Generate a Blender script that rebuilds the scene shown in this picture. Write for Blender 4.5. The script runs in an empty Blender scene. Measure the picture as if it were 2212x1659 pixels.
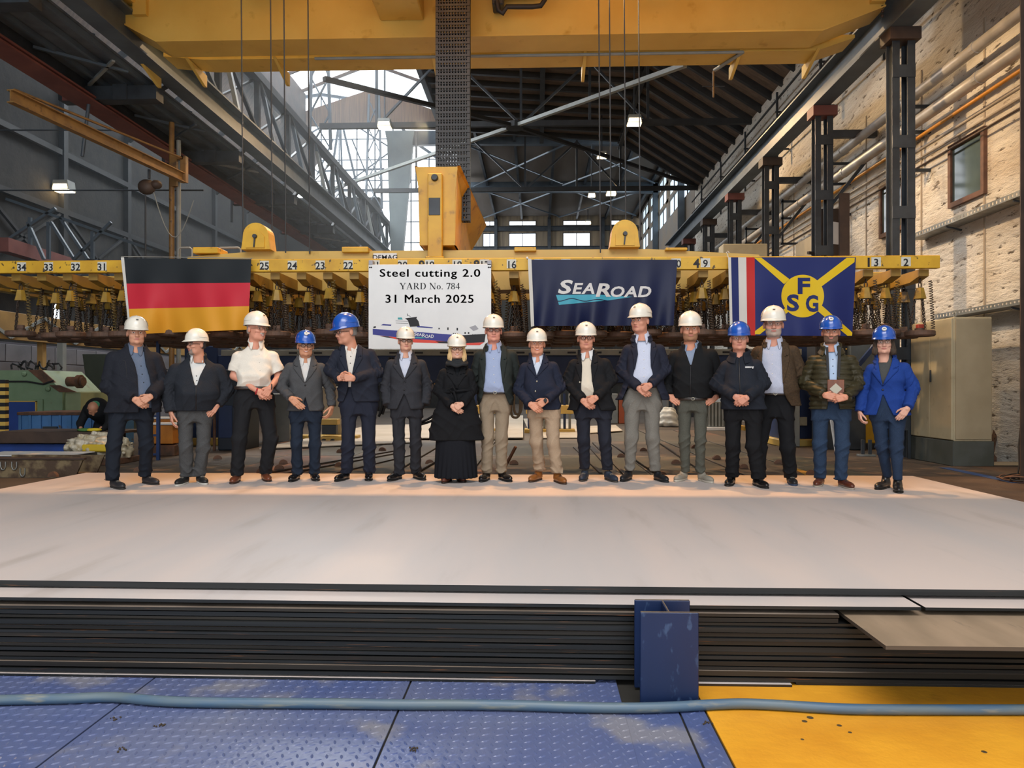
import bpy, bmesh, math, random
import numpy as np
from mathutils import Vector, Matrix
random.seed(7)
SC = bpy.context.scene
COL = SC.collection
# ---------------------------------------------------------------- camera
FPX, W, H = 1600.0, 2212.0, 1659.0
CAMZ, HOR, VPX = 1.53, 838.0, 1161.0
YAW = math.atan((VPX - W / 2) / FPX)
cam_d = bpy.data.cameras.new('camera')
cam_d.sensor_width = 36.0
cam_d.lens = FPX / W * 36.0
cam_d.shift_y = (HOR - H / 2) / W
cam_d.clip_end = 300
cam = bpy.data.objects.new('camera', cam_d)
COL.objects.link(cam)
cam.location = (0, 0, CAMZ)
cam.rotation_euler = (math.pi / 2, 0, YAW)
SC.camera = cam

def at(u, v, Y):
    """world point on depth plane Y that the photo shows at pixel (u, v)"""
    cx = (u - W / 2) / FPX
    t = Y / (math.cos(YAW) + math.sin(YAW) * cx)
    return Vector((t * (-math.sin(YAW) + math.cos(YAW) * cx), Y, CAMZ + t * (HOR - v) / FPX))

def ground(u, v, z):
    """world point at height z that the photo shows at pixel (u, v)"""
    cx = (u - W / 2) / FPX
    t = (z - CAMZ) * FPX / (HOR - v)
    return Vector((t * (-math.sin(YAW) + math.cos(YAW) * cx), t * (math.cos(YAW) + math.sin(YAW) * cx), z))

# ---------------------------------------------------------------- world, lights, exposure
SC.view_settings.view_transform = 'Standard'
SC.view_settings.look = 'None'
SC.view_settings.gamma = 1.0
SC.view_settings.use_curve_mapping = False
SC.view_settings.exposure = 0.0
SC.cycles.max_bounces = 5
SC.cycles.diffuse_bounces = 3
SC.cycles.glossy_bounces = 2
SC.cycles.adaptive_threshold = 0.025
SC.cycles.transmission_bounces = 4
SC.cycles.transparent_max_bounces = 6
SC.cycles.caustics_reflective = False
SC.cycles.caustics_refractive = False
SC.cycles.sample_clamp_indirect = 6.0
wd = bpy.data.worlds.new('overcast_sky')
SC.world = wd
wd.use_nodes = True
bgn = wd.node_tree.nodes['Background']
bgn.inputs[0].default_value = (0.86, 0.93, 1.0, 1)
bgn.inputs[1].default_value = 1.7

def area(name, loc, target, sx, sy, power, col):
    d = bpy.data.lights.new(name, 'AREA')
    d.shape = 'RECTANGLE'; d.size = sx; d.size_y = sy; d.energy = power; d.color = col
    o = bpy.data.objects.new(name, d); COL.objects.link(o)
    o.location = loc
    o.rotation_euler = (Vector(target) - Vector(loc)).to_track_quat('-Z', 'Y').to_euler()
    return o

def spot(name, loc, target, power, col, deg, size=0.15, blend=0.15):
    d = bpy.data.lights.new(name, 'SPOT')
    d.energy = power; d.color = col; d.spot_size = math.radians(deg); d.spot_blend = blend; d.shadow_soft_size = size
    o = bpy.data.objects.new(name, d); COL.objects.link(o)
    o.location = loc
    o.rotation_euler = (Vector(target) - Vector(loc)).to_track_quat('-Z', 'Y').to_euler()
    return o

# daylight through the lantern; the two area lights near the camera are added fill
area('overhead_fill', (-0.3, -0.8, 9.5), (-0.2, 1.8, 0.0), 9, 5, 1000, (1.0, 0.94, 0.90))  # added fill above the camera, well below the roof
area('rooflight_daylight_aisle', (-8.0, 19.0, 15.7), (6.5, 13.0, 3.5), 5, 5, 1700, (0.86, 0.93, 1.0))
area('rooflight_daylight_lantern', (-8.0, 29.0, 15.6), (-5.0, 26.0, 0.0), 5.5, 13, 2300, (0.90, 0.96, 1.0))
area('front_fill', (-1.0, -9.0, 5.0), (0.0, 8.0, 2.2), 12, 8, 330, (1.0, 0.98, 0.96))  # added front fill behind the camera; no gate is built
area('extension_area_light', (1.5, 46.0, 14.3), (1.5, 46.0, 0.0), 9, 12, 900, (0.95, 0.98, 1.0))  # area light just under the closed roof of the extension
# the hall's warm high-bay lamps nearest the group (their fittings hang above the frame)
WARM = (1.0, 0.66, 0.34)
spot('high_bay_light', (2.2, 12.2, 13.0), (1.9, 7.9, 0.5), 4000, (1.0, .50, .18), 62, .08, .35)
spot('high_bay_light', (-2.6, 12.2, 13.0), (-2.5, 7.9, 0.5), 4000, (1.0, .50, .18), 62, .08, .35)
spot('high_bay_light', (0.5, 11.9, 9.0), (7.7, 12.6, 3.4), 2300, (1.0, .66, .34), 56, .12, .25)
spot('high_bay_light', (3.4, 18.9, 12.0), (3.0, 14.0, 0.5), 1500, WARM, 110, .12, .5)
spot('high_bay_light', (-4.9, 18.9, 12.0), (-4.0, 14.0, 0.5), 1500, WARM, 110, .12, .5)
spot('high_bay_light', (3.0, 26.5, 11.0), (6.8, 21.0, 3.0), 1900, WARM, 85, .2, .4)
spot('high_bay_light', (-4.0, 26.5, 11.0), (-2.0, 20.0, 0.0), 1000, WARM, 120, .2, .4)
# ---------------------------------------------------------------- helpers: tags, materials, mesh builder
def tag(o, label=None, cat=None, group=None, kind=None):
    if label: o['label'] = label
    if cat: o['category'] = cat
    if group: o['group'] = group
    if kind: o['kind'] = kind
    return o

def empty(name, loc=(0, 0, 0), rz=0.0, parent=None):
    o = bpy.data.objects.new(name, None); COL.objects.link(o)
    o.empty_display_size = 0.1
    o.location = loc; o.rotation_euler = (0, 0, rz)
    if parent: o.parent = parent
    return o

def link(name, me, parent=None, loc=None):
    o = bpy.data.objects.new(name, me); COL.objects.link(o)
    if parent is not None: o.parent = parent
    if loc is not None: o.location = loc
    return o

def lin(h):
    if isinstance(h, str):
        h = h.lstrip('#'); c = [int(h[i:i + 2], 16) / 255 for i in (0, 2, 4)]
        return tuple((x / 12.92 if x <= 0.04045 else ((x + 0.055) / 1.055) ** 2.4) for x in c)
    return tuple(h)

_mats = {}
def M(name, col, rough=0.55, metal=0.0, col2=None, scale=4.0, detail=4.0, bump=0.0, bscale=None, stretch=(1, 1, 1),
      ramp=(0.35, 0.65), emit=None, estr=0.0, col3=None, c3scale=9.0, c3ramp=(0.62, 0.7), rough2=None, spec=None, coat=0.0, sheen=0.0, trans=0.0, bdist=0.02):
    if name in _mats: return _mats[name]
    m = bpy.data.materials.new(name); m.use_nodes = True
    nt = m.node_tree; N = nt.nodes; L = nt.links
    b = N['Principled BSDF']
    c = lin(col)
    b.inputs['Base Color'].default_value = (*c, 1)
    b.inputs['Roughness'].default_value = rough
    b.inputs['Metallic'].default_value = metal
    if spec is not None: b.inputs['Specular IOR Level'].default_value = spec
    if coat: b.inputs['Coat Weight'].default_value = coat; b.inputs['Coat Roughness'].default_value = 0.15
    if sheen: b.inputs['Sheen Weight'].default_value = sheen
    if trans: b.inputs['Transmission Weight'].default_value = trans
    if emit: b.inputs['Emission Color'].default_value = (*lin(emit), 1); b.inputs['Emission Strength'].default_value = estr
    if col2 or bump or col3:
        tc = N.new('ShaderNodeTexCoord'); mp = N.new('ShaderNodeMapping')
        mp.inputs['Scale'].default_value = stretch
        L.new(tc.outputs['Object'], mp.inputs['Vector'])
        def noise(s, d):
            n = N.new('ShaderNodeTexNoise'); n.inputs['Scale'].default_value = s; n.inputs['Detail'].default_value = d
            L.new(mp.outputs[0], n.inputs['Vector']); return n
        def ramped(n, r):
            q = N.new('ShaderNodeMapRange'); q.inputs[1].default_value = r[0]; q.inputs[2].default_value = r[1]
            L.new(n.outputs[0], q.inputs[0]); return q
        last = None
        if col2:
            q = ramped(noise(scale, detail), ramp)
            mx = N.new('ShaderNodeMix'); mx.data_type = 'RGBA'
            mx.inputs[6].default_value = (*c, 1); mx.inputs[7].default_value = (*lin(col2), 1)
            L.new(q.outputs[0], mx.inputs[0]); last = mx.outputs[2]
            if rough2 is not None:
                mr = N.new('ShaderNodeMapRange'); mr.inputs[3].default_value = rough; mr.inputs[4].default_value = rough2
                L.new(q.outputs[0], mr.inputs[0]); L.new(mr.outputs[0], b.inputs['Roughness'])
        if col3:
            q = ramped(noise(c3scale, 6), c3ramp)
            mx = N.new('ShaderNodeMix'); mx.data_type = 'RGBA'
            mx.inputs[6].default_value = (*c, 1); mx.inputs[7].default_value = (*lin(col3), 1)
            if last: L.new(last, mx.inputs[6])
            L.new(q.outputs[0], mx.inputs[0]); last = mx.outputs[2]
        if last: L.new(last, b.inputs['Base Color'])
        if bump:
            n = noise(bscale or scale * 3, 5)
            bp = N.new('ShaderNodeBump'); bp.inputs['Strength'].default_value = bump; bp.inputs['Distance'].default_value = bdist
            L.new(n.outputs[0], bp.inputs['Height']); L.new(bp.outputs[0], b.inputs['Normal'])
    _mats[name] = m
    return m

def vrot(d):
    d = Vector(d).normalized()
    return d.to_track_quat('Z', 'Y').to_matrix()

class MB:
    """collects shapes; build() links them as ONE mesh object"""
    def __init__(s): s.v = []; s.f = []; s.mi = []; s.cur = 0; s.sm = []; s.smooth = False
    def add(s, vs, fs):
        k = len(s.v); s.v += [tuple(p) for p in vs]
        for f in fs:
            s.f.append(tuple(i + k for i in f)); s.mi.append(s.cur); s.sm.append(s.smooth)
        return s
    def box(s, x0, x1, y0, y1, z0, z1):
        return s.add([(x0, y0, z0), (x1, y0, z0), (x1, y1, z0), (x0, y1, z0), (x0, y0, z1), (x1, y0, z1), (x1, y1, z1), (x0, y1, z1)],
                     [(0, 3, 2, 1), (4, 5, 6, 7), (0, 1, 5, 4), (1, 2, 6, 5), (2, 3, 7, 6), (3, 0, 4, 7)])
    def cbox(s, c, d): return s.box(c[0] - d[0] / 2, c[0] + d[0] / 2, c[1] - d[1] / 2, c[1] + d[1] / 2, c[2] - d[2] / 2, c[2] + d[2] / 2)
    def bbox(s, x0, x1, y0, y1, z0, z1, b=0.01):
        """box with chamfered vertical and top edges"""
        bm = bmesh.new(); bmesh.ops.create_cube(bm, size=1)
        for q in bm.verts:
            q.co = Vector((x0 + (q.co.x + .5) * (x1 - x0), y0 + (q.co.y + .5) * (y1 - y0), z0 + (q.co.z + .5) * (z1 - z0)))
        bmesh.ops.bevel(bm, geom=bm.edges[:], offset=b, segments=1, affect='EDGES')
        s.frombm(bm); bm.free(); return s
    def frombm(s, bm):
        bm.verts.index_update()
        return s.add([q.co[:] for q in bm.verts], [[q.index for q in f.verts] for f in bm.faces])
    def bar(s, a, b, w, h=None, up=(0, 0, 1)):
        """rectangular bar from a to b, width w (sideways), height h"""
        h = h or w
        a = Vector(a); b = Vector(b); d = (b - a).normalized(); up = Vector(up)
        if abs(d.dot(up)) > 0.99: up = Vector((0, 1, 0))
        sx = d.cross(up).normalized(); sz = sx.cross(d).normalized()
        vs = []
        for p in (a, b):
            for i, j in ((-1, -1), (1, -1), (1, 1), (-1, 1)):
                vs.append(p + sx * (i * w / 2) + sz * (j * h / 2))
        return s.add(vs, [(0, 1, 2, 3), (7, 6, 5, 4), (0, 4, 5, 1), (1, 5, 6, 2), (2, 6, 7, 3), (3, 7, 4, 0)])
    def ibeam(s, a, b, w, h, t=0.025, up=(0, 0, 1)):
        a = Vector(a); b = Vector(b); d = (b - a).normalized(); up = Vector(up)
        if abs(d.dot(up)) > 0.99: up = Vector((0, 1, 0))
        sz = (up - d * d.dot(up)).normalized()
        s.bar(a + sz * (h / 2 - t / 2), b + sz * (h / 2 - t / 2), w, t, up)
        s.bar(a - sz * (h / 2 - t / 2), b - sz * (h / 2 - t / 2), w, t, up)
        return s.bar(a, b, t, h - 2 * t, up)
    def cyl(s, a, b, r, n=12, r2=None, cap=True):
        a = Vector(a); b = Vector(b); R = vrot(b - a); r2 = r if r2 is None else r2
        vs = []
        for p, q in ((a, r), (b, r2)):
            for i in range(n):
                t = 2 * math.pi * i / n
                vs.append(p + R @ Vector((math.cos(t) * q, math.sin(t) * q, 0)))
        sm = s.smooth; s.smooth = True
        s.add(vs, [(i, (i + 1) % n, n + (i + 1) % n, n + i) for i in range(n)])
        s.smooth = False
        if cap:
            s.add(vs[:n], [tuple(reversed(range(n)))]); s.add(vs[n:], [tuple(range(n))])
        s.smooth = sm
        return s
    def tube(s, pts, r, n=8, closed=False):
        pts = [Vector(p) for p in pts]; m = len(pts); vs = []; prev = None
        for i, p in enumerate(pts):
            if closed: d = pts[(i + 1) % m] - pts[i - 1]
            else: d = pts[min(i + 1, m - 1)] - pts[max(i - 1, 0)]
            d.normalize()
            if prev is None:
                u = Vector((0, 0, 1)) if abs(d.z) < 0.9 else Vector((0, 1, 0))
                prev = d.cross(u).normalized()
            x = (prev - d * prev.dot(d)).normalized(); y = d.cross(x); prev = x
            q = r[i] if hasattr(r, '__len__') else r
            for k in range(n):
                t = 2 * math.pi * k / n
                vs.append(p + x * (math.cos(t) * q) + y * (math.sin(t) * q))
        fs = []
        for i in range(m if closed else m - 1):
            j = (i + 1) % m
            for k in range(n):
                fs.append((i * n + k, i * n + (k + 1) % n, j * n + (k + 1) % n, j * n + k))
        sm = s.smooth; s.smooth = True
        s.add(vs, fs); s.smooth = sm
        if not closed:
            s.add(vs[:n], [tuple(reversed(range(n)))]); s.add(vs[-n:], [tuple(range(n))])
        return s
    def lathe(s, prof, n=24, c=(0, 0, 0), axis='Z'):
        vs = []
        for r, z in prof:
            for i in range(n):
                t = 2 * math.pi * i / n
                p = (math.cos(t) * r, math.sin(t) * r, z)
                if axis == 'Y': p = (p[0], -p[2], p[1])
                if axis == 'X': p = (p[2], p[0], p[1])
                vs.append((c[0] + p[0], c[1] + p[1], c[2] + p[2]))
        fs = []
        for k in range(len(prof) - 1):
            for i in range(n):
                fs.append((k * n + i, k * n + (i + 1) % n, (k + 1) * n + (i + 1) % n, (k + 1) * n + i))
        s.add(vs, fs)
        if prof[0][0] > 1e-6: s.add(vs[:n], [tuple(reversed(range(n)))])
        if prof[-1][0] > 1e-6: s.add(vs[-n:], [tuple(range(n))])
        return s
    def prism(s, poly, depth, fn=None):
        """polygon [(a,b)] extruded; fn(a,b,d)->xyz, default a=x, b=z, d=y"""
        fn = fn or (lambda a, b, d: (a, d, b))
        n = len(poly)
        vs = [fn(a, b, depth[0]) for a, b in poly] + [fn(a, b, depth[1]) for a, b in poly]
        return s.add(vs, [tuple(range(n)), tuple(reversed(range(n, 2 * n)))] + [(i, n + i, n + (i + 1) % n, (i + 1) % n) for i in range(n)])
    def ball(s, c, r, nu=10, nv=7):
        rx, ry, rz = (r, r, r) if not hasattr(r, '__len__') else r
        vs = []
        for j in range(1, nv):
            ph = math.pi * j / nv
            for i in range(nu):
                t = 2 * math.pi * i / nu
                vs.append((c[0] + rx * math.sin(ph) * math.cos(t), c[1] + ry * math.sin(ph) * math.sin(t), c[2] + rz * math.cos(ph)))
        vs += [(c[0], c[1], c[2] + rz), (c[0], c[1], c[2] - rz)]
        fs = [(j * nu + i, (j + 1) * nu + i, (j + 1) * nu + (i + 1) % nu, j * nu + (i + 1) % nu) for j in range(nv - 2) for i in range(nu)]
        T = len(vs) - 2
        fs += [(T, i, (i + 1) % nu) for i in range(nu)] + [(T + 1, (nv - 2) * nu + (i + 1) % nu, (nv - 2) * nu + i) for i in range(nu)]
        sm = s.smooth; s.smooth = True
        s.add(vs, fs); s.smooth = sm
        return s
    def mesh(s, name, mat):
        me = bpy.data.meshes.new(name)
        me.from_pydata(s.v, [], s.f)
        for m in (mat if isinstance(mat, (list, tuple)) else [mat]): me.materials.append(m)
        me.polygons.foreach_set('material_index', s.mi)
        me.polygons.foreach_set('use_smooth', s.sm)
        bm = bmesh.new(); bm.from_mesh(me)
        bmesh.ops.recalc_face_normals(bm, faces=bm.faces[:])
        bm.to_mesh(me); bm.free()
        me.update()
        return me
    def build(s, name, mat, parent=None, loc=None):
        return link(name, s.mesh(name, mat), parent, loc)

def struct(o): o['kind'] = 'structure'; return o

def copy_tree(o, parent=None):
    c = o.copy(); COL.objects.link(c)
    c.parent = parent
    for ch in list(o.children): copy_tree(ch, c)
    return c

def text_mesh(name, body, size, bold=0.0, sx=1.0, shear=0.0, spacing=1.0, align='CENTER', extrude=0.002, res=3):
    cu = bpy.data.curves.new(name, 'FONT')
    cu.body = body; cu.size = size; cu.offset = bold; cu.shear = shear; cu.space_character = spacing
    cu.align_x = align; cu.align_y = 'CENTER'; cu.extrude = extrude; cu.resolution_u = res
    o = bpy.data.objects.new(name, cu); COL.objects.link(o)
    dg = bpy.context.evaluated_depsgraph_get()
    me = bpy.data.meshes.new_from_object(o.evaluated_get(dg))
    bpy.data.objects.remove(o); bpy.data.curves.remove(cu)
    n = len(me.vertices); a = np.zeros(n * 3, np.float32); me.vertices.foreach_get('co', a); a = a.reshape(-1, 3)
    a[:, 0] *= sx
    me.vertices.foreach_set('co', a.ravel()); me.update()
    me.name = name
    return me

def stand(me):
    """text lies in XY: stand it up facing -Y"""
    n = len(me.vertices); a = np.zeros(n * 3, np.float32); me.vertices.foreach_get('co', a); a = a.reshape(-1, 3)
    b = np.stack([a[:, 0], -a[:, 2], a[:, 1]], 1)
    me.vertices.foreach_set('co', b.ravel()); me.update(); return me

def text(name, body, size, mat, parent, loc, **k):
    me = stand(text_mesh(name, body, size, **k)); me.materials.clear(); me.materials.append(mat)
    return link(name, me, parent, loc)

# ---------------------------------------------------------------- shared materials
m_black = M('black_paint', '#15161a', 0.45, col2='#23262b', scale=6)
m_ink = M('black_lettering', '#101016', 0.6)
m_white = M('white_board', '#e4e5e4', 0.45, col2='#d9dbdb', scale=2)
m_yel = M('crane_yellow', '#d3b25c', 0.45, col2='#c8a550', scale=1.2, detail=5, col3='#a98326', c3scale=3.0, c3ramp=(0.62, 0.8))
m_yelw = M('worn_yellow_paint', '#d9ab2d', 0.5, col2='#c39526', scale=3, col3='#4c3c22', c3scale=14, c3ramp=(0.63, 0.68), bump=0.15)
m_dsteel = M('dark_painted_steel', '#3b4147', 0.5, col2='#2c3035', scale=3, metal=0.2)
m_bsteel = M('bluegrey_steel', '#55616b', 0.5, col2='#48525c', scale=2, metal=0.1)
m_redox = M('red_oxide_steel', '#7c4a42', 0.6, col2='#6b3d38', scale=2)
m_brown = M('brown_steel', '#4a3a30', 0.6, col2='#382c26', scale=3)
m_rust = M('rusty_steel', '#6e4c38', 0.75, col2='#4a382d', scale=7, bump=0.3)
m_blue = M('machine_blue', '#18305c', 0.5, col2='#132a50', scale=3)
m_grey = M('grey_paint', '#8b8f8c', 0.5, col2='#7d817f', scale=3)
m_silver = M('silver_cladding', '#bfbbb5', 0.42, metal=0.35, col2='#aaa69f', scale=3)
m_rope = M('wire_rope', '#3c3f42', 0.5, metal=0.4)
m_cable = M('black_rubber', '#1b1c1f', 0.6)
# ================================================================ the setting: floors, walls, roof
FZ = 0.28            # works floor behind the plate stack
PZ = 0.45            # top of the plate stack
m_floor = M('workshop_floor', '#52463a', 0.75, col2='#3f372f', scale=1.3, detail=8, col3='#3a332d', c3scale=5, c3ramp=(0.6, 0.75), bump=0.2, bscale=18)
m_slab = [M('bed_slab_a', '#5d5142', 0.6, col2='#4e4438', scale=2.0, detail=8, col3='#4b4036', c3scale=5, stretch=(1, .25, 1), bump=0.15, bscale=20),
          M('bed_slab_b', '#565142', 0.6, col2='#484337', scale=2.4, detail=8, col3='#473f34', c3scale=6, stretch=(1, .25, 1), bump=0.15, bscale=20),
          M('bed_slab_c', '#61503f', 0.6, col2='#54463a', scale=1.7, detail=8, col3='#7d5038', c3scale=1.1, c3ramp=(.55, .7), stretch=(1, .25, 1), bump=0.15, bscale=20)]
m_tread = M('brown_tread_floor', '#5a4b40', 0.55, col2='#4b3f37', scale=2.5, detail=6, bump=0.5, bscale=60)
X0, X1 = -14.0, 7.7
fl = MB()
fl.box(X0 - .3, -5.85, 3.0, 58, -.1, FZ)
fl.box(4.7, X1 + .3, 3.0, 58, -.1, FZ)
fl.box(-5.85, 4.7, 9.4, 58, -.1, FZ)
floor = struct(fl.build('floor', m_floor))
# bed of heavy floor slabs behind the group: each slab a piece of its own
xs = [-5.8, -4.55, -3.3, -2.05, -.95, .3, 1.6, 2.9, 3.9, 4.68]
k = 0
for i in range(len(xs) - 1):
    for j, (ya, yb) in enumerate(((9.42, 13.2), (13.23, 17.0), (17.03, 21.5))):
        o = MB().bbox(xs[i] + .015, xs[i + 1] - .015, ya, yb, FZ, FZ + .025 + .006 * ((i * 7 + j * 3) % 3), .006).build('floor_slab', m_slab[(i * 5 + j * 2) % 3], floor); k += 1
for (xa, xb, ya, yb) in ((4.72, 6.2, 6.0, 9.0), (4.72, 6.2, 9.02, 12.5), (6.22, 7.6, 6.0, 9.0), (6.22, 7.6, 9.02, 11.9), (4.72, 6.2, 12.52, 16)):
    MB().bbox(xa, xb, ya, yb, FZ, FZ + .015, .004).build('tread_plate', m_tread, floor)
# painted floor strips
MB().bar(ground(2040, 1010, FZ + .017), ground(2198, 1043, FZ + .017), .16, .004).build('blue_floor_stripe', M('blue_stripe_paint', '#2f4f86', 0.6, col2='#35507c', scale=9), floor)
ys_ = MB()
a_, b_ = ground(1690, 995, FZ + .03), ground(1850, 1048, FZ + .03)
ys_.bar((a_.x, a_.y, FZ + .034), (b_.x - .35, b_.y, FZ + .034), .13, .004)
ys_.build('yellow_floor_stripe', M('yellow_stripe_paint', '#b98a2c', 0.6, col2='#8d6f35', scale=12), floor)

# foreground floor at the photographer's feet
ff = MB(); ff.box(-5.0, 6.0, -1.5, 4.3, -.25, -.012)
ffloor = struct(ff.build('floor_front', M('pit_floor', '#26241f', 0.8)))
m_bluefloor = M('blue_tread_paint', '#4a5884', 0.33, col2='#696f88', scale=1.1, detail=7, col3='#797a86', c3scale=1.7, c3ramp=(0.56, 0.63), bump=0.12, bscale=40, ramp=(.4, .72), rough2=.3)
m_yfloor = M('yellow_floor_paint', '#e0a02a', 0.5, col2='#cf8d22', scale=2.2, detail=8, col3='#8a6526', c3scale=2.6, c3ramp=(0.62, 0.78), bump=0.25, bscale=14)
tb = bmesh.new()
def lozenge(mb, x, y, z, ang, L=.021, w=.0058, h=.0036):
    c, s = math.cos(ang), math.sin(ang)
    pts = [(-L, 0, 0), (-L * .35, -w, 0), (L * .35, -w, 0), (L, 0, 0), (L * .35, w, 0), (-L * .35, w, 0), (-L * .5, 0, h), (L * .5, 0, h)]
    mb.add([(x + c * a - s * b, y + s * a + c * b, z + q) for a, b, q in pts],
           [(0, 1, 6), (1, 2, 7, 6), (2, 3, 7), (3, 4, 7), (4, 5, 6, 7), (5, 0, 6)])
for (xa, xb, ye) in ((-4.6, -2.025, 4.0), (-2.015, -.665, 4.0), (-.655, .41, 4.0), (.41, .665, 3.62), (.675, .79, 3.62)):
    p = MB().bbox(xa, xb, 1.0, ye, -.012, 0, .0015).build('tread_plate', m_bluefloor, ffloor)
    t = MB(); t.smooth = False
    y = 2.55; r = 0
    while y < ye - .02:
        x = xa + .025 + (.031 if r % 2 else 0)
        while x < xb - .015:
            lozenge(t, x, y, 0, math.radians(30 if r % 2 else 112) + .1 * math.sin(x * 9)); x += .062
        y += .031; r += 1
    tag(t.build('tread_relief', m_bluefloor, p), kind='stuff')
MB().bbox(.80, 4.6, 1.0, 4.1, -.012, .001, .0015).build('yellow_plate', m_yfloor, ffloor)
m_stain = M('dark_stain', '#4a3b22', 0.6)
random.seed(3)
for (u, v, r) in ((1738, 1558, .013), (1813, 1567, .012), (1733, 1597, .008), (2126, 1624, .012), (1750, 1550, .016), (1836, 1582, .009)):
    g = ground(u, v, .0015)
    MB().lathe([(r, 0), (r * .8, .001), (0, .0012)], 9, g).build('oil_spot', m_stain, ffloor)
# crumbs of dirt on the tread plates
m_dirt = M('dirt', '#3d3327', 0.9)
for (u, v) in ((265, 1621), (890, 1621), (247, 1554), (346, 1567), (1528, 1562)):
    g = ground(u, v, 0); d = MB()
    for q in range(9):
        d.ball((g.x + random.uniform(-.022, .022), g.y + random.uniform(-.02, .02), .003), random.uniform(.003, .006), 5, 4)
    tag(d.build('dirt_crumbs', m_dirt, ffloor), kind='stuff')

# ---------------------------------------------------------------- right wall (whitewashed rough stone)
def wall_material():
    m = bpy.data.materials.new('whitewashed_rough_stone'); m.use_nodes = True
    nt = m.node_tree; N = nt.nodes; L = nt.links; b = N['Principled BSDF']; b.inputs['Roughness'].default_value = .8
    tc = N.new('ShaderNodeTexCoord'); mp = N.new('ShaderNodeMapping'); mp.inputs['Scale'].default_value = (1, .9, 3.2); mp.inputs['Rotation'].default_value = (math.radians(-5), 0, 0)
    L.new(tc.outputs['Object'], mp.inputs['Vector'])
    n1 = N.new('ShaderNodeTexNoise'); n1.inputs['Scale'].default_value = 3.6; n1.inputs['Detail'].default_value = 7; n1.inputs['Roughness'].default_value = .62
    n2 = N.new('ShaderNodeTexNoise'); n2.inputs['Scale'].default_value = .7; n2.inputs['Detail'].default_value = 5
    for n in (n1, n2): L.new(mp.outputs[0], n.inputs['Vector'])
    r1 = N.new('ShaderNodeMapRange'); r1.inputs[1].default_value = .345; r1.inputs[2].default_value = .41; L.new(n1.outputs[0], r1.inputs[0])
    mx = N.new('ShaderNodeMix'); mx.data_type = 'RGBA'; mx.inputs[6].default_value = (*lin('#5a5148'), 1); mx.inputs[7].default_value = (*lin('#dfdad0'), 1)
    L.new(r1.outputs[0], mx.inputs[0])
    r2 = N.new('ShaderNodeMapRange'); r2.inputs[1].default_value = .45; r2.inputs[2].default_value = .7; L.new(n2.outputs[0], r2.inputs[0])
    m2 = N.new('ShaderNodeMix'); m2.data_type = 'RGBA'; L.new(mx.outputs[2], m2.inputs[6]); m2.inputs[7].default_value = (*lin('#b8a68f'), 1)
    mul = N.new('ShaderNodeMath'); mul.operation = 'MULTIPLY'; mul.inputs[1].default_value = .55; L.new(r2.outputs[0], mul.inputs[0]); L.new(mul.outputs[0], m2.inputs[0])
    L.new(m2.outputs[2], b.inputs['Base Color'])
    bp = N.new('ShaderNodeBump'); bp.inputs['Strength'].default_value = .9; bp.inputs['Distance'].default_value = .09
    L.new(n1.outputs[0], bp.inputs['Height']); L.new(bp.outputs[0], b.inputs['Normal'])
    return m
m_wall = wall_material()
wr = MB(); wr.box(X1, X1 + .4, -12.0, 36.5, -.1, 11.2)
wall_right = struct(wr.build('wall_right', m_wall))
m_joint = M('wall_joint_strip', '#a89a88', 0.7)
for y in (11.4, 13.0, 15.1, 17.6, 20, 22.5, 25):
    MB().box(X1 - .02, X1, y, y + .035, FZ, 7.9).build('joint_strip', m_joint, wall_right)
m_wframe = M('brown_window_frame', '#6d4a36', 0.6, col2='#573a2b', scale=8)
m_pane = M('dark_window_glass', '#52605a', 0.06, col2='#3f4c49', scale=1.5, spec=.8)
for n, (ya, yb) in enumerate(((12.95, 14.06), (15.75, 16.85))):
    fr = MB()
    z0, z1 = 4.86, 6.02
    for a in (ya, yb - .09): fr.box(X1 - .07, X1 + .02, a, a + .09, z0, z1)
    for a in (z0, z1 - .09): fr.box(X1 - .07, X1 + .02, ya + .09, yb - .09, a, a + .09)
    w = struct(fr.build('window_%d' % (n + 1), m_wframe))
    MB().box(X1 - .03, X1 - .022, ya + .09, yb - .09, z0 + .09, z1 - .09).build('pane', m_pane, w)
# left side wall
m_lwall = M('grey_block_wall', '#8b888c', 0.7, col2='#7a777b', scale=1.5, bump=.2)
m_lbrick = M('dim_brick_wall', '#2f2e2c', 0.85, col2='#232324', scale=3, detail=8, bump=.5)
m_mortar = M('block_joint', '#66636a', 0.8)
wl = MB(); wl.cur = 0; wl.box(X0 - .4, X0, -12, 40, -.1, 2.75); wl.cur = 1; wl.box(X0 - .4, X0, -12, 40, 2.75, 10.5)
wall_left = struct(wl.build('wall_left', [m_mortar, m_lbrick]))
o = MB(); o.bbox(0, .03, .012, .988, .012, .468, .006); blk = o.mesh('wall_block', m_lwall)
for y in range(14, 32):
    for r in range(5): link('wall_block', blk, wall_left, (X0, y + (.5 if r % 2 else 0), FZ + .02 + r * .48))
m_bright = M('daylit_glazing', '#dfeaf2', 0.4, emit='#eaf4ff', estr=2.2)
for n, (u, va, vb) in enumerate(((103, 642, 695),)):
    Yw = X0 * 1600 / (u - VPX)
    p0, p1 = at(u, vb, Yw), at(u, va, Yw)
    o = MB(); o.box(X0, X0 + .06, Yw - .35, Yw - .3, p0.z, p1.z); o.box(X0, X0 + .06, Yw + .3, Yw + .35, p0.z, p1.z)
    o.box(X0, X0 + .06, Yw - .35, Yw + .35, p1.z, p1.z + .06); o.box(X0, X0 + .06, Yw - .35, Yw + .35, p0.z - .06, p0.z)
    w = struct(o.build('window_3', m_dsteel))
    MB().box(X0 + .01, X0 + .02, Yw - .3, Yw + .3, p0.z, p1.z).build('pane', m_bright, w)

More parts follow.
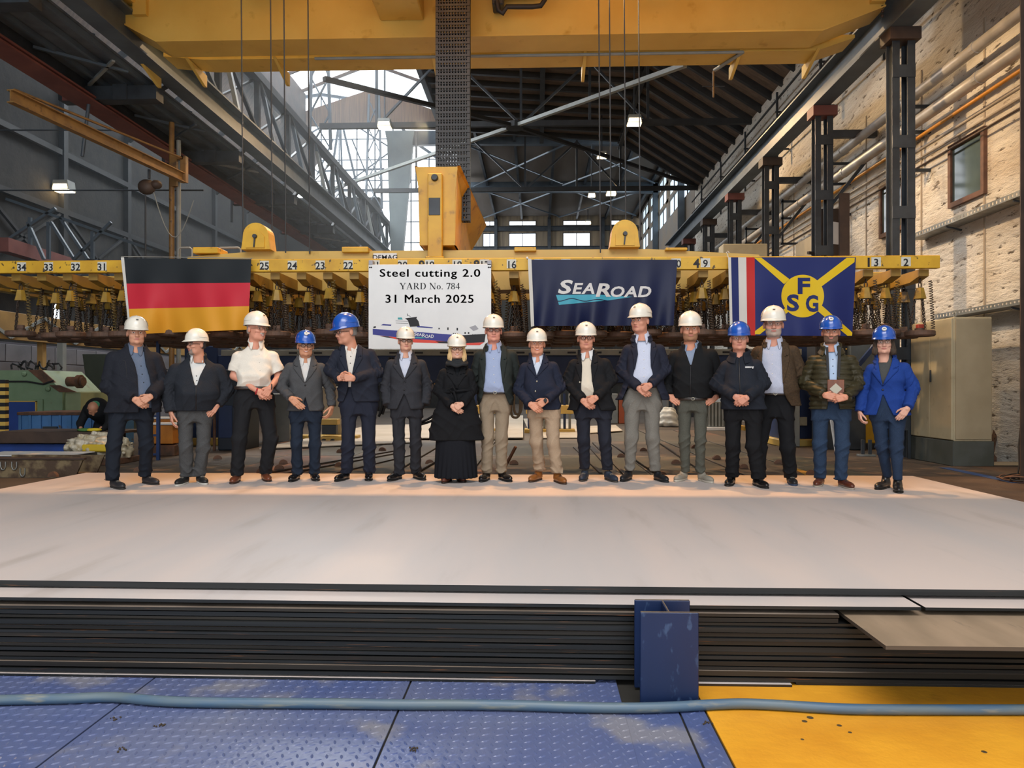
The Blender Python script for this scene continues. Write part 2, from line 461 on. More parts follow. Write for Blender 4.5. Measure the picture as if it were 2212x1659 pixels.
# ---------------------------------------------------------------- roof of the old hall
m_deck = M('dark_timber_deck', '#75655a', 0.85, col2='#5f5249', scale=3, detail=6, stretch=(1, 4, 1), bump=.3, col3='#7a685a', c3scale=4, c3ramp=(.6, .75))
m_rafter = M('dark_roof_steel', '#2c2e31', 0.6, col2='#232528', scale=4)
EX, EZ, KX, KZ, RX, RZ = X1 + .2, 11.15, 4.0, 13.65, -4.6, 14.3      # eave, knee, upper edge of the deck
Y0, Y1 = -12.0, 36.4
cl = MB()
def slab(mb, a, b, y0, y1, t=.12):
    mb.prism([a, b, (b[0], b[1] + t), (a[0], a[1] + t)], (y0, y1))
slab(cl, (EX, EZ), (KX, KZ), -12, Y1); slab(cl, (KX, KZ), (RX, RZ), 4, Y1)
slab(cl, (-11.6, RZ), (X0 - .4, 10.4), -12, 40); slab(cl, (RX, RZ), (-11.6, RZ), -12, 15.9)
ceiling = struct(cl.build('ceiling', m_deck))
y = 18.0
while y < Y1:
    MB().bar((EX, y, EZ - .12), (KX, y, KZ - .12), .16, .22).build('rafter', m_rafter, ceiling)
    MB().bar((KX, y, KZ - .12), (RX, y, RZ - .12), .16, .22).build('rafter', m_rafter, ceiling)
    y += 1.12
for (x, z) in ((KX, KZ - .3), (0.2, KZ + .02), (RX, RZ - .3)):
    MB().ibeam((x, 12, z), (x, Y1, z), .2, .3).build('purlin', m_rafter, ceiling)
# glazed lantern above the left aisle: bars and panes
LX0, LX1, LR = -11.6, RX, -8.1
m_lantern = M('lantern_glass', '#f0f4f8', 0.5, emit='#f6faff', estr=3.0)
ln = MB()
for x in (LX0, LX1): ln.box(x - .1, x + .1, 16, 36.4, RZ - .4, 16.1)
lantern = struct(ln.build('trim_1', m_brown))
for y in range(16, 37, 2):
    MB().bar((LX0, y, 16.1), (LR, y, 17.4), .09, .14).build('glazing_bar', m_brown, lantern)
    MB().bar((LX1, y, 16.1), (LR, y, 17.4), .09, .14).build('glazing_bar', m_brown, lantern)
    if y < 36:
        for xa in (LX0, LX1):
            o = MB(); o.add([(xa, y + .05, 16.16), (xa, y + 1.95, 16.16), (LR, y + 1.95, 17.46), (LR, y + .05, 17.46),
                             (xa, y + .05, 16.19), (xa, y + 1.95, 16.19), (LR, y + 1.95, 17.49), (LR, y + .05, 17.49)],
                            [(0, 1, 2, 3), (4, 5, 6, 7), (0, 1, 5, 4), (1, 2, 6, 5), (2, 3, 7, 6), (3, 0, 4, 7)])
            o.build('pane', m_lantern, lantern)
MB().bar((LR, 16, 17.42), (LR, 36.4, 17.42), .14, .18).build('ridge_bar', m_brown, lantern)
# brown fascia closing the lantern's far end
fa = MB(); fa.prism([(LX0 - .3, 14.6), (RX + .2, 14.3), (RX + .2, 15.0), (LR, 16.4), (LX0 - .3, 15.2)], (36.5, 36.62))
struct(fa.build('trim_2', M('brown_corrugated_fascia', '#5d4a3d', 0.7, col2='#77604c', scale=2, stretch=(8, 1, .4))))

# ---------------------------------------------------------------- rear extension
m_tin = M('corrugated_roof_sheet', '#77706a', 0.65, col2='#686159', scale=1.0, stretch=(1, .2, 1))
def corrugated(x0, x1, y0, y1, z, pitch, amp, alongx=True):
    mb = MB(); vs = []; n = int((y1 - y0) / pitch * 2)
    for i in range(n + 1):
        y = y0 + (y1 - y0) * i / n; q = z + (amp if i % 2 else -amp)
        vs += [(x0, y, q), (x1, y, q)]
    mb.add(vs, [(2 * i, 2 * i + 1, 2 * i + 3, 2 * i + 2) for i in range(n)])
    return mb
ex = corrugated(-4.6, X1 + .3, 36.4, 57.2, 14.75, .35, .035)
cext = struct(ex.build('ceiling_extension', m_tin))
MB().box(-4.6, X1 + .3, 36.4, 57.2, 14.85, 14.95).build('roof_slab', m_tin, cext)
for x in (-3.2, -1.2, .9, 3.0, 5.2, 7.2):
    MB().ibeam((x, 36.6, 14.58), (x, 57, 14.58), .14, .24).build('purlin', m_dsteel, cext)
m_tan = M('tan_corrugated_wall', '#8c7d66', 0.7, col2='#6d6152', scale=1.2, stretch=(6, 1, .3))
YR = 57.0
# end wall built as bands and piers around its windows
WIN = [(-6.6, -5.6), (-4.2, -3.15), (-2.2, -.1), (1.95, 4.05), (5.6, 7.0)]
wb = MB(); wb.cur = 1; wb.box(X0 - .4, X1 + .3, YR, YR + .25, -.1, 12.4); wb.cur = 0; wb.box(X0 - .4, X1 + .3, YR, YR + .25, 13.45, 14.0); wb.box(X0 - .4, X1 + .3, YR, YR + .25, 14.4, 15.2)
edges = [X0 - .4] + [e for w in WIN for e in w] + [X1 + .3]
for i in range(0, len(edges), 2): wb.box(edges[i], edges[i + 1], YR, YR + .25, 12.4, 13.45); wb.box(edges[i], edges[i + 1], YR, YR + .25, 14.0, 14.4)
wall_rear = struct(wb.build('wall_rear', [m_tan, M('dark_grey_cladding', '#3a3833', .8, col2='#2f2d2a', scale=1.2, stretch=(6, 1, .3))]))  # wall below the windows takes the darker of two colours
m_glass = M('frosted_bright_glass', '#e8f0f5', 0.5, emit='#f4f8ff', estr=2.4)
for n, (a, b) in enumerate(WIN):
    fr = MB()
    for (z0, z1) in ((12.4, 13.45), (14.0, 14.4)):
        fr.box(a, a + .05, YR - .03, YR + .05, z0, z1); fr.box(b - .05, b, YR - .03, YR + .05, z0, z1)
        fr.box(a, b, YR - .03, YR + .05, z0, z0 + .05); fr.box(a, b, YR - .03, YR + .05, z1 - .05, z1)
        fr.box((a + b) / 2 - .025, (a + b) / 2 + .025, YR - .03, YR + .05, z0, z1)
    w = struct(fr.build('window_%d' % (n + 4), m_dsteel))
    for (z0, z1) in ((12.45, 13.4), (14.05, 14.35)):
        for (p, q) in ((a + .05, (a + b) / 2 - .025), ((a + b) / 2 + .025, b - .05)):
            MB().box(p, q, YR + .06, YR + .075, z0, z1).build('pane', m_glass, w)
for z in (12.2, 13.75):
    MB().ibeam((X0, YR - .15, z), (X1, YR - .15, z), .25, .36).build('girt', m_dsteel, wall_rear)
for x in (-3.2, .9, 5.0):
    MB().ibeam((x, YR - .15, FZ), (x, YR - .15, 14.6), .25, .3, up=(0, 1, 0)).build('wall_post', m_dsteel, wall_rear)
# right side wall of the extension with its grid of windows
we = MB(); we.box(X1, X1 + .3, 36.5, YR, -.1, 11.5)
for y in (36.5, 40.2, 43.9, 47.6, 51.3, 55.0): we.box(X1, X1 + .3, y, y + .7, 11.5, 14.75)
for z in (12.5, 13.6): we.box(X1, X1 + .3, 36.5, YR, z, z + .22)
we.box(X1, X1 + .3, 36.5, YR, 14.5, 14.75)
wext = struct(we.build('wall_extension_right', M('slate_cladding', '#6c6864', 0.7, col2='#7c6c58', scale=.6)))
m_pale = M('pale_blue_glass', '#cfe0ea', 0.4, emit='#cfe4f4', estr=1.1)
wn = MB()
for i, y in enumerate((37.2, 40.9, 44.6, 48.3, 52.0)):
    wn.box(X1 + .05, X1 + .1, y + 1.46, y + 1.54, 11.5, 14.5)
w = struct(wn.build('window_9', m_dsteel))
for i, y in enumerate((37.2, 40.9, 44.6, 48.3, 52.0)):
    for (z0, z1) in ((11.5, 12.5), (12.72, 13.6), (13.82, 14.5)):
        for (p, q) in ((y, y + 1.46), (y + 1.54, y + 3.0)):
            MB().box(X1 + .12, X1 + .14, p, q, z0, z1).build('pane', m_pale, w)
# glazed gable of the left aisle: panes between bars, lattice in front
gp = [(540, 560), (540, 215), (832, 228), (880, 300), (1010, 380), (1010, 560)]
YG = 46.0
g0 = at(540, 560, YG); 
gx0, gx1 = at(540, 300, YG).x, at(1005, 300, YG).x
def gtop(x):
    xs_ = [at(u, 300, YG).x for u in (540, 690, 832, 880, 1010)]
    zs_ = [at(600, v, YG).z for v in (230, 205, 228, 300, 390)]
    return float(np.interp(x, xs_, zs_))
gz0 = 8.0
fr = MB(); NX = 12
for i in range(NX + 1):
    x = gx0 + (gx1 - gx0) * i / NX; fr.bar((x, YG, gz0), (x, YG, gtop(x)), .07, .07)
z = gz0
while z < 19.5:
    xs2 = [x for x in np.linspace(gx0, gx1, 200) if gtop(x) > z]
    if len(xs2) > 3: fr.bar((min(xs2), YG, z), (max(xs2), YG, z), .05, .05)
    z += 1.3
for i in range(NX):
    x = gx0 + (gx1 - gx0) * i / NX; x2 = gx0 + (gx1 - gx0) * (i + 1) / NX; fr.bar((x, YG, gtop(x)), (x2, YG, gtop(x2)), .12, .16)
gab = struct(fr.build('window_10', m_bsteel))
for i in range(NX):
    xa, xb = gx0 + (gx1 - gx0) * i / NX + .03, gx0 + (gx1 - gx0) * (i + 1) / NX - .03
    z = gz0
    while z < min(gtop(xa), gtop(xb)) - .1:
        MB().prism([(xa, z), (xb, z), (xb, min(z + 1.27, gtop(xb))), (xa, min(z + 1.27, gtop(xa)))], (YG + .05, YG + .065)).build('pane', m_lantern, gab)
        z += 1.3
wg = MB(); wg.box(X0 - .4, -4.4, YG + .1, YG + .3, -.1, gz0)
struct(wg.build('wall_aisle_rear', m_lbrick))
# ================================================================ the stack of steel plates
m_primer = M('pinkish_primer_plate', '#c5b9b3', 0.5, col2='#b9b3b1', scale=1.3, detail=5, col3='#a99d94', c3scale=2.6, c3ramp=(0.6, 0.85), stretch=(1.5, .22, 1))
m_edge = M('dark_plate_edge', '#2c2e2f', 0.42, metal=.35, col2='#1d1f20', scale=2.0, stretch=(.3, 1, 14), col3='#6b4a33', c3scale=11, c3ramp=(.66, .72))
m_edge2 = M('brownish_plate_edge', '#37322b', 0.42, metal=.35, col2='#23211e', scale=2.0, stretch=(.3, 1, 14), col3='#7d5233', c3scale=11, c3ramp=(.66, .72))
def plate(x0, x1, y0, y1, z0, z1, label, group=None, top=None, edge=None, wob=0.0, skew=0.0):
    mb = MB(); n = 24
    top_v, bot_v = [], []
    for yy in (y0, y1):
        for i in range(n + 1):
            x = x0 + (x1 - x0) * i / n
            dz = wob * math.sin(x * .9 + y0 * 40)
            y = yy + skew * (x / 5) * (1 if yy == y0 else 0)
            top_v.append((x, y, z1 + dz)); bot_v.append((x, y, z0 + dz))
    N1 = n + 1
    vs = top_v + bot_v; o = 2 * N1
    mb.cur = 0
    mb.add(vs, [(i, i + 1, N1 + i + 1, N1 + i) for i in range(n)])
    mb.cur = 1
    mb.add(vs, [(o + i, o + N1 + i, o + N1 + i + 1, o + i + 1) for i in range(n)] + [(i, o + i, o + i + 1, i + 1) for i in range(n)]
           + [(N1 + i, N1 + i + 1, o + N1 + i + 1, o + N1 + i) for i in range(n)] + [(0, N1, o + N1, o), (n, o + n, o + N1 + n, N1 + n)])
    ob = mb.build('steel_plate', [top or m_primer, edge or m_edge])
    tag(ob, label, 'steel plate', group)
    return ob
XA, XB, YB = -5.75, 4.6, 9.25
plate(XA, XB, 4.05, YB, PZ - .034, PZ, 'large pinkish grey steel plate the group stands on, top of the stack', wob=.0015, skew=-.012)
plate(XA, 1.97, 3.875, YB, PZ - .062, PZ - .045, 'pale plate just under the top plate, ending near the brown plate', skew=.0, wob=.0035)
plate(2.0, 2.62, 3.89, YB, PZ - .067, PZ - .052, 'short pale plate piece beside the end of the second plate')
plate(2.64, XB, 3.93, YB, PZ - .079, PZ - .064, 'pale plate end at the far right under the top plate')
plate(1.585, XB, 3.43, 5.2, PZ - .112, PZ - .094, 'mottled brown plate sticking far out of the stack on the right',
      top=M('mottled_brown_plate', '#97836d', .55, col2='#84735f', scale=3, detail=8, stretch=(2.2, .5, 1), col3='#6d6154', c3scale=5), edge=M('brown_plate_edge', '#4e463e', .5))
random.seed(11)
z = PZ - .084; i = 0
ths = [.016, .022, .014, .024, .018, .013, .02, .026, .015, .017, .022, .014, .025, .018, .02]
ord_ = ['third', 'fourth', 'fifth', 'sixth', 'seventh', 'eighth', 'ninth', 'tenth', 'eleventh', 'twelfth', 'thirteenth', 'fourteenth', 'fifteenth', 'sixteenth', 'seventeenth', 'eighteenth', 'nineteenth']
while z > .03 and i < len(ths):
    t = ths[i]
    if z - t < .016: break
    xb = XB if z < PZ - .13 or z > PZ - .07 else XB
    gap = .0045 if i % 3 else .009
    yf = 3.855 + random.uniform(-.006, .022) + (.012 if i % 4 == 2 else 0)
    x1 = 1.55 if (PZ - .115 < z < PZ - .085) or (PZ - .115 < z - t < PZ - .085) else XB
    plate(XA, x1, yf, YB, z - t, z, 'dark-edged steel plate, %s from the top of the stack' % ord_[i], 'plates in the stack', wob=.002, top=M('dull_plate_top', '#85786c', .5, col2='#6f645a', scale=3) if i % 4 == 0 else m_edge, edge=m_edge if i % 2 else m_edge2, skew=random.uniform(-.006, .006))
    z -= t + gap; i += 1
plate(XA, .30, 3.84, YB, .002, .014, 'lowest dark plate of the stack, left of the blue beam', edge=m_edge)
plate(.82, 1.30, 3.83, YB, .002, .014, 'short low plate just right of the blue beam', edge=m_edge2)
plate(1.33, XB, 3.86, YB, .002, .014, 'low plate at the right under the brown plate', edge=m_edge)

# blue stub of an H-section beam standing against the stack
m_hblue = M('scratched_blue_paint', '#10264e', 0.45, col2='#0d2043', scale=2, col3='#33496b', c3scale=22, c3ramp=(.62, .7), stretch=(1, 1, .5), bump=.1)
m_bare = M('cut_steel_face', '#8d7f6c', .5, metal=.5, col2='#6d5f50', scale=20)
hb = empty('beam_post', (.635, 3.70, 0)); tag(hb, 'upright blue stub of an H-section steel beam before the stack', 'steel beam')
def hplate(name, x0, x1, y0, y1):
    o = MB(); o.cur = 0; o.bbox(x0, x1, y0, y1, 0, .449, .004); o.cur = 1; o.box(x0 + .003, x1 - .003, y0 + .002, y1 - .002, .449, .4495)
    return o.build(name, [m_hblue, m_bare], hb)
hplate('front_flange', -.14, .14, -.112, -.094); hplate('rear_flange', -.14, .14, .094, .112); hplate('web', -.006, .006, -.094, .094)

# blue hose lying across the foreground floor
pts = [(-140, 1516), (0, 1512), (140, 1509), (245, 1506), (330, 1513), (420, 1517), (600, 1519), (740, 1520), (870, 1522), (1000, 1522), (1130, 1524), (1260, 1528), (1370, 1529), (1450, 1527), (1520, 1523), (1600, 1520), (1680, 1523), (1760, 1528), (1850, 1532), (2000, 1533), (2212, 1533), (2400, 1533)]
hp = [ground(u, v, .026) for u, v in pts]
sm = []
for i in range(len(hp) - 1):
    p0, p1, p2, p3 = hp[max(i - 1, 0)], hp[i], hp[i + 1], hp[min(i + 2, len(hp) - 1)]
    for q in range(5):
        t = q / 5
        sm.append(.5 * ((2 * p1) + (-p0 + p2) * t + (2 * p0 - 5 * p1 + 4 * p2 - p3) * t * t + (-p0 + 3 * p1 - 3 * p2 + p3) * t ** 3))
tag(MB().tube(sm, .024, 12).build('hose', M('dusty_blue_hose', '#456078', 0.45, col2='#5a6a72', scale=3, stretch=(1, 6, 6), col3='#8c8a7a', c3scale=4, c3ramp=(.6, .75))),
    'long dusty blue hose lying across the floor before the plate stack', 'hose')
# ================================================================ crane runways, columns, pipes, trusses, lamps
RXR, RXL, RBZ = 6.4, -7.66, 7.9
def runway(x, y0, y1, label, mat):
    e = empty('crane_runway', (x, y0, RBZ)); tag(e, label, 'crane rail'); L = y1 - y0
    MB().box(-.19, .19, 0, L, 0, .035).build('bottom_flange', mat, e)
    MB().box(-.015, .015, 0, L, .035, .56).build('web', mat, e)
    MB().box(-.21, .21, 0, L, .56, .6).build('top_flange', mat, e)
    MB().box(-.035, .035, 0, L, .6, .69).build('rail', m_brown, e)
    return e
runway(RXR, 5.0, 36.3, 'dark steel crane runway girder along the white wall', m_bsteel)
runway(RXL, 5.0, 46, 'dark steel crane runway girder along the left aisle', m_bsteel)
# columns of the right runway: two legs and battens
COLY = [9.75, 13.46, 17.1, 20.85, 24.6, 28.3, 32.0, 35.6]
cname = ['dark brown steel column cut by the right edge of the photo', 'tall dark battened steel column before the two wall windows', 'second battened steel column along the white wall, with sheets leaning on it',
         'third battened column along the white wall, above the tan box', 'fourth battened column along the white wall', 'fifth battened column along the white wall', 'sixth battened column along the white wall, far back', 'last battened column along the white wall']
for i, y in enumerate(COLY):
    e = empty('steel_column', (6.48, y, FZ)); tag(e, cname[i], 'column', 'columns of the right crane runway')
    mm = m_brown if i == 0 else m_dsteel
    for s in (-1, 1):
        MB().ibeam((s * .135, 0, 0), (s * .135, 0, RBZ - FZ - .22), .13, .24, .016, up=(0, 1, 0)).build('leg', mm, e)
    z = .5
    while z < RBZ - FZ - .3:
        MB().box(-.2, .2, -.135, -.121, z, z + .22).build('batten', mm, e); z += 1.25
    MB().box(-.27, .27, -.2, .2, RBZ - FZ - .22, RBZ - FZ - .005).build('head_plate', m_brown if i % 2 else m_redox, e)
    if i > 1:
        MB().bar((.2, 0, RBZ - FZ - .6), (X1 - 6.5, 0, RBZ - FZ - .6), .14, .16).build('wall_bracket', mm, e)
        MB().bar((.2, 0, RBZ - FZ - 2.2), (X1 - 6.55, 0, RBZ - FZ - 1.0), .07, .07).build('brace', mm, e)
# sheets leaning at the columns
for (y, z0, hh, lab) in ((17.0, FZ, 5.6, 'brown plank leaning at the second column'),):
    tag(MB().bar((6.85, y - .2, z0), (6.85, y - .2, z0 + hh), .22, .06).build('leaning_board', m_brown), lab, 'board')
# pipes along the wall
m_gold = M('amber_gas_pipe', '#c98a2b', 0.45, col2='#b57a25', scale=4)
m_thin = M('painted_thin_pipe', '#a59a8a', 0.5, col2='#8f8577', scale=3)
m_teal = M('teal_pipe', '#4d7d78', 0.5, col2='#41706c', scale=3)
pipes = [(7.30, 7.20, .10, m_silver, 'thick silver clad pipe, upper of the pair on the white wall'), (7.36, 6.70, .11, m_silver, 'thick silver clad pipe, lower of the pair on the white wall'),
         (7.45, 6.43, .035, m_gold, 'amber gas pipe under the silver pipes'), (7.5, 6.20, .028, m_thin, 'thin pale pipe, first below the amber pipe'),
         (7.52, 6.05, .022, m_thin, 'thin pale pipe, second below the amber pipe'), (7.54, 5.90, .02, m_brown, 'thin brown pipe, lowest of the bundle above the windows'),
         (7.45, 8.9, .03, m_brown, 'thin brown pipe above the crane rail, lowest'), (7.4, 9.2, .035, m_teal, 'teal pipe high on the white wall above the crane rail'),
         (7.45, 9.5, .03, m_brown, 'brown pipe high on the wall just above the teal pipe'), (7.45, 9.95, .03, m_brown, 'brown pipe high on the wall, second above the teal pipe'), (7.45, 10.5, .035, m_rafter, 'dark pipe just under the roof edge on the right')]
for (x, z, r, mm, lab) in pipes:
    y0 = 8.2 if r > .05 else 7.0
    o = MB(); pts = [(x, 36, z), (x, y0 + 2.1, z)]
    if r > .05: pts = [(x, 36, z), (x, 11.3, z), (x, 11.2, z), (x, 11.1, z + .02), (x, 11.0, z + .12), (x, 10.9, z + .3), (x, 10.8, z + .36), (x, 10.6, z + .37), (x, 7.5, z + .37)]
    else: pts = [(x, 36, z), (x, 7.2, z)]
    o.tube(pts, r, 12 if r > .05 else 7)
    e = tag(o.build('wall_pipe', mm), lab, 'pipe', 'pipes along the right wall')
    if r > .05:
        for y in (12.6, 15.2, 18, 21, 24):
            MB().lathe([(r + .012, -.05), (r + .012, .05)], 12, (x, y, z), 'Y').build('pipe_band', m_silver, e)
for bi, y in enumerate((14.8, 18.5, 22.2, 26, 29.7)):
    b = MB(); b.bar((7.25, y, 5.8), (7.25, y, 7.3), .05, .05)
    for z in (5.8, 6.55, 7.05): b.bar((7.2, y, z), (X1, y, z), .05, .06)
    tag(b.build('pipe_bracket', m_dsteel), 'steel bracket carrying the wall pipes, %s along the white wall' % ['nearest', 'second', 'third', 'fourth', 'farthest'][bi], 'bracket', 'pipe brackets on the right wall')
for bi, y in enumerate((16, 19.5, 23, 26.5, 30, 33.5)):
    b = MB(); b.bar((7.35, y, 8.5), (7.35, y, 10.6), .06, .06)
    for z in (8.86, 9.46, 10.0): b.bar((7.3, y, z), (X1, y, z), .04, .05)
    tag(b.build('upper_pipe_bracket', m_dsteel), 'dark bracket post of the high pipes above the crane rail, %s' % ['nearest', 'second', 'third', 'fourth', 'fifth', 'farthest'][bi], 'bracket', 'upper pipe brackets')
# perforated cable trays
m_galv = M('galvanised_steel', '#9a9c9b', 0.45, metal=.6, col2='#82857f', scale=6)
for (x, z, y0, y1, lab) in ((7.53, 4.47, 7, 15.0, 'perforated galvanised cable tray under the wall window'), (7.5, 2.80, 7, 14.0, 'perforated cable tray above the tan cabinet')):
    e = empty('cable_tray', (x, y0, z)); tag(e, lab, 'cable tray')
    L = y1 - y0
    MB().box(-.15, .15, 0, L, 0, .006).build('tray_floor', m_galv, e)
    side = MB()
    side.box(-.153, -.147, 0, L, 0, .022); side.box(-.153, -.147, 0, L, .068, .09)
    y = 0
    while y < L: side.box(-.153, -.147, y, y + .05, .022, .068); y += .1
    side.box(.147, .153, 0, L, 0, .09)
    side.build('perforated_side', m_galv, e)
    y = 1.0
    while y < L: MB().bar((-.12, y, -.02), (.15, y, -.08), .04, .03).build('support_arm', m_dsteel, e); y += 1.9

# ---------------------------------------------------------------- left aisle: walkway girder, lattice, brackets
wk = empty('walkway_girder', (-9.3, 1.5, 7.45)); tag(wk, 'red oxide walkway girder beside the left crane rail', 'girder')
MB().ibeam((0, 0, 0), (0, 38, 0), .5, .12, .04).build('red_flange_beam', m_redox, wk)
MB().box(-.3, 1.3, 0, 38, .42, .46).build('walkway_deck', M('walkway_deck', '#5b6168', .6, col2='#4a5057', scale=4), wk)
MB().box(-.02, .02, 0, 38, .06, .42).build('web_plate', m_dsteel, wk)
for i, y in enumerate((3.0, 6.2, 9.6, 13.4, 17.6, 22, 26.5, 31)):
    MB().box(-.55, 1.5, y, y + .3, .0, .28).build('cross_bracket', m_dsteel, wk)
    MB().bar((-.2, y + 1.2, .5), (1.2, y + 2.2, .5), .1, .1).build('deck_stiffener', m_bsteel, wk)
for x in (.35, .85, 1.25): MB().bar((x, 0, .36), (x, 38, .36), .07, .1).build('deck_bearer', m_bsteel, wk)
for i, y in enumerate(np.arange(3.2, 36, 1.7)):
    MB().bar((.1, y, .3), (1.25, y + (1.1 if i % 2 else -1.1), .3), .06, .05).build('deck_brace', m_bsteel if i % 3 else m_grey, wk)
for y in (3.0, 6.2, 9.6, 13.4, 17.6, 22, 26.5, 31):
    for dx in (-.45, .6): MB().bbox(dx, dx + .3, y - .03, y - .005, -.02, .3, .004).build('gusset_plate', m_redox if dx < 0 else m_dsteel, wk)
    MB().bar((1.4, y + .15, .2), (1.4, y + 1.6, 1.2), .1, .1).build('bracket_strut', m_dsteel, wk)
for i, y in enumerate(np.arange(11, 38, 3.4)):
    MB().box(X0, X0 + .16, y, y + .2, 3.5, 10.3).build('wall_post', m_rafter, wall_left)
    MB().bar((X0 + .08, y + .1, 9.9), (X0 + 2.6, y + .1, 11.9), .12, .16).build('roof_knee', m_rafter, wall_left)
    MB().bar((X0 + .1, y + .2, 4.6), (X0 + .1, y + 3.3, 6.6), .08, .08).build('wall_brace', m_rafter, wall_left)
    MB().bar((X0 + .1, y + 3.3, 4.6), (X0 + .1, y + .2, 6.6), .08, .08).build('wall_brace', m_rafter, wall_left)
for z in (4.5, 6.7, 8.4): MB().bar((X0 + .1, 10, z), (X0 + .1, 39, z), .12, .16).build('wall_rail', m_rafter, wall_left)
lt = empty('lattice_girder', (-8.0, 10, 8.7)); tag(lt, 'dark riveted lattice girder above the left crane rail', 'lattice girder')
MB().bar((0, 0, 1.75), (0, 33, 1.55), .3, .22).build('top_chord', m_rafter, lt)
MB().bar((0, 0, 0), (0, 33, 0), .26, .16).build('bottom_chord', m_dsteel, lt)
for i, y in enumerate(np.arange(.5, 33, 2.6)):
    MB().bar((0, y, 0), (0, y, 1.7), .14, .14).build('lattice_post', m_dsteel, lt)
    MB().bar((.05, y, 1.6), (.05, y + 2.5, .1), .1, .07).build('lattice_diagonal', m_rafter if i % 2 else m_bsteel, lt)
    MB().bar((-.06, y + 2.5, 1.6), (-.06, y, .1), .09, .05).build('lattice_diagonal', m_dsteel, lt)
    MB().bar((.34, y + .4, -.1), (.0, y + .4, 1.5), .14, .1).build('knee_brace', m_grey if i % 3 == 0 else m_bsteel, lt)
# lattice posts carrying the aisle roof above the runway
for i, y in enumerate((18, 27, 36)):
    e = empty('lattice_post', (-8.0, y, 10.3)); tag(e, ['nearest', 'second', 'farthest'][i] + ' tall lattice roof post standing on the left girder', 'lattice post', 'lattice roof posts')
    for s in (-.4, .4): MB().bar((s, 0, 0), (s * .6, 0, 5.6), .1, .1).build('post_leg', m_bsteel, e)
    for q in range(4):
        MB().bar((-.4 + .04 * q, 0, q * 1.35), (.4 - .04 * q, 0, q * 1.35 + 1.35), .06, .05).build('lacing', m_bsteel, e)
        MB().bar((.4 - .04 * q, 0.03, q * 1.35), (-.4 + .04 * q, 0.03, q * 1.35 + 1.35), .06, .05).build('lacing', m_bsteel, e)
# ---------------------------------------------------------------- roof trusses
def truss(Y, name, label):
    e = empty('roof_truss', (0, Y, 11.15)); tag(e, label, 'roof truss', 'roof trusses')
    MB().bar((-8.0, 0, 0), (X1, 0, 0), .16, .2).build('tie_beam', m_rafter, e)
    for x in (-5.9, -3.4, -.6, 1.9, 4.0):
        top = (KZ if x > 3.9 else float(np.interp(x, [RX, KX], [RZ, KZ]))) - 11.15 - .3
        MB().bar((x, 0, 0), (x, 0, top), .09, .09).build('truss_post', m_dsteel, e)
    for (xa, za, xb, zb) in ((-5.9, 0, -3.4, 2.6), (-.6, 0, -3.4, 2.7), (-.6, 0, 1.9, 2.3), (4.0, 0, 1.9, 2.3), (4.0, 2.2, X1, 0)):
        MB().bar((xa, 0.05, za), (xb, 0.05, zb), .09, .08).build('truss_diagonal', m_dsteel, e)
    # horizontal bracing rods fanning out from a node on the tie
    return e
t1 = truss(27.0, '', 'nearer roof truss spanning the hall behind the yellow crane girder')
t2 = truss(35.9, '', 'farther roof truss where the timber roof ends')
# wind bracing between the trusses (a flat cross of bars meeting at one node)
nd = at(1112, 272, 27.0)
wbr = empty('wind_bracing', nd); tag(wbr, 'flat cross of steel wind braces meeting at a dark node below the roof', 'bracing')
for (u, v, Y, mm) in ((1480, 140, 20.0, m_grey), (700, 545 - 130, 36, m_grey), (1500, 400, 35.8, m_rafter), (700, 170, 20.5, m_rafter)):
    p = at(u, v, Y) - nd
    MB().bar((0, 0, 0), p, .14, .12).build('brace_bar', mm, wbr)
MB().lathe([(.32, -.1), (.32, .1)], 12).build('node_plate', m_rafter, wbr)
# grey portal frames of the extension
def portal(Y, ucol, vt, lab):
    p = at(ucol, vt, Y)
    e = empty('portal_frame', (p.x, Y, FZ)); tag(e, lab, 'portal frame', 'portal frames of the extension')
    zt = p.z - FZ; mg = M('portal_grey', '#8c999c', .5, col2='#7d8a8e', scale=1)
    o = MB(); o.prism([(-.22, 0), (.22, 0), (.3, zt * .55), (.85, zt - .6), (.95, zt), (-.62, zt), (-.5, zt - .6), (-.3, zt * .55)], (-.2, .2)); o.build('tapered_column', mg, e)
    o = MB(); o.prism([(.85, zt), (.85, zt - .75), (3.0, zt - .72), (X1 - p.x, zt - .9), (X1 - p.x, zt - .25), (3.0, zt - .02)], (-.15, .15)); o.build('roof_beam', m_bsteel, e)
    o = MB(); o.ibeam((X1 - p.x - .2, 0, 0), (X1 - p.x - .2, 0, zt - .3), .3, .3, .03, up=(0, 1, 0)); o.build('right_column', m_bsteel, e)
portal(39.0, 858, 285, 'nearer grey portal frame with tapered column before the bright gable')
portal(47.5, 885, 392, 'farther grey portal frame with tapered column')
for (Y, v) in ((38.5, 0), (47.2, 0)):
    b = MB()
    for q, (xa, xb) in enumerate(((-4.0, 1.6), (1.6, 7.3))):
        b.bar((xa, Y, 14.3), (xb, Y + 8, 14.3), .08, .08); b.bar((xb, Y + .1, 14.25), (xa, Y + 8.1, 14.25), .08, .08)
    tag(b.build('roof_bracing', m_bsteel), 'crossed bracing bars under the %s bay of the corrugated roof' % ('nearer' if Y < 40 else 'farther'), 'bracing')
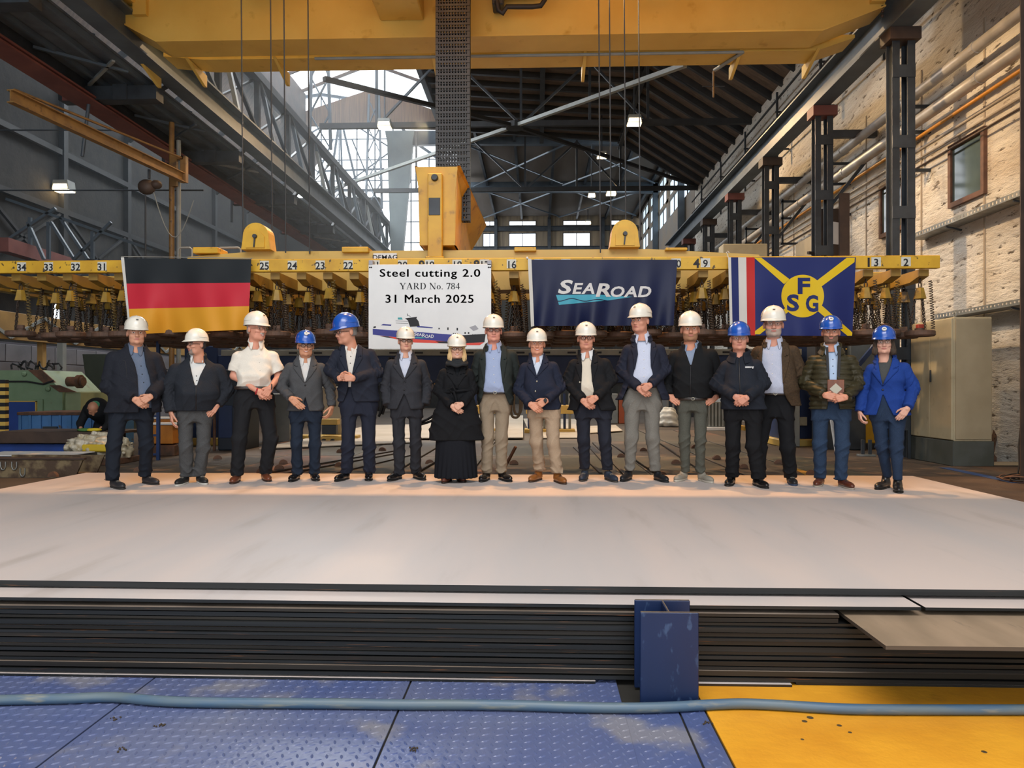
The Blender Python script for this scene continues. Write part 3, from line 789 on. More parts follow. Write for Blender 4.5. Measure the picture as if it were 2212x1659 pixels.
# lattice gantry in front of the bright gable
lg = empty('lattice_tower', at(745, 500, 43.5)); tag(lg, 'thin steel lattice tower standing before the bright gable window', 'lattice tower')
b0 = at(745, 500, 43.5)
def loc_(u, v): return at(u, v, 43.5) - b0
for (ua, va, ub, vb, w) in ((735, 250, 700, 480, .12), (735, 250, 745, 575, .1), (735, 250, 790, 480, .12), (640, 270, 850, 268, .12), (600, 330, 735, 250, .08), (735, 250, 860, 330, .08), (690, 370, 830, 365, .1), (640, 480, 720, 300, .08), (835, 480, 760, 300, .08), (690, 440, 840, 330, .07), (650, 340, 800, 470, .07), (600, 410, 900, 412, .14)):
    MB().bar(loc_(ua, va), loc_(ub, vb), w, w).build('lattice_bar', m_bsteel, lg)
MB().ball((loc_(738, 255)), (.5, .3, .6), 8, 6).build('node_box', m_dsteel, lg)

# ---------------------------------------------------------------- high-bay lamps
m_lens = M('lamp_lens', '#ffe0a8', .4, emit='#ffd9a0', estr=14.0)
m_lens2 = M('pale_lamp_lens', '#ffe9c8', .4, emit='#ffe2b5', estr=5.0)
def lamp(u, v, Y, w, label, lens=None, top=None):
    p = at(u, v, Y)
    e = empty('high_bay_lamp', p); tag(e, label, 'lamp', 'high-bay lamps')
    h = w * .55
    o = MB(); o.prism([(-w / 2, 0), (w / 2, 0), (w * .42, h), (-w * .42, h)], (-w * .35, w * .35)); o.build('housing', m_grey, e)
    MB().box(-w * .46, w * .46, -w * .32, w * .32, -.03, -.002).build('lens', lens or m_lens, e)
    MB().prism([(-w * .44, .02), (w * .44, .02), (w * .38, h * .55), (-w * .38, h * .55)], (-w * .37, -w * .352)).build('lens', lens or m_lens, e)
    MB().bar((0, 0, h), (0, 0, max(.5, (top or 14.0) - p.z)), .05, .05).build('hanger', m_dsteel, e)
lamp(831, 275, 26.6, .5, 'box lamp with pale lens before the bright gable, left of the cable chain', m_lens2)
lamp(1370, 268, 26.7, .52, 'bright warm lamp hanging at the nearer roof truss')
lamp(1300, 340, 33.0, .44, 'small warm lamp at the crossing of the roof braces')
lamp(1278, 424, 38.0, .38, 'small warm lamp below the farther truss, left of a pair')
lamp(1320, 420, 37.0, .5, 'small warm lamp below the farther truss, right of a pair')
lamp(1270, 483, 55.0, .45, 'tiny warm lamp at the rear wall windows', top=14.76)
lamp(138, 412, 21.0, .5, 'warm lamp hanging in the dark left aisle, nearer one')
lamp(328, 494, 27.0, .45, 'warm lamp hanging in the dark left aisle, farther one')
# ---------------------------------------------------------------- jib crane in the left aisle
m_jib = M('orange_jib_paint', '#94703c', .55, col2='#7d5c33', scale=5, col3='#5d4630', c3scale=7)
jp = at(371, 545, 17.0); jb = at(398, 385, 17.0)
j = empty('jib_crane', (jp.x, 17.0, FZ)); tag(j, 'orange jib crane arm with hoist on a slim post in the left aisle', 'jib crane')
J = lambda p: Vector(p) - Vector((jp.x, 17.0, FZ))
zt = jb.z
MB().cyl((0, 0, 0), (0, 0, zt - FZ + 1.3), .06, 10).build('post', m_jib, j)
MB().cyl((.14, .05, 0), (.14, .05, zt - FZ + .9), .05, 10).build('side_pipe', m_grey, j)
le = at(22, 205, 12.1)
MB().ibeam(J((jb.x, 17.0, zt)), J((le.x, 12.1, zt)), .13, .22, .02).build('arm', m_jib, j)
MB().cyl(J((jb.x - .02, 16.9, zt + .45)), J((le.x, 12.2, zt + .14)), .025, 7).build('tie_rod', m_jib, j)
MB().bar(J((jb.x, 17, zt - .1)), J((jb.x, 17, zt + .5)), .13, .13).build('end_frame', m_jib, j)
MB().bar(J((jb.x - .22, 17, zt - .2)), J((jb.x - .22, 17, zt + .5)), .16, .16).build('bearing', m_jib, j)
MB().bar(J((jb.x - .22, 17, zt + .46)), J((jb.x, 17, zt + .46)), .13, .08).build('end_frame', m_jib, j)
hp_ = at(322, 398, 15.9)
h = empty('chain_hoist', (hp_.x, 15.9, zt - .12)); tag(h, 'dark electric chain hoist hanging from the orange jib arm', 'hoist')
MB().cyl((0, 0, 0), (0, 0, -.2), .03, 8).build('trolley_hook', m_dsteel, h)
MB().ball((-.05, 0, -.38), (.2, .14, .17), 10, 7).build('hoist_body', m_brown, h)
MB().ball((.16, 0, -.33), (.13, .11, .1), 9, 6).build('motor', m_brown, h)
MB().cyl((-.08, 0, -.5), (-.08, 0, -2.6), .02, 6).build('load_chain', m_rope, h)
MB().tube([Vector((.1, 0, -.5)) + Vector((.75 * t, .3 * t, -.9 * math.sin(math.pi * t) - .1 * t)) for t in np.linspace(0, 1, 12)], .012, 5).build('control_cable', m_grey, h)
# thin pendant pipes hanging in the left aisle
for (ua, va, ub, vb, Y) in ((206, 105, 178, 338, 15), (503, 330, 500, 480, 23)):
    a, b = at(ua, va, Y), at(ub, vb, Y)
    tag(MB().cyl(a, b, .035, 7).build('hanging_rod', m_bsteel), 'thin rod hanging from the walkway, %s one' % ('nearer' if Y < 20 else 'farther'), 'rod')
# far aisle: dark lattice and reddish crane rail
al = empty('aisle_truss', (0, 19, 0)); tag(al, 'dim lattice truss at the far end of the left aisle', 'lattice truss')
for (ua, va, ub, vb) in ((-20, 430, 330, 540), (0, 520, 120, 450), (65, 470, 65, 560), (105, 480, 105, 560), (110, 480, 160, 560), (60, 480, 95, 560), (130, 470, 190, 560), (160, 560, 240, 480), (200, 500, 200, 560)):
    a, b = at(max(ua, 14), va, 19), at(ub, vb, 19); a.y -= 19; b.y -= 19
    MB().bar(a, b, .08, .07).build('truss_bar', m_bsteel, al)
ra = MB(); a, b = at(5, 528, 18), at(150, 572, 21); ra.bar(a, b, .3, .35)
tag(ra.build('aisle_rail', m_redox), 'red oxide crane rail along the far left wall', 'crane rail')
# thin level wires across the left aisle
for (v, Y, ua, ub) in ((281, 18, -70, 430), (411, 18, -70, 440)):
    tag(MB().cyl(at(ua, v, Y), at(ub, v, Y), .02, 5).build('tie_rod', m_dsteel), 'thin level tie rod across the left aisle, %s' % ('upper' if v < 300 else 'lower'), 'rod')
# aisle end wall behind the truss
we_ = MB(); we_.box(X0 - .4, -8.5, 39.6, 40, -.1, 11.8)
struct(we_.build('wall_aisle_end', m_lbrick))
# ================================================================ overhead travelling crane (yellow box girder)
GY = 13.5
cr = empty('overhead_crane', (0, GY, 7.9)); tag(cr, 'yellow overhead travelling crane with a wide box girder across the hall', 'crane')
gz = at(1100, 76, GY).z - 7.9        # underside
def gp_(u, v): 
    p = at(u, v, GY); return (p.x, p.z - 7.9)
xl0, xl1, xr1, xr0 = gp_(250, 50)[0], gp_(338, 88)[0], gp_(1775, 68)[0], gp_(1912, 25)[0]
ztop = 2.6
o = MB(); o.prism([(xl0, gz + .42), (xl1, gz), (xr1, gz), (xr0, gz + .42), (xr0, ztop), (xl0, ztop)], (0, .05)); o.build('front_web', m_yel, cr)
o = MB(); o.prism([(xl0, gz + .42), (xl1, gz), (xr1, gz), (xr0, gz + .42), (xr0, ztop), (xl0, ztop)], (.62, .67)); o.build('rear_web', m_yel, cr)
o = MB(); o.box(xl1, xr1, -.04, .62, gz - .03, gz); o.build('bottom_flange', m_yel, cr)
for (xa, xb) in ((xl0, xl1), (xr0, xr1)):
    o = MB(); o.add([(xa, -.04, gz + .42), (xb, -.04, gz), (xb, .62, gz), (xa, .62, gz + .42), (xa, -.04, gz + .39), (xb, -.04, gz - .03), (xb, .62, gz - .03), (xa, .62, gz + .39)],
                    [(0, 1, 2, 3), (4, 7, 6, 5), (0, 4, 5, 1), (1, 5, 6, 2), (2, 6, 7, 3), (3, 7, 4, 0)]); o.build('end_flange', m_yel, cr)
# rear walkway plate below/behind the girder with its ribs, conductor pipe between
o = MB(); o.prism([(xl1 - .25, gz + .05), (xl1 + .55, gz - .03), (xr1 + .2, gz - .03), (xr1 + .9, gz + .2), (xr1 + .9, gz + .26), (xl1 - .25, gz + .12)], (.74, 1.32)); o.build('walkway_plate', m_yel, cr)
for u in (318, 420, 605, 940, 1262, 1592, 1755):
    p = at(u, 150, GY + 1.0); x = p.x
    o = MB(); o.prism([(0.66, gz - .02), (1.5, gz - .02), (1.5, gz - .26), (1.42, gz - .26)], (x - .03, x + .03), fn=lambda a, b, d: (d, a, b)); o.build('rib', m_yel, cr)
p0, p1 = at(680, 104, GY + .7), at(1605, 101, GY + .7)
MB().cyl((p0.x, .7, gz - .06), (p1.x, .7, gz - .06), .03, 8).build('conductor_pipe', m_grey, cr)
MB().cyl((p1.x, .7, gz - .06), (p1.x - .35, 1.5, gz - .06), .035, 8).build('conductor_pipe', m_grey, cr)
MB().cyl((p1.x - .38, 1.45, gz - .1), (p1.x - .38, 1.45, gz - .62), .018, 6).build('current_collector', m_jib, cr)
MB().cyl((p1.x - .6, 1.45, gz - .4), (p1.x - .15, 1.45, gz - .4), .01, 5).build('current_collector', m_dsteel, cr)
# end carriages on the rails
for (x, nm) in ((RXL, 'l'), (RXR, 'r')):
    o = MB(); o.bbox(x - .26, x + .26, -5.2, 1.5, .72, 1.5, .03); o.build('end_carriage', m_yel, cr)
    for y in (-4.6, .9): MB().lathe([(.3, -.08), (.3, .08)], 16, (x, y, .99), 'X').build('wheel', m_dsteel, cr)
    o = MB(); s = 1 if x < 0 else -1; o.box(x + s * .2 - (.25 if s < 0 else 0), x + s * .2 + (.25 if s > 0 else 0), -.1, .7, gz + .45, ztop); o.build('end_plate', m_yel, cr)
# bolts down the left and right joints
for (u, n) in ((259, 5), (1906, 4)):
    for q in range(n):
        p = gp_(u, 5 + q * 10); MB().ball((p[0], -.01, p[1]), .03, 6, 4).build('bolt', m_brown, cr)
# boxes and motor on the girder's face
bx0, bx1 = gp_(822, 40), gp_(916, 40)
MB().bbox(bx0[0], bx1[0], -1.2, 0, gp_(850, 45)[1], ztop, .02).build('drive_box', m_yel, cr)
c0 = gp_(1092, 16); c1 = gp_(1172, 16)
MB().lathe([(.0, -.02), (.24, 0), (.24, .62), (.0, .64)], 18, (c0[0], -.3, gz + .78), 'X').build('motor', M('pale_motor_yellow', '#c9a860', .5), cr)
MB().bbox(gp_(1066, 0)[0], gp_(1090, 0)[0], -.42, -.08, gp_(1066, 35)[1], ztop, .02).build('terminal_box', m_dsteel, cr)
cb = [gp_(1076, 30), gp_(1080, 50), (gp_(1088, 56)), gp_(1097, 42), gp_(1120, 42), gp_(1150, 42), gp_(1168, 40), gp_(1176, 28), gp_(1180, 0), gp_(1180, -20)]
MB().tube([(a, -.45, b) for a, b in cb], .045, 8).build('cable_loop', m_cable, cr)
for (ua, ub, vb) in ((545, 582, 14), (588, 612, 12), (1392, 1412, 4), (1418, 1440, 6)):
    for q in range(3):
        a, b = gp_(ua, -10), gp_(ub, -10); dz = gp_(ua, vb - q * 3)[1]
        pts = [(a[0] + (b[0] - a[0]) * t, -.35 - .03 * q, a[1] + (dz - a[1]) * math.sin(math.pi * t)) for t in np.linspace(0, 1, 9)]
        MB().tube(pts, .025, 6).build('cable_loop', m_cable, cr)
# second girder of the crane (towards the camera, above the frame) that carries the trolley with the rest
o = MB(); o.box(-7.3, 6.0, -3.85, -3.2, .1, 2.4); o.build('second_girder', m_yel, cr)
# hoisting ropes: four from each sheave
BY = 11.0                     # depth of the spreader's front beam
for k_, u in enumerate((525, 588, 617, 669, 1297, 1320, 1352, 1383)):
    Yr = BY + .75 + .12 * (k_ % 2)
    vb = (520, 500, 546, 548, 546, 500, 500, 520)[k_]
    a, b = at(u, vb, Yr), at(u, -60, Yr)
    side = 'left' if u < 1000 else 'right'
    tag(MB().cyl(a, (a.x - .05, Yr, 11.0), .011, 6).build('wire_rope', m_rope), '%s steel hoisting rope above the %s sheave housing' % (['first', 'second', 'third', 'fourth'][k_ % 4], side), 'rope', 'hoisting ropes')

# ---------------------------------------------------------------- energy chain falling from the crane
ec = empty('cable_chain', at(979, 420, 12.75)); ec.location.z = 4.4
tag(ec, 'black ladder-like cable carrier chain hanging from crane to yellow trough', 'cable chain')
m_chain = M('black_plastic', '#2e3236', .5, col2='#252a2e', scale=6)
pw = 68 / 1600 * 12.75; pit = 13.6 / 1600 * 12.75
o = MB()
for s in (-1, 1): o.box(s * pw / 2 - .025, s * pw / 2 + .025, -.09, .09, 0, pit * .92)
o.box(-pw / 2, pw / 2, -.09, -.075, pit * .0, pit * .34); o.box(-pw / 2, pw / 2, .075, .09, pit * .0, pit * .34)
n_ = 11
for q in range(1, n_): 
    x = -pw / 2 + pw * q / n_; o.box(x - .011, x + .011, -.085, .085, 0, pit)
o.box(-pw / 2, pw / 2, -.09, -.08, pit * .62, pit * .72)
me = o.mesh('chain_link', m_chain)
for q in range(int(5.6 / pit)): link('chain_link', me, ec, (0, 0, q * pit))

# ---------------------------------------------------------------- the spreader (lifting beam) with numbered front beam
sp = empty('lifting_beam', (0, BY, 3.25)); tag(sp, 'long yellow magnet lifting beam with numbered front rail', 'lifting beam')
fb0, fb1 = at(-140, 575, BY).x, at(2027, 575, BY).x
FBZ0, FBZ1 = 0.02, 0.205
o = MB(); o.bbox(fb0, fb1, -.05, .05, FBZ0, FBZ1, .006); o.build('front_rail', m_yelw, sp)
o = MB(); o.bbox(fb0, fb1, .0, .12, FBZ1 - .02, FBZ1, .004); o.build('rail_flange', m_yelw, sp)
o = MB(); o.prism([(at(405, 0, 11.9).x, .42), (at(545, 0, 11.9).x, .5), (at(1400, 0, 11.9).x, .5), (at(1640, 0, 11.9).x, .4), (at(1640, 0, 11.9).x, -.14), (at(405, 0, 11.9).x, -.14)], (.9, 1.4)); o.build('main_girder', m_yel, sp)
o = MB(); o.bbox(fb0 + .6, fb1 - .5, 2.6, 2.72, -.1, .1, .006); o.build('rear_rail', m_yel, sp)
o = MB(); o.bbox(fb0 + .2, fb1 - .3, .95, 1.35, -.12, .12, .01); o.build('girder_wing', m_yel, sp)
# number plates
m_plate = M('pale_number_plate', '#d3d2c8', .6, col2='#c2c0b4', scale=20)
for (s, u) in (('34', 52), ('33', 110), ('32', 168), ('31', 225), ('30', 284), ('29', 342), ('28', 400), ('27', 458), ('26', 516), ('25', 574), ('24', 634), ('23', 694), ('22', 754), ('21', 812), ('20', 871), ('19', 929), ('18', 988), ('17', 1047), ('16', 1105), ('15', 1164), ('14', 1222), ('10', 1459), ('9', 1522), ('3', 1889), ('2', 1953)):
    p = at(u, 568, BY)
    pl = MB().box(-.068, .068, -.0035, 0, -.066, .066).build('number_plate', m_plate, sp, (p.x, -.052, .115))
    text('number', s, .15, m_ink, pl, (0, -.0045, -.018), bold=.003, extrude=.0008)
for (s, u) in (('9', 912), ('8', 1030), ('4', 1503), ('1', 1873)):
    p = at(u, 568, BY); text('painted_number', s, .18, m_ink, sp, (p.x, -.0525, .10), bold=.006, extrude=.0008)
# crossbeams under the rails, one per number
pitch = .401
x = at(52, 570, BY).x - .17; crossx = []
while x > fb0 + .3: x -= pitch
x += pitch
while x < fb1 - .05: crossx.append(x); x += pitch
o = MB(); o.prism([(0, 0.0), (3.1, 0.0), (3.1, -.16), (.28, -.16), (0, -.1)], (-.07, .07), fn=lambda a, b, d: (d, a, b)); me = o.mesh('crossbeam', M('crossbeam_ochre', '#a07f30', .55, col2='#87692b', scale=3))
for x in crossx: link('crossbeam', me, sp, (x, 0.06, .02))
# sheave housings
m_arch = M('sheave_yellow', '#ddb02f', .45, col2='#c99d29', scale=4, col3='#8e7028', c3scale=6)
for u in (552, 1350):
    p = at(u, 545, 11.7); s_ = empty('sheave_housing', (p.x, 11.7 - BY, .5), parent=sp)
    prof = [(-.235, 0), (-.21, .16)] + [(.205 * -math.cos(t), .22 + .205 * math.sin(t)) for t in np.linspace(0, math.pi, 15)] + [(.21, .16), (.235, 0)]
    MB().prism(prof, (0, .3)).build('housing_shell', m_arch, s_)
    prof2 = [(-.15, .02), (-.15, .2), (-.08, .27), (0, .29), (.08, .27), (.15, .2), (.15, .02)]
    MB().prism(prof2, (-.02, 0)).build('front_cover', m_arch, s_)
    MB().lathe([(.0, .045), (.032, .045), (.036, .02), (.036, 0)], 12, (0, -.02, .2), 'Y').build('axle_hub', m_dsteel, s_)
    MB().bar((.0, -.035, .17), (-.015, -.035, .03), .02, .02).build('grease_pipe', m_dsteel, s_)
# boxes on top of the girder
for (ua, ub, vt) in ((416, 470, 534), (738, 795, 533), (1111, 1158, 534), (1438, 1485, 535)):
    a, b = at(ua, vt, 11.8), at(ub, vt, 11.8)
    MB().bbox(a.x, b.x, .8, 1.2, .46, a.z - 3.25, .008).build('junction_box', m_arch, sp)
o = MB(); a, b = at(790, 560, 11.35), at(843, 551, 11.35)
bd = MB().box(-.19, .19, 0, .01, -.06, .06).build('maker_plate', m_white, sp, ((a.x + b.x) / 2, .88, .395))
text('maker_name', 'DEMAG', .105, m_ink, bd, (0, -.002, -.01), bold=.0015, sx=1.15, extrude=.0008)
# guard rails on the left of the beam
for (ua, ub) in ((385, 415), (470, 520)):
    a, b = at(ua, 535, 12.0), at(ub, 535, 12.0)
    MB().tube([(a.x, 1.0, .2), (a.x, 1.0, a.z - 3.25 - .03), (a.x + .04, 1.0, a.z - 3.25), (b.x - .04, 1.0, a.z - 3.25), (b.x, 1.0, a.z - 3.28), (b.x, 1.0, .3)], .015, 6).build('guard_rail', m_grey, sp)
# ---------------------------------------------------------------- yellow trough that takes the cable chain
TY = 11.75
a, b = at(906, 530, TY), at(983, 360, TY)
tr = empty('chain_trough', (0, 0, 0), parent=sp)
tr.location = ((a.x + b.x) / 2, TY - BY, a.z - 3.25)
hw = (b.x - a.x) / 2; ht = b.z - a.z; tl = 2.9
m_tr = M('trough_yellow', '#d6a72c', .45, col2='#c4932a', scale=2.5, col3='#8a6630', c3scale=5, c3ramp=(.6, .72))
MB().prism([(-hw, 0), (hw, 0), (hw, ht * .62), (hw + .04, ht), (-hw - .06, ht), (-hw, ht * .62)], (0, .02)).build('front_panel', m_tr, tr)
MB().box(-hw, hw, .02, tl, -.0, .02).build('trough_floor', m_tr, tr)
for s in (-1, 1):
    o = MB(); o.add([(s * hw, .02, 0), (s * hw, tl, 0), (s * hw, tl, ht * .35), (s * (hw + .03), .02, ht), (s * (hw - .02), .02, 0), (s * (hw - .02), tl, 0), (s * (hw - .02), tl, ht * .35), (s * (hw + .01), .02, ht)],
                    [(0, 1, 2, 3), (4, 7, 6, 5), (0, 4, 5, 1), (1, 5, 6, 2), (2, 6, 7, 3), (3, 7, 4, 0)]); o.build('side_panel', m_tr, tr)
    o = MB(); o.add([(s * (hw + .03), .02, ht), (s * hw, tl, ht * .35), (s * (hw + .3), tl, ht * .75), (s * (hw + .08), .02, ht + .01)], [(0, 1, 2, 3)])
    o.add([(s * (hw + .03), .02, ht + .015), (s * hw, tl, ht * .365), (s * (hw + .3), tl, ht * .765), (s * (hw + .08), .02, ht + .025)], [(0, 1, 2, 3)]); o.build('side_flare', m_tr, tr)
sx0, sx1 = at(926, 0, TY).x - tr.location.x, at(957, 0, TY).x - tr.location.x
MB().bbox(sx0, sx1, -.12, 0, -.35, at(0, 388, TY).z - a.z, .01).build('front_post', m_tr, tr)
MB().lathe([(.0, .06), (.045, .06), (.055, .03), (.055, 0)], 14, ((sx0 + sx1) / 2, -.12, at(0, 398, TY).z - a.z), 'Y').build('lamp_hub', m_dsteel, tr)
MB().bbox(sx0 + .02, sx1 - .03, -.135, -.12, at(0, 476, TY).z - a.z, at(0, 440, TY).z - a.z, .003).build('grey_sign', m_dsteel, tr)
MB().bbox(sx0 - .03, sx1 + .03, -.14, .1, -.4, -.2, .01).build('foot_bracket', m_tr, tr)

# ---------------------------------------------------------------- lifting magnets hanging under the beam
m_disc = M('rusty_magnet_disc', '#6b5040', .7, metal=.2, col2='#4a3c33', scale=9, detail=7, col3='#3a322d', c3scale=4, bump=.2)
m_hood = M('worn_hood_yellow', '#a5842c', .55, col2='#86692a', scale=8, col3='#3d3322', c3scale=9, c3ramp=(.58, .66))
m_chn = M('dark_rusty_chain', '#44382f', .6, metal=.4, col2='#332c27', scale=20)
DT, DB, HB, HT = 2.50 - 3.25, 2.41 - 3.25, 2.985 - 3.25, 3.12 - 3.25      # relative to beam origin
o = MB(); o.lathe([(.0, DB), (.19, DB), (.208, DB + .018), (.208, DT - .02), (.195, DT - .004), (.07, DT), (.07, DT + .03), (.0, DT + .03)], 24); disc_me = o.mesh('magnet_disc', m_disc)
o = MB(); o.lathe([(.056, HT), (.092, HB - .02), (.08, HB - .02), (.05, HT - .01)], 6); o.lathe([(.0, HT), (.056, HT), (.056, HT + .008), (0, HT + .008)], 6); hood_me = o.mesh('hood', m_hood)
def chain_mesh(pa, pb, name, n=12, r=.0062):
    mb = MB(); pa = Vector(pa); pb = Vector(pb); d = (pb - pa); L = d.length / n; R = vrot(d)
    for i in range(n):
        c = pa + d * ((i + .5) / n); pts = []
        for k in range(8):
            t = 2 * math.pi * k / 8
            q = Vector((math.cos(t) * .015, 0, math.sin(t) * L * .66))
            if i % 2: q = Vector((0, q.x, q.z))
            pts.append(c + R @ q)
        mb.tube(pts, r, 4, closed=True)
    return mb.mesh(name, m_chn)
ch_me = [chain_mesh((.06 * math.cos(t), .06 * math.sin(t), HB), (.13 * math.cos(t), .13 * math.sin(t), DT), 'chain') for t in (.4, .4 + 2.09, .4 + 4.19)]
def coil_mesh(name, x0, mat, rr, turns):
    pts = []
    for i in range(turns * 7):
        t = 2 * math.pi * i / 7; f = i / (turns * 7)
        pts.append((x0 + .05 * f + rr * math.cos(t), -.09 + rr * math.sin(t), DT + .01 + (HT - DT + .1) * (1 - f)))
    return MB().tube(pts, .0068, 4).mesh(name, mat)
coil_me = [coil_mesh('spiral_cable', .1, M('brown_spiral_cable', '#4d4033', .5), .024, 20), coil_mesh('spiral_cable', .13, M('ochre_spiral_cable', '#6b5a30', .5), .028, 16)]
o = MB(); o.tube([(.022 * math.cos(t), 0, HT + .05 + .045 * math.sin(t)) for t in np.linspace(0, 2 * math.pi, 11)[:-1]], .008, 5, closed=True)
o.tube([(0, .018 * math.cos(t), HT + .115 + .035 * math.sin(t)) for t in np.linspace(0, 2 * math.pi, 11)[:-1]], .008, 5, closed=True)
hook_me = o.mesh('shackle', m_chn)
o = MB(); o.bbox(-.05, .05, -.03, .03, DT + .03, DT + .09, .006); lug_me = o.mesh('terminal_block', m_disc)
lug2_me = lug_me.copy(); lug2_me.materials.clear(); lug2_me.materials.append(M('red_terminal', '#9c3a2c', .6))
random.seed(5)
NROW = 6
rowname = ['front row', 'second row', 'third row', 'fourth row', 'fifth row', 'rear row']
ORD = ['first', 'second', 'third', 'fourth', 'fifth', 'sixth', 'seventh', 'eighth', 'ninth']
SPANS = ((262, ''), (545, 'under the black red gold flag'), (796, ''), (1062, 'under the white sign'), (1147, ''), (1462, 'under the dark blue flag'), (1576, ''), (1848, 'under the yellow-disc flag'), (9999, ''))
NUMW = {34: 'thirty-four', 33: 'thirty-three', 32: 'thirty-two', 31: 'thirty-one', 30: 'thirty', 26: 'twenty-six', 25: 'twenty-five', 24: 'twenty-four', 23: 'twenty-three', 22: 'twenty-two', 21: 'twenty-one', 17: 'seventeen', 16: 'sixteen', 15: 'fifteen'}
def place(x):   # where along the beam: by the rail number above it, else counted under a flag or the sign
    u = VPX + x / BY * 1600; lo = -200
    for lim, s_ in SPANS:
        if u < lim:
            k_ = sum(1 for q in crossx if lo <= VPX + q / BY * 1600 < u)
            n_ = round(34 - (u - 52 + 24) / 58.5)
            if s_: return '%s from the left %s' % (ORD[k_], s_)
            if u < 62: return 'below rail number thirty-four' if u > 28 else 'cut by the left photo edge'
            return 'below rail number %s' % NUMW.get(n_, 'sixteen') if lim < 1148 else '%s from the left %s' % (ORD[k_], 'between the two blue flags' if lim == 1576 else 'right of the yellow-disc flag')
        lo = lim
crossx = [q for q in crossx if VPX + q / BY * 1600 > -28]
for ci, x in enumerate(crossx):
    for r in range(NROW):
        y = .16 + r * .5 + (.25 if ci % 2 else 0)
        xx = x + random.uniform(-.012, .012)
        sc_ = 1.0
        lift = random.uniform(-.012, .012) + (.02 if (ci + r) % 3 == 0 else 0)
        e = empty('lifting_magnet', (xx, BY + y, 3.25 - .115 + lift), random.uniform(0, 6.28) if r > 0 else random.uniform(-.3, .3))
        last = ci == len(crossx) - 1 and r == 0
        lab = 'round rusty lifting magnet with red block, rightmost of the front row' if last else 'rusty round magnet %s, %s' % (place(x), rowname[r])
        tag(e, lab, 'lifting magnet', 'lifting magnets under the yellow beam')
        link('magnet_disc', disc_me, e)
        if r < 5:
            link('hood', hood_me, e)
            for m_ in ch_me: link('chain', m_, e)
            link('shackle', hook_me, e)
        else:
            link('hood', hood_me, e); link('chain', ch_me[0], e); link('shackle', hook_me, e)
        if r < 4: link('spiral_cable', coil_me[(ci + r) % 3 == 0], e)
        if r < 3: link('terminal_block', lug2_me if last else lug_me, e)
# ================================================================ flags and the sign board hung on the front rail
def decal_mesh(name, polys, mat, fn, step=9.0, back=None):
    """polygons in photo pixels, cut to a fine grid and laid on the cloth by fn(u,v)->xyz; back: optional second layer"""
    bm = bmesh.new()
    for poly in polys:
        vs = [bm.verts.new((p[0], p[1], 0)) for p in poly]
        bm.faces.new(vs)
    bmesh.ops.triangulate(bm, faces=bm.faces[:])
    if step:
        xs_ = [v.co.x for v in bm.verts]; ys_ = [v.co.y for v in bm.verts]
        for ax, lo, hi in ((0, min(xs_), max(xs_)), (1, min(ys_), max(ys_))):
            q = lo + step
            while q < hi:
                no = (1, 0, 0) if ax == 0 else (0, 1, 0)
                bmesh.ops.bisect_plane(bm, geom=bm.verts[:] + bm.edges[:] + bm.faces[:], plane_co=(q, 0, 0) if ax == 0 else (0, q, 0), plane_no=no)
                q += step
    mb = MB(); mb.smooth = True
    bm.verts.index_update(); bm.verts.ensure_lookup_table()
    src = [(v.co.x, v.co.y) for v in bm.verts]; fs = [[v.index for v in f.verts] for f in bm.faces]
    bm.free()
    mb.add([fn(u, v) for u, v in src], fs)
    if back is not None: mb.add([back(u, v) for u, v in src], fs)
    me = bpy.data.meshes.new(name); me.from_pydata(mb.v, [], mb.f); me.materials.append(mat)
    me.polygons.foreach_set('use_smooth', [True] * len(me.polygons)); me.update()
    return me

def text_polys(body, box, shear=0.0, bold=0.0, spacing=1.0, faux=0.0):
    """text fitted into a pixel box (u0, v0, u1, v1): returns mesh with vertices in pixel space"""
    me = text_mesh('t', body, 1.0, bold=bold, shear=shear, spacing=spacing, extrude=0.0)
    n = len(me.vertices); a = np.zeros(n * 3, np.float32); me.vertices.foreach_get('co', a); a = a.reshape(-1, 3)
    lo, hi = a.min(0), a.max(0)
    u = box[0] + (a[:, 0] - lo[0]) / (hi[0] - lo[0]) * (box[2] - box[0])
    v = box[3] - (a[:, 1] - lo[1]) / (hi[1] - lo[1]) * (box[3] - box[1])
    polys = [[(float(u[i]), float(v[i])) for i in p.vertices] for p in me.polygons]
    bpy.data.meshes.remove(me)
    if faux: polys = [[(a + d, b + e) for a, b in q] for q in polys for d, e in ((-faux, 0), (faux, 0), (0, faux * .6), (0, -faux * .6))]
    return polys

def Z(ox, oy, k): return lambda x, y: (ox + x / k, oy + y / k)
def zmap(z, pts): return [z(x, y) for x, y in pts]

class Flag:
    def __init__(s, name, label, cat, Y, corners, wave, cloth_y0):
        s.Y = Y; s.c = corners; s.wave = wave
        tl = at(*corners[0], Y)
        s.root = empty(name, tl); tag(s.root, label, cat); s.o = tl
    def P(s, off=0.0): return lambda u, v: tuple(at(u, v, s.Y + s.wave(u, v) - off) - s.o)
    def quad(s, s0, s1, t0, t1):
        (a, b), (c, d), (e, f), (g, h) = s.c      # TL TR BR BL
        def q(x, t):
            ux, vx = a + (c - a) * x, b + (d - b) * x
            uy, vy = g + (e - g) * x, h + (f - h) * x
            return ux + (uy - ux) * t, vx + (vy - vx) * t
        return [q(s0, t0), q(s1, t0), q(s1, t1), q(s0, t1)]
    def part(s, name, polys, mat, off=0.0, step=8.0, cloth=False):
        me = decal_mesh(name, polys, mat, s.P(off), step, s.P(off - .003) if cloth else None)
        return link(name, me, s.root)

def cloth(name, col, rough, col2=None, spec=.3, sheen=.0):
    return M(name, col, rough, col2=col2 or col, scale=2, spec=spec, sheen=sheen, bump=.05, bscale=300)
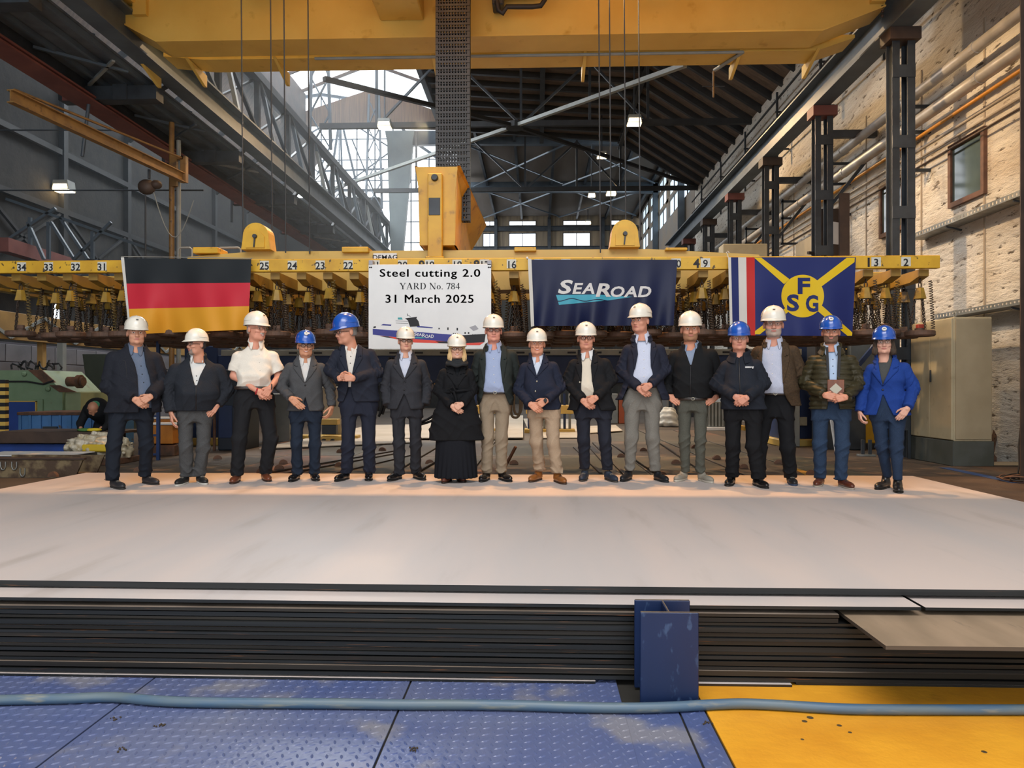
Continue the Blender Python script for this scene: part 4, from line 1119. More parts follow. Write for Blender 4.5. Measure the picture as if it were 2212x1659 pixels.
# --- black red gold flag
def w1(u, v):
    t = (v - 556) / 165; s = (u - 262) / 280
    return (.022 * math.sin(s * 17 + t * 2.2) + .03 * math.sin(s * 7.0 - t * 1.4) + .05 * t * math.sin(s * 10.2 + 1.0 + t * 3) + .016 * math.sin(s * 31 - t * 4) * t) * (.12 + t) * 1.5 + .008 * math.sin(t * 5 + s * 3)
f1 = Flag('german_flag', 'black red and gold striped flag hung from the yellow rail', 'flag', 10.80, ((266, 558), (543, 560), (536, 712), (281, 722)), w1, 0)
for i, (nm, c) in enumerate((('black_stripe', '#1d2226'), ('red_stripe', '#c22a3a'), ('gold_stripe', '#d9992c'))):
    f1.part(nm, [f1.quad(0, 1, i / 3, (i + 1) / 3)], cloth('flag_' + nm, c, .6), cloth=True)
f1.part('hoist_band', [[(261, 556), (268, 556), (283, 722), (277, 700)]], cloth('flag_hoist_white', '#cfcdc6', .7), .004)
MB().cyl(tuple(at(262, 554, 10.88) - f1.o), tuple(at(545, 558, 10.88) - f1.o), .006, 6).build('hanging_cord', m_grey, f1.root)
# --- dark blue flag with logo
def w2(u, v):
    t = max(0.0, (v - 560) / 145); s = (u - 1147) / 313
    a = .026 * math.sin(s * 21 + .8 + t) + .028 * math.sin(s * 36 + 2.2 * t) + .02 * math.sin(s * 13 - t)
    return a * (.05 + t ** 1.4 * 1.1) + .02 * math.exp(-((s - .36) / .03) ** 2) * -t + .012 * math.sin(t * 5 + s * 8) * s * (1 - s) * 2
f2 = Flag('company_flag', 'shiny dark blue flag with slanted white ship line lettering', 'flag', 10.84, ((1147, 561), (1463, 561), (1455, 703), (1154, 704)), w2, 0)
m_sat = cloth('navy_satin', '#141d40', .42, '#121a3a', spec=.25, sheen=0)
m_let = cloth('flag_letter_white', '#cfcdcb', .4); m_teal2 = cloth('flag_wave_teal', '#3f9db4', .35)
f2.part('cloth', [f2.quad(.0, 1, 0, 1)], m_sat, step=5.0, cloth=True)
f2.part('hoist_band', [[(1140, 558), (1148, 560), (1154, 704), (1147, 706)]], cloth('flag_hoist_white', '#cfcdc6', .7), .003)
z2 = Z(1130, 540, 6.32)
f2.part('teal_wave', [zmap(z2, [(450, 615), (980, 606), (1490, 640), (1180, 686), (490, 750)])], m_teal2, .004, 5.0)
wl_ = [(470 + 710 * t, 672 + 22 * math.sin(t * 12.5 + 1.2) * (1 - t * .6) + 12 * t) for t in np.linspace(0, 1, 26)]
f2.part('wave_line', [zmap(z2, [wl_[i], wl_[i + 1], (wl_[i + 1][0], wl_[i + 1][1] + 11), (wl_[i][0], wl_[i][1] + 11)]) for i in range(25)], m_sat, .007, 0)
def zbox(z, a, b, c, d): p, q = z(a, b), z(c, d); return (p[0], p[1], q[0], q[1])
for (s_, bx) in (('S', (475, 408, 680, 600)), ('E', (672, 450, 820, 600)), ('A', (795, 450, 975, 600)), ('R', (990, 455, 1200, 640)), ('O', (1195, 495, 1385, 645)), ('A', (1370, 495, 1555, 645)), ('D', (1565, 495, 1750, 645))):
    f2.part('letter', text_polys(s_, zbox(z2, *bx), shear=.2, bold=.03), m_let, .010, 5.0)
MB().tube([Vector((.012 * math.cos(t), 0, .02 * math.sin(t))) + (at(1149, 713, 10.88) - f2.o) for t in np.linspace(0, 6.28, 12)[:-1]], .004, 5, True).build('clip', m_grey, f2.root)
MB().ball(tuple(at(1139, 557, 10.87) - f2.o), .018, 7, 5).build('toggle', m_white, f2.root)
# --- flag with the yellow disc and cross
def w3(u, v):
    t = (v - 557) / 168; s = (u - 1575) / 270
    return (.022 * math.sin(s * 12 + t * 3) + .026 * math.sin(s * 22 - t * 1.5) * t) * (.2 + t) + .01 * math.sin(t * 9 + s * 2) * (1 - s)
f3 = Flag('shipyard_flag', 'blue flag with yellow cross and disc and three striped bands', 'flag', 10.84, ((1573, 556), (1849, 556), (1841, 726), (1577, 724)), w3, 0)
m_fb = cloth('flag_royal_blue', '#1b2762', .6); m_fw = cloth('flag_hoist_white', '#cfcdc6', .7); m_fr = cloth('flag_band_red', '#b8241f', .6); m_fy = cloth('flag_yellow', '#dcb813', .55)
for (a, b, nm, mm) in ((0, .022, 'hoist_band', m_fw), (.022, .078, 'blue_band', m_fb), (.078, .141, 'white_band', m_fw), (.141, .207, 'red_band', m_fr), (.207, 1, 'blue_field', m_fb)):
    f3.part(nm, [f3.quad(a, b, 0, 1)], mm, cloth=True)
z3 = Z(1540, 520, 6.506)
disc = [(1262 + 300 * math.cos(t), 778 + 300 * math.sin(t)) for t in np.linspace(0, 2 * math.pi, 49)[:-1]]
f3.part('yellow_cross', [zmap(z3, q) for q in ([(580, 238), (680, 238), (1075, 540), (1000, 610)], [(1450, 970), (1530, 910), (1960, 1290), (1955, 1335), (1890, 1335)], [(1880, 240), (1995, 240), (1990, 300), (1530, 640), (1450, 570)], [(590, 1315), (592, 1270), (1040, 930), (1080, 985), (660, 1315)])], m_fy, .004)
f3.part('yellow_disc', [zmap(z3, disc)], m_fy, .006)
for (s_, bx) in (('F', (1193, 520, 1367, 748)), ('S', (1040, 752, 1212, 992)), ('G', (1305, 762, 1482, 1002))):
    f3.part('letter', text_polys(s_, zbox(z3, *bx), bold=.035), m_fb, .010, 6.0)
MB().tube([tuple(at(1573, 556, 10.89) - f3.o), tuple(at(1572, 550, 10.89) - f3.o), tuple(at(1569, 545, 10.89) - f3.o), tuple(at(1572, 542, 10.89) - f3.o), tuple(at(1575, 546, 10.89) - f3.o)], .005, 5).build('hanging_loop', m_white, f3.root)

# --- white sign board
SY = 10.80
so = at(928.5, 754, SY)
sg = empty('sign_board', so); tag(sg, 'white sign board announcing the steel cutting, with a ship drawing', 'sign')
zs = Z(780, 550, 7.373)
def SP(off): return lambda u, v: tuple(at(u, v, SY - off) - so)
p0, p1 = at(796, 754, SY) - so, at(1061, 570, SY) - so
MB().bbox(p0.x, p1.x, .0, .02, 0, p1.z, .003).build('board', m_white, sg)
def sign_part(name, polys, mat, off=.002): return link(name, decal_mesh(name, polys, mat, SP(off), 0), sg)
def by_letter(polys):
    par = {}
    def find(a):
        while par[a] != a: par[a] = par[par[a]]; a = par[a]
        return a
    key = lambda q: (round(q[0], 2), round(q[1], 2))
    for pl in polys:
        ks = [key(q) for q in pl]
        for q in ks: par.setdefault(q, q)
        for q in ks[1:]: par[find(q)] = find(ks[0])
    out = {}
    for pl in polys: out.setdefault(find(key(pl[0])), []).append(pl)
    return list(out.values())
for tx, bx in (('Steel cutting 2.0', (300, 232, 1895, 390)), ('31 March 2025', (392, 640, 1788, 768))):
    for pl in by_letter(text_polys(tx, zbox(zs, *bx), spacing=1.12)): sign_part('letter', [[(a + d, b + e_) for a, b in q] for q in pl for d, e_ in ((-.6, 0), (.6, 0), (0, .35), (0, -.35))], m_ink)
def serif_text(box):
    G = []
    def seg(x0, y0, x1, y1, w, ox):
        d = math.hypot(x1 - x0, y1 - y0); nx, ny = -(y1 - y0) / d * w / 2, (x1 - x0) / d * w / 2
        G.append([(ox + x0 + nx, y0 + ny), (ox + x1 + nx, y1 + ny), (ox + x1 - nx, y1 - ny), (ox + x0 - nx, y0 - ny)])
    def arc(cx, cy, rx, ry, a0, a1, w0, w1, ox, n=10):
        pts = [(cx + rx * math.cos(math.radians(a0 + (a1 - a0) * i / n)), cy + ry * math.sin(math.radians(a0 + (a1 - a0) * i / n)), w0 + (w1 - w0) * abs(math.cos(math.radians(a0 + (a1 - a0) * i / n)))) for i in range(n + 1)]
        for a, b in zip(pts, pts[1:]): seg(a[0], a[1], b[0], b[1], (a[2] + b[2]) / 2, ox)
    x = 0
    for ch in 'YARD No. 784':
        if ch == 'Y': [seg(*q, x) for q in ((.12, 1, .40, .45, .15), (.72, 1, .44, .45, .06), (.42, .52, .42, 0, .15), (0, .975, .30, .975, .05), (.58, .975, .84, .975, .05), (.26, .025, .58, .025, .05))]; x += .86
        elif ch == 'A': [seg(*q, x) for q in ((.1, 0, .40, 1, .06), (.40, 1, .68, 0, .16), (.2, .33, .58, .33, .05), (0, .025, .24, .025, .05), (.52, .025, .84, .025, .05))]; x += .88
        elif ch == 'R': [seg(*q, x) for q in ((.17, 0, .17, 1, .15), (.02, .975, .42, .975, .05), (.17, .5, .42, .5, .05), (.02, .025, .34, .025, .05), (.36, .5, .68, 0, .15), (.6, .025, .8, .025, .05))]; arc(.4, .74, .16, .22, -90, 90, .05, .15, x); x += .84
        elif ch == 'D': [seg(*q, x) for q in ((.17, 0, .17, 1, .15), (.02, .975, .40, .975, .05), (.02, .025, .40, .025, .05))]; arc(.38, .5, .30, .47, -90, 90, .05, .16, x); x += .86
        elif ch == 'N': [seg(*q, x) for q in ((.14, 0, .14, 1, .05), (.1, 1, .68, 0, .15), (.70, 0, .70, 1, .05), (0, .975, .2, .975, .05), (0, .025, .28, .025, .05), (.56, .975, .84, .975, .05))]; x += .9
        elif ch == 'o': arc(.27, .32, .19, .3, 0, 360, .04, .14, x, 18); x += .58
        elif ch == '.': seg(.06, .06, .2, .06, .13, x); x += .3
        elif ch == '7': [seg(*q, x) for q in ((.03, .93, .52, .93, .14), (.48, .9, .2, 0, .12), (.05, .93, .03, .74, .04))]; x += .58
        elif ch == '8': arc(.27, .74, .17, .22, 0, 360, .05, .12, x, 16); arc(.27, .26, .20, .23, 0, 360, .05, .14, x, 16); x += .6
        elif ch == '4': [seg(*q, x) for q in ((.36, 0, .36, 1, .14), (.36, .95, .04, .3, .05), (.0, .28, .54, .28, .09))]; x += .6
        else: x += .34
    k = (box[2] - box[0]) / (x - .05)
    return [[(box[0] + a * k, box[3] - b * (box[3] - box[1])) for a, b in p] for p in G]
sign_part('yard_number_line', serif_text(zbox(zs, 612, 450, 1575, 553)), m_ink)
m_hull = M('print_navy', '#2b2f86', .5); m_red = M('print_red', '#d8402f', .5); m_tl = M('print_teal', '#3a9aa0', .5); m_gp = M('print_grey', '#9d9da3', .5)
zp = lambda *pts: zmap(zs, pts)
sign_part('ship_hull', [zp((185, 1183), (850, 1228), (1590, 1285), (1560, 1400), (1380, 1385), (850, 1345), (186, 1275))], m_hull)
sign_part('ship_bow', [zp((1590, 1285), (1985, 1262), (1965, 1395), (1660, 1410), (1560, 1400))], m_ink)
sign_part('ship_keel', [zp((290, 1290), (560, 1315), (850, 1345), (1380, 1385), (1400, 1415), (850, 1400), (550, 1345)), zp((1660, 1410), (1960, 1397), (1890, 1442), (1680, 1442))], m_red)
sign_part('ship_keel_dark', [zp((300, 1297), (430, 1303), (520, 1335), (400, 1318)), zp((1180, 1380), (1560, 1385), (1560, 1422), (1240, 1408))], m_ink, .003)  # dark printed patches along the keel
sign_part('ship_deckhouse', [zp((700, 1015), (885, 990), (890, 998), (880, 1015), (915, 1060), (935, 1140), (780, 1150), (745, 1050)), zp((550, 1052), (745, 1060), (745, 1066), (550, 1058)), zp((555, 1086), (752, 1094), (752, 1100), (555, 1092)),
     zp((730, 945), (738, 935), (745, 975), (735, 975)), zp((745, 960), (790, 985), (786, 990), (745, 967)), zp((195, 1150), (232, 1135), (235, 1165), (195, 1172))], m_ink)
sign_part('ship_deck', [zp((315, 1125), (350, 1103), (485, 1115), (475, 1135)), zp((880, 1142), (960, 1138), (1145, 1160), (1135, 1172), (900, 1158))], m_hull, .0025)
sign_part('ship_crane_box', [zp((583, 1003), (650, 1001), (662, 1036), (585, 1034))], m_tl)
sign_part('ship_ramp', [zp((1725, 1158), (1822, 1122), (1872, 1185), (1790, 1217))], m_gp)
sign_part('ship_ports', [zp((x - w, y - h), (x + w, y - h), (x + w, y + h), (x - w, y + h)) for x, y, w, h in ((1242, 1178, 10, 13), (1383, 1180, 11, 20), (1532, 1187, 12, 21), (1470, 1256, 9, 7), (1501, 1257, 9, 7), (1533, 1258, 9, 7), (1658, 1248, 12, 12), (1712, 1248, 12, 12), (1778, 1272, 6, 4), (1815, 1272, 6, 4))], m_ink)
sign_part('ship_logo_wave', [zp((850, 1310), (1040, 1318), (960, 1335), (870, 1328))], m_tl, .0035)
for (s_, bx) in (('S', (840, 1240, 890, 1288)), ('EA', (893, 1252, 965, 1295)), ('R', (968, 1256, 1020, 1312)), ('OAD', (1022, 1274, 1156, 1328))):
    sign_part('ship_name', text_polys(s_, zbox(zs, *bx), shear=.1, bold=.012), m_white, .006)
for x in (152, 2042):
    q = at(*zs(x, 147), SY) - so; MB().bbox(q.x - .03, q.x + .03, .0, .158, q.z - .02, q.z + .055, .003).build('hanging_tab', m_gp, sg)
    for dx in (-13, 13):
        p = at(*zs(x + dx, 203), SY) - so; MB().ball(tuple(p), .012, 6, 4).build('screw', m_ink, sg)
# ================================================================ people: implicit surfaces meshed with surface nets
F32 = np.float32
def nets(F, org, h):
    """surface nets of a sampled field (negative inside): vertices, quads"""
    ins = F < 0
    nx, ny, nz = F.shape
    c = np.zeros((nx - 1, ny - 1, nz - 1), np.uint8)
    for i in (0, 1):
        for j in (0, 1):
            for k in (0, 1):
                c += ins[i:nx - 1 + i, j:ny - 1 + j, k:nz - 1 + k]
    act = (c > 0) & (c < 8)
    idx = np.full(act.shape, -1, np.int32)
    cells = np.argwhere(act)
    if len(cells) == 0: return np.zeros((0, 3)), []
    idx[act] = np.arange(len(cells))
    acc = np.zeros((len(cells), 3)); cnt = np.zeros(len(cells))
    I, J, K = cells.T
    for (a, b) in (((0, 0, 0), (1, 0, 0)), ((0, 1, 0), (1, 1, 0)), ((0, 0, 1), (1, 0, 1)), ((0, 1, 1), (1, 1, 1)),
                   ((0, 0, 0), (0, 1, 0)), ((1, 0, 0), (1, 1, 0)), ((0, 0, 1), (0, 1, 1)), ((1, 0, 1), (1, 1, 1)),
                   ((0, 0, 0), (0, 0, 1)), ((1, 0, 0), (1, 0, 1)), ((0, 1, 0), (0, 1, 1)), ((1, 1, 0), (1, 1, 1))):
        fa = F[I + a[0], J + a[1], K + a[2]]; fb = F[I + b[0], J + b[1], K + b[2]]
        m = (fa < 0) != (fb < 0)
        t = np.where(m, fa / np.where(m, fa - fb, 1), 0)
        A = np.array(a, float); B = np.array(b, float)
        acc[m] += A + (B - A) * t[m, None]; cnt[m] += 1
    V = (cells + acc / cnt[:, None]) * h + np.array(org)
    quads = []
    for ax in range(3):
        sl0 = [slice(None)] * 3; sl1 = [slice(None)] * 3
        sl0[ax] = slice(0, -1); sl1[ax] = slice(1, None)
        s0, s1 = ins[tuple(sl0)], ins[tuple(sl1)]
        cr_ = np.argwhere(s0 != s1)
        o1, o2 = [q for q in range(3) if q != ax]
        ok = (cr_[:, o1] > 0) & (cr_[:, o2] > 0) & (cr_[:, o1] < F.shape[o1] - 1) & (cr_[:, o2] < F.shape[o2] - 1)
        cr_ = cr_[ok]
        def cell(d1, d2):
            q = cr_.copy(); q[:, o1] += d1; q[:, o2] += d2; return idx[q[:, 0], q[:, 1], q[:, 2]]
        a, b, c2, d = cell(-1, -1), cell(0, -1), cell(0, 0), cell(-1, 0)
        flip = s0[cr_[:, 0], cr_[:, 1], cr_[:, 2]]
        if ax == 1: flip = ~flip
        Q = np.where(flip[:, None], np.stack([a, b, c2, d], 1), np.stack([d, c2, b, a], 1))
        quads.append(Q)
    return V, np.concatenate(quads)

class Grid:
    def __init__(s, lo, hi, h):
        s.h = h; s.lo = np.array(lo, float)
        n = [max(3, int(math.ceil((b - a) / h)) + 1) for a, b in zip(lo, hi)]
        ax = [(lo[i] + h * np.arange(n[i])).astype(F32) for i in range(3)]
        s.X, s.Y, s.Z = np.meshgrid(*ax, indexing='ij', sparse=True)
        s.shape = tuple(n)
    def full(s, v=9.0): return np.full(s.shape, v, F32)
    def mesh(s, F): return nets(np.broadcast_to(F, s.shape), s.lo, s.h)

def smin(a, b, k):
    if k <= 0: return np.minimum(a, b)
    h = np.clip(.5 + .5 * (b - a) / k, 0, 1)
    return b + (a - b) * h - k * h * (1 - h)
def cone(g, a, b, ra, rb, fy=1.0):
    """round cone; fy>1 flattens it front to back"""
    a = np.asarray(a, float); b = np.asarray(b, float); d = b - a
    px, py, pz = g.X - F32(a[0]), g.Y - F32(a[1]), g.Z - F32(a[2])
    t = np.clip((px * F32(d[0]) + py * F32(d[1]) + pz * F32(d[2])) / F32(d @ d + 1e-9), 0, 1)
    qx, qy, qz = px - t * F32(d[0]), (py - t * F32(d[1])) * F32(fy), pz - t * F32(d[2])
    return np.sqrt(qx * qx + qy * qy + qz * qz) - (F32(ra) + F32(rb - ra) * t)
def ell(g, c, r):
    qx, qy, qz = (g.X - F32(c[0])) / F32(r[0]), (g.Y - F32(c[1])) / F32(r[1]), (g.Z - F32(c[2])) / F32(r[2])
    return (np.sqrt(qx * qx + qy * qy + qz * qz) - 1) * F32(min(r))
def column(g, prof, p=2.4):
    """stacked super-ellipses: prof rows (z, cx, cy, half width, half depth), z ascending"""
    P_ = np.array(sorted(prof), float); z = g.Z[0, 0, :]
    zf = np.arange(P_[0, 0] - .12, P_[-1, 0] + .12, .005); ker = np.exp(-np.linspace(-2, 2, 17) ** 2); ker /= ker.sum()
    f = []
    for i in range(1, 5):
        c_ = np.convolve(np.pad(np.interp(zf, P_[:, 0], P_[:, i]), 8, mode='edge'), ker, 'valid')
        f.append(np.interp(z, zf, c_).astype(F32)[None, None, :])
    q = (np.abs((g.X - f[0]) / f[2]) ** p + np.abs((g.Y - f[1]) / f[3]) ** p) ** (1 / p)
    d = (q - 1) * np.minimum(f[2], f[3])
    zz = np.maximum(F32(P_[0, 0]) - g.Z, g.Z - F32(P_[-1, 0]))
    return np.maximum(d, zz)
def wob(g, amp, fx, fy, fz, ph=0.0):
    return F32(amp) * np.sin(g.X * F32(fx) + g.Z * F32(fz) + F32(ph)) * np.sin(g.Z * F32(fz * .73) + g.X * F32(-fx * .6) + g.Y * F32(fy) + F32(ph * 2.1))

def to_mesh(name, VQ, mats, matfn=None):
    V = np.concatenate([v for v, q in VQ]) if VQ else np.zeros((0, 3))
    off = 0; Q = []
    for v, q in VQ:
        Q.append(np.asarray(q).reshape(-1, 4) + off); off += len(v)
    Q = np.concatenate(Q)
    me = bpy.data.meshes.new(name)
    me.vertices.add(len(V)); me.vertices.foreach_set('co', V.astype(F32).ravel())
    me.loops.add(len(Q) * 4); me.polygons.add(len(Q))
    me.loops.foreach_set('vertex_index', Q.ravel().astype(np.int32))
    me.polygons.foreach_set('loop_start', np.arange(0, len(Q) * 4, 4, dtype=np.int32))
    for m in (mats if isinstance(mats, (list, tuple)) else [mats]): me.materials.append(m)
    if matfn is not None:
        C = V[Q].mean(1); me.polygons.foreach_set('material_index', matfn(C).astype(np.int32))
    me.polygons.foreach_set('use_smooth', np.ones(len(Q), bool))
    me.update(calc_edges=True)
    return me

# ---------------------------------------------------------------- materials for people
def fabric(c, rough=.85, c2=None, scale=30, bump=.12, bscale=420, sheen=.0):
    scale = 160 if scale == 30 else scale
    nm = 'fabric_' + c.strip('#') + ('_%d' % int(scale))
    return M(nm, c, rough, col2=c2 or c, scale=scale, bump=bump, bscale=bscale, sheen=sheen, bdist=.003, spec=.18)
def skin_mat(c): return M('skin_' + c.strip('#'), c, .5, col2=c, scale=40, bump=.1, bscale=120, bdist=.002, spec=.35)
m_eyew = M('eye_white', '#c9c4be', .25); m_iris = M('eye_iris', '#33302e', .2)
m_hat_w = M('helmet_white', '#e2ddd0', .32, col2='#d8d3c6', scale=5, coat=.3)
m_hat_b = M('helmet_blue', '#1d54b0', .22, col2='#1a4ca3', scale=5, coat=.6)
m_inner = M('helmet_liner', '#8a8578', .7)
m_gl = M('glasses_frame', '#26221f', .3); m_glw = M('glasses_wire', '#8d8273', .25, metal=.7)
m_btnw = M('button_pearl', '#d9d6cf', .3); m_btnd = M('button_dark', '#1a1a1e', .4); m_btnm = M('button_metal', '#b9b3a0', .3, metal=.8)

def head_field(g, P):
    """g in head space: +z up, face towards -y, origin between the ears at eye height"""
    w = P.get('hw', 1.10)
    d = ell(g, (0, .012, .045), (.077 * w, .096, .088))
    d = smin(d, ell(g, (0, -.018, -.035), (.066 * w, .080, .080)), .035)
    d = smin(d, cone(g, (-.03 * w, -.035, -.083), (.03 * w, -.035, -.083), .034, .034), .03)
    d = smin(d, ell(g, (0, -.074, -.098), (.024, .018, .018)), .02)
    d = smin(d, cone(g, (-.045 * w, -.066, .024), (.045 * w, -.066, .024), .016, .016), .018)
    for s in (-1, 1):
        d = smin(d, ell(g, (s * .043 * w, -.062, -.028), (.024, .026, .026)), .02)
        k = ell(g, (s * .032, -.1, .004), (.018, .016, .0115)); d = -smin(-d, k, .008)
        d = smin(d, ell(g, (s * .0325, -.0775, .003), (.0135, .0125, .0115)), .002)
        d = smin(d, ell(g, (s * .013, -.099, -.037), (.0085, .01, .008)), .006)
        e = ell(g, (s * .080 * w, .012, -.006), (.011, .020, .033)); d = smin(d, e, .008)
    d = smin(d, cone(g, (0, -.087, .012), (0, -.108, -.030), .0085, .0125), .012)
    for (z_, ry) in ((-.0585, .0075), (-.0685, .008)): d = smin(d, ell(g, (0, -.0875, z_), (.024, .011, ry * .85)), .006)
    d = -smin(-d, cone(g, (-.022, -.099, -.0635), (.022, -.099, -.0635), .0022, .0022), .004)
    d = smin(d, cone(g, (0, .02, -.06), (0, .034, -.21), .054 * w, .060 * w), .03)
    return d

def rotz(V, a):
    c, s = math.cos(a), math.sin(a)
    return np.stack([V[:, 0] * c - V[:, 1] * s, V[:, 0] * s + V[:, 1] * c, V[:, 2]], 1)
def rotx(V, a):
    c, s = math.cos(a), math.sin(a)
    return np.stack([V[:, 0], V[:, 1] * c - V[:, 2] * s, V[:, 1] * s + V[:, 2] * c], 1)

_headcache = {}
def head_mesh(P):
    g = Grid((-.105, -.135, -.215), (.105, .135, .14), .0046)
    P.setdefault('hw', 1.10)
    key = round(P['hw'], 3)
    if key not in _headcache: _headcache[key] = g.mesh(head_field(g, P))
    V, Q = _headcache[key]
    return V.copy(), Q

def basis(d, n):
    d = np.array(d, float); d /= np.linalg.norm(d)
    n = np.array(n, float); n -= d * (n @ d); n /= np.linalg.norm(n)
    return d, n, np.cross(d, n)

def hand_mesh(wrist, d, n, thumb, curl=.35, size=1.0, spread=.1, fore=None):
    """wrist point, finger direction d, back-of-hand normal n, thumb +1/-1 along cross(d,n)"""
    d, n, b = basis(d, n); W_ = np.array(wrist, float); S = size
    segs = []
    def P_(x, y, z): return W_ + (d * x + b * y + n * z) * S
    base = [(.030, .090, (.042, .027, .020), .0090), (.010, .094, (.046, .030, .021), .0093), (-.011, .089, (.042, .028, .020), .0088), (-.030, .079, (.033, .021, .018), .0078)]
    for q, (yy, L, segl, r) in enumerate(base):
        y = yy * thumb
        segs.append((P_(.0, y * .55, 0), P_(L, y, 0), .0165 * S, .0125 * S))
        a = 0.0; p = P_(L, y, 0); ang = .12
        for si, s in enumerate(segl):
            ang += curl * (1.0 if si else .8)
            dirv = d * math.cos(ang) - n * math.sin(ang) + b * (y * spread * 4)
            q2 = p + dirv * s * S
            segs.append((p, q2, (r + .0012) * S, r * S * (.95 if si < 2 else .82))); p = q2
    t0, t1 = P_(.018, .026 * thumb, -.006), P_(.050, .050 * thumb, -.016)
    t2 = t1 + (d * .030 + b * .012 * thumb - n * .012 * (1 + curl)) * S; t3 = t2 + (d * .024 + b * (.0) - n * .008 * (1 + curl)) * S
    segs += [(t0, t1, .0155 * S, .0115 * S), (t1, t2, .0115 * S, .0102 * S), (t2, t3, .0102 * S, .0085 * S)]
    fo = np.array(fore, float) if fore is not None else W_ - d * .1
    fd = (fo - W_); fd /= np.linalg.norm(fd)
    segs.append((W_ + fd * .11, W_ + d * .01, .030 * S, .0235 * S))
    pts = np.array([q for s in segs for q in s[:2]])
    g = Grid(pts.min(0) - .035, pts.max(0) + .035, .0042)
    D = None
    for (a, b_, ra, rb) in segs:
        c = cone(g, a, b_, ra, rb); D = c if D is None else smin(D, c, .0055)
    return g.mesh(D)

def helmet(parent, P, yaw, pitch):
    mat = m_hat_b if P['hat'] == 'b' else m_hat_w
    h = empty('hard_hat', (0, 0, 0), parent=parent)
    mb = MB(); mb.smooth = True; n, mrow = 40, 12; vs = []
    for j in range(mrow + 1):
        ph = (math.pi / 2) * j / mrow
        for i in range(n):
            t = 2 * math.pi * i / n
            cx, cy = math.cos(t), math.sin(t)
            rx, ry, rz = .112, .132, .128
            ridge = 1.0 + .028 * math.exp(-(cx / .26) ** 2) * math.sin(ph) * (1 if cy > -2 else 0)
            r = math.cos(ph) ** .9
            vs.append((rx * cx * r, ry * cy * r + .006, .058 + rz * math.sin(ph) * ridge))
    fs = [(j * n + i, j * n + (i + 1) % n, (j + 1) * n + (i + 1) % n, (j + 1) * n + i) for j in range(mrow) for i in range(n)]
    # brim: outward lip, long peak in front
    k0 = len(vs)
    for (o_, dz) in ((.0, -.006), (1.0, -.016), (1.0, -.021), (.0, -.014)):
        for i in range(n):
            t = 2 * math.pi * i / n; cx, cy = math.cos(t), math.sin(t)
            pk = max(0.0, -cy) ** 2.2
            e = o_ * (.004 + .032 * pk)
            vs.append(((.112 + e) * cx, (.132 + e) * cy + .006, .058 + dz - o_ * .012 * pk))
    rings = [0, k0, k0 + n, k0 + 2 * n, k0 + 3 * n]
    for a, b in zip(rings, rings[1:]):
        fs += [(b + i, b + (i + 1) % n, a + (i + 1) % n, a + i) for i in range(n)]
    mb.add(vs, fs)
    shell = mb.build('shell', mat, h)
    # raised side panels and front panel
    for s in (-1, 1):
        o = MB(); o.smooth = True; q = []
        for j in range(7):
            for i in range(9):
                t = (0.0 if s > 0 else math.pi) + (i - 4) * .115 + s * .1; ph = .2 + j * .1 * (1 - .035 * (i - 4) ** 2)
                r = math.cos(ph) ** .9
                q.append((.1155 * math.cos(t) * r, .1355 * math.sin(t) * r + .006, .058 + .1305 * math.sin(ph)))
        o.add(q, [(j * 9 + i, j * 9 + i + 1, (j + 1) * 9 + i + 1, (j + 1) * 9 + i) for j in range(6) for i in range(8)]); o.build('side_panel', mat, h)
    o = MB(); o.lathe([(.101, .036), (.101, .052), (.098, .052), (.098, .036)], 28); o.v = [(x, y * 1.18 + .006, z) for x, y, z in o.v]; o.build('head_band', m_inner, h)
    if P.get('badge', True):
        ph = .62; r = math.cos(ph) ** .9
        c = Vector((0, -.1405 * r + .004, .058 + .136 * math.sin(ph)))
        bd = empty('badge', (0, 0, 0), parent=h) if P['hat'] == 'w' else MB().lathe([(.0, .009), (.021, .008), (.023, .005), (.024, -.006)], 16, (0, 0, 0), 'Y').build('badge', M('badge_white', '#d8d8d4', .4) if P['hat'] == 'b' else M('badge_cream', '#cfc9bb', .5), h)
        bd.location = c; bd.rotation_euler = (math.radians(-38), 0, 0)
        MB().box(-.011, .011, -.0105 if P['hat'] == 'b' else -.002, -.0085 if P['hat'] == 'b' else .002, -.004, .005).build('badge_mark', M('badge_print', '#4a4a50', .5), bd)
    h.rotation_euler = (pitch, 0, yaw); h.location = (P['_hc'][0], P['_hc'][1], P['_hc'][2])
    return h

def torus_pts(c, rx, rz, n=16): return [(c[0] + rx * math.cos(t), c[1], c[2] + rz * math.sin(t)) for t in np.linspace(0, 2 * math.pi, n + 1)[:-1]]

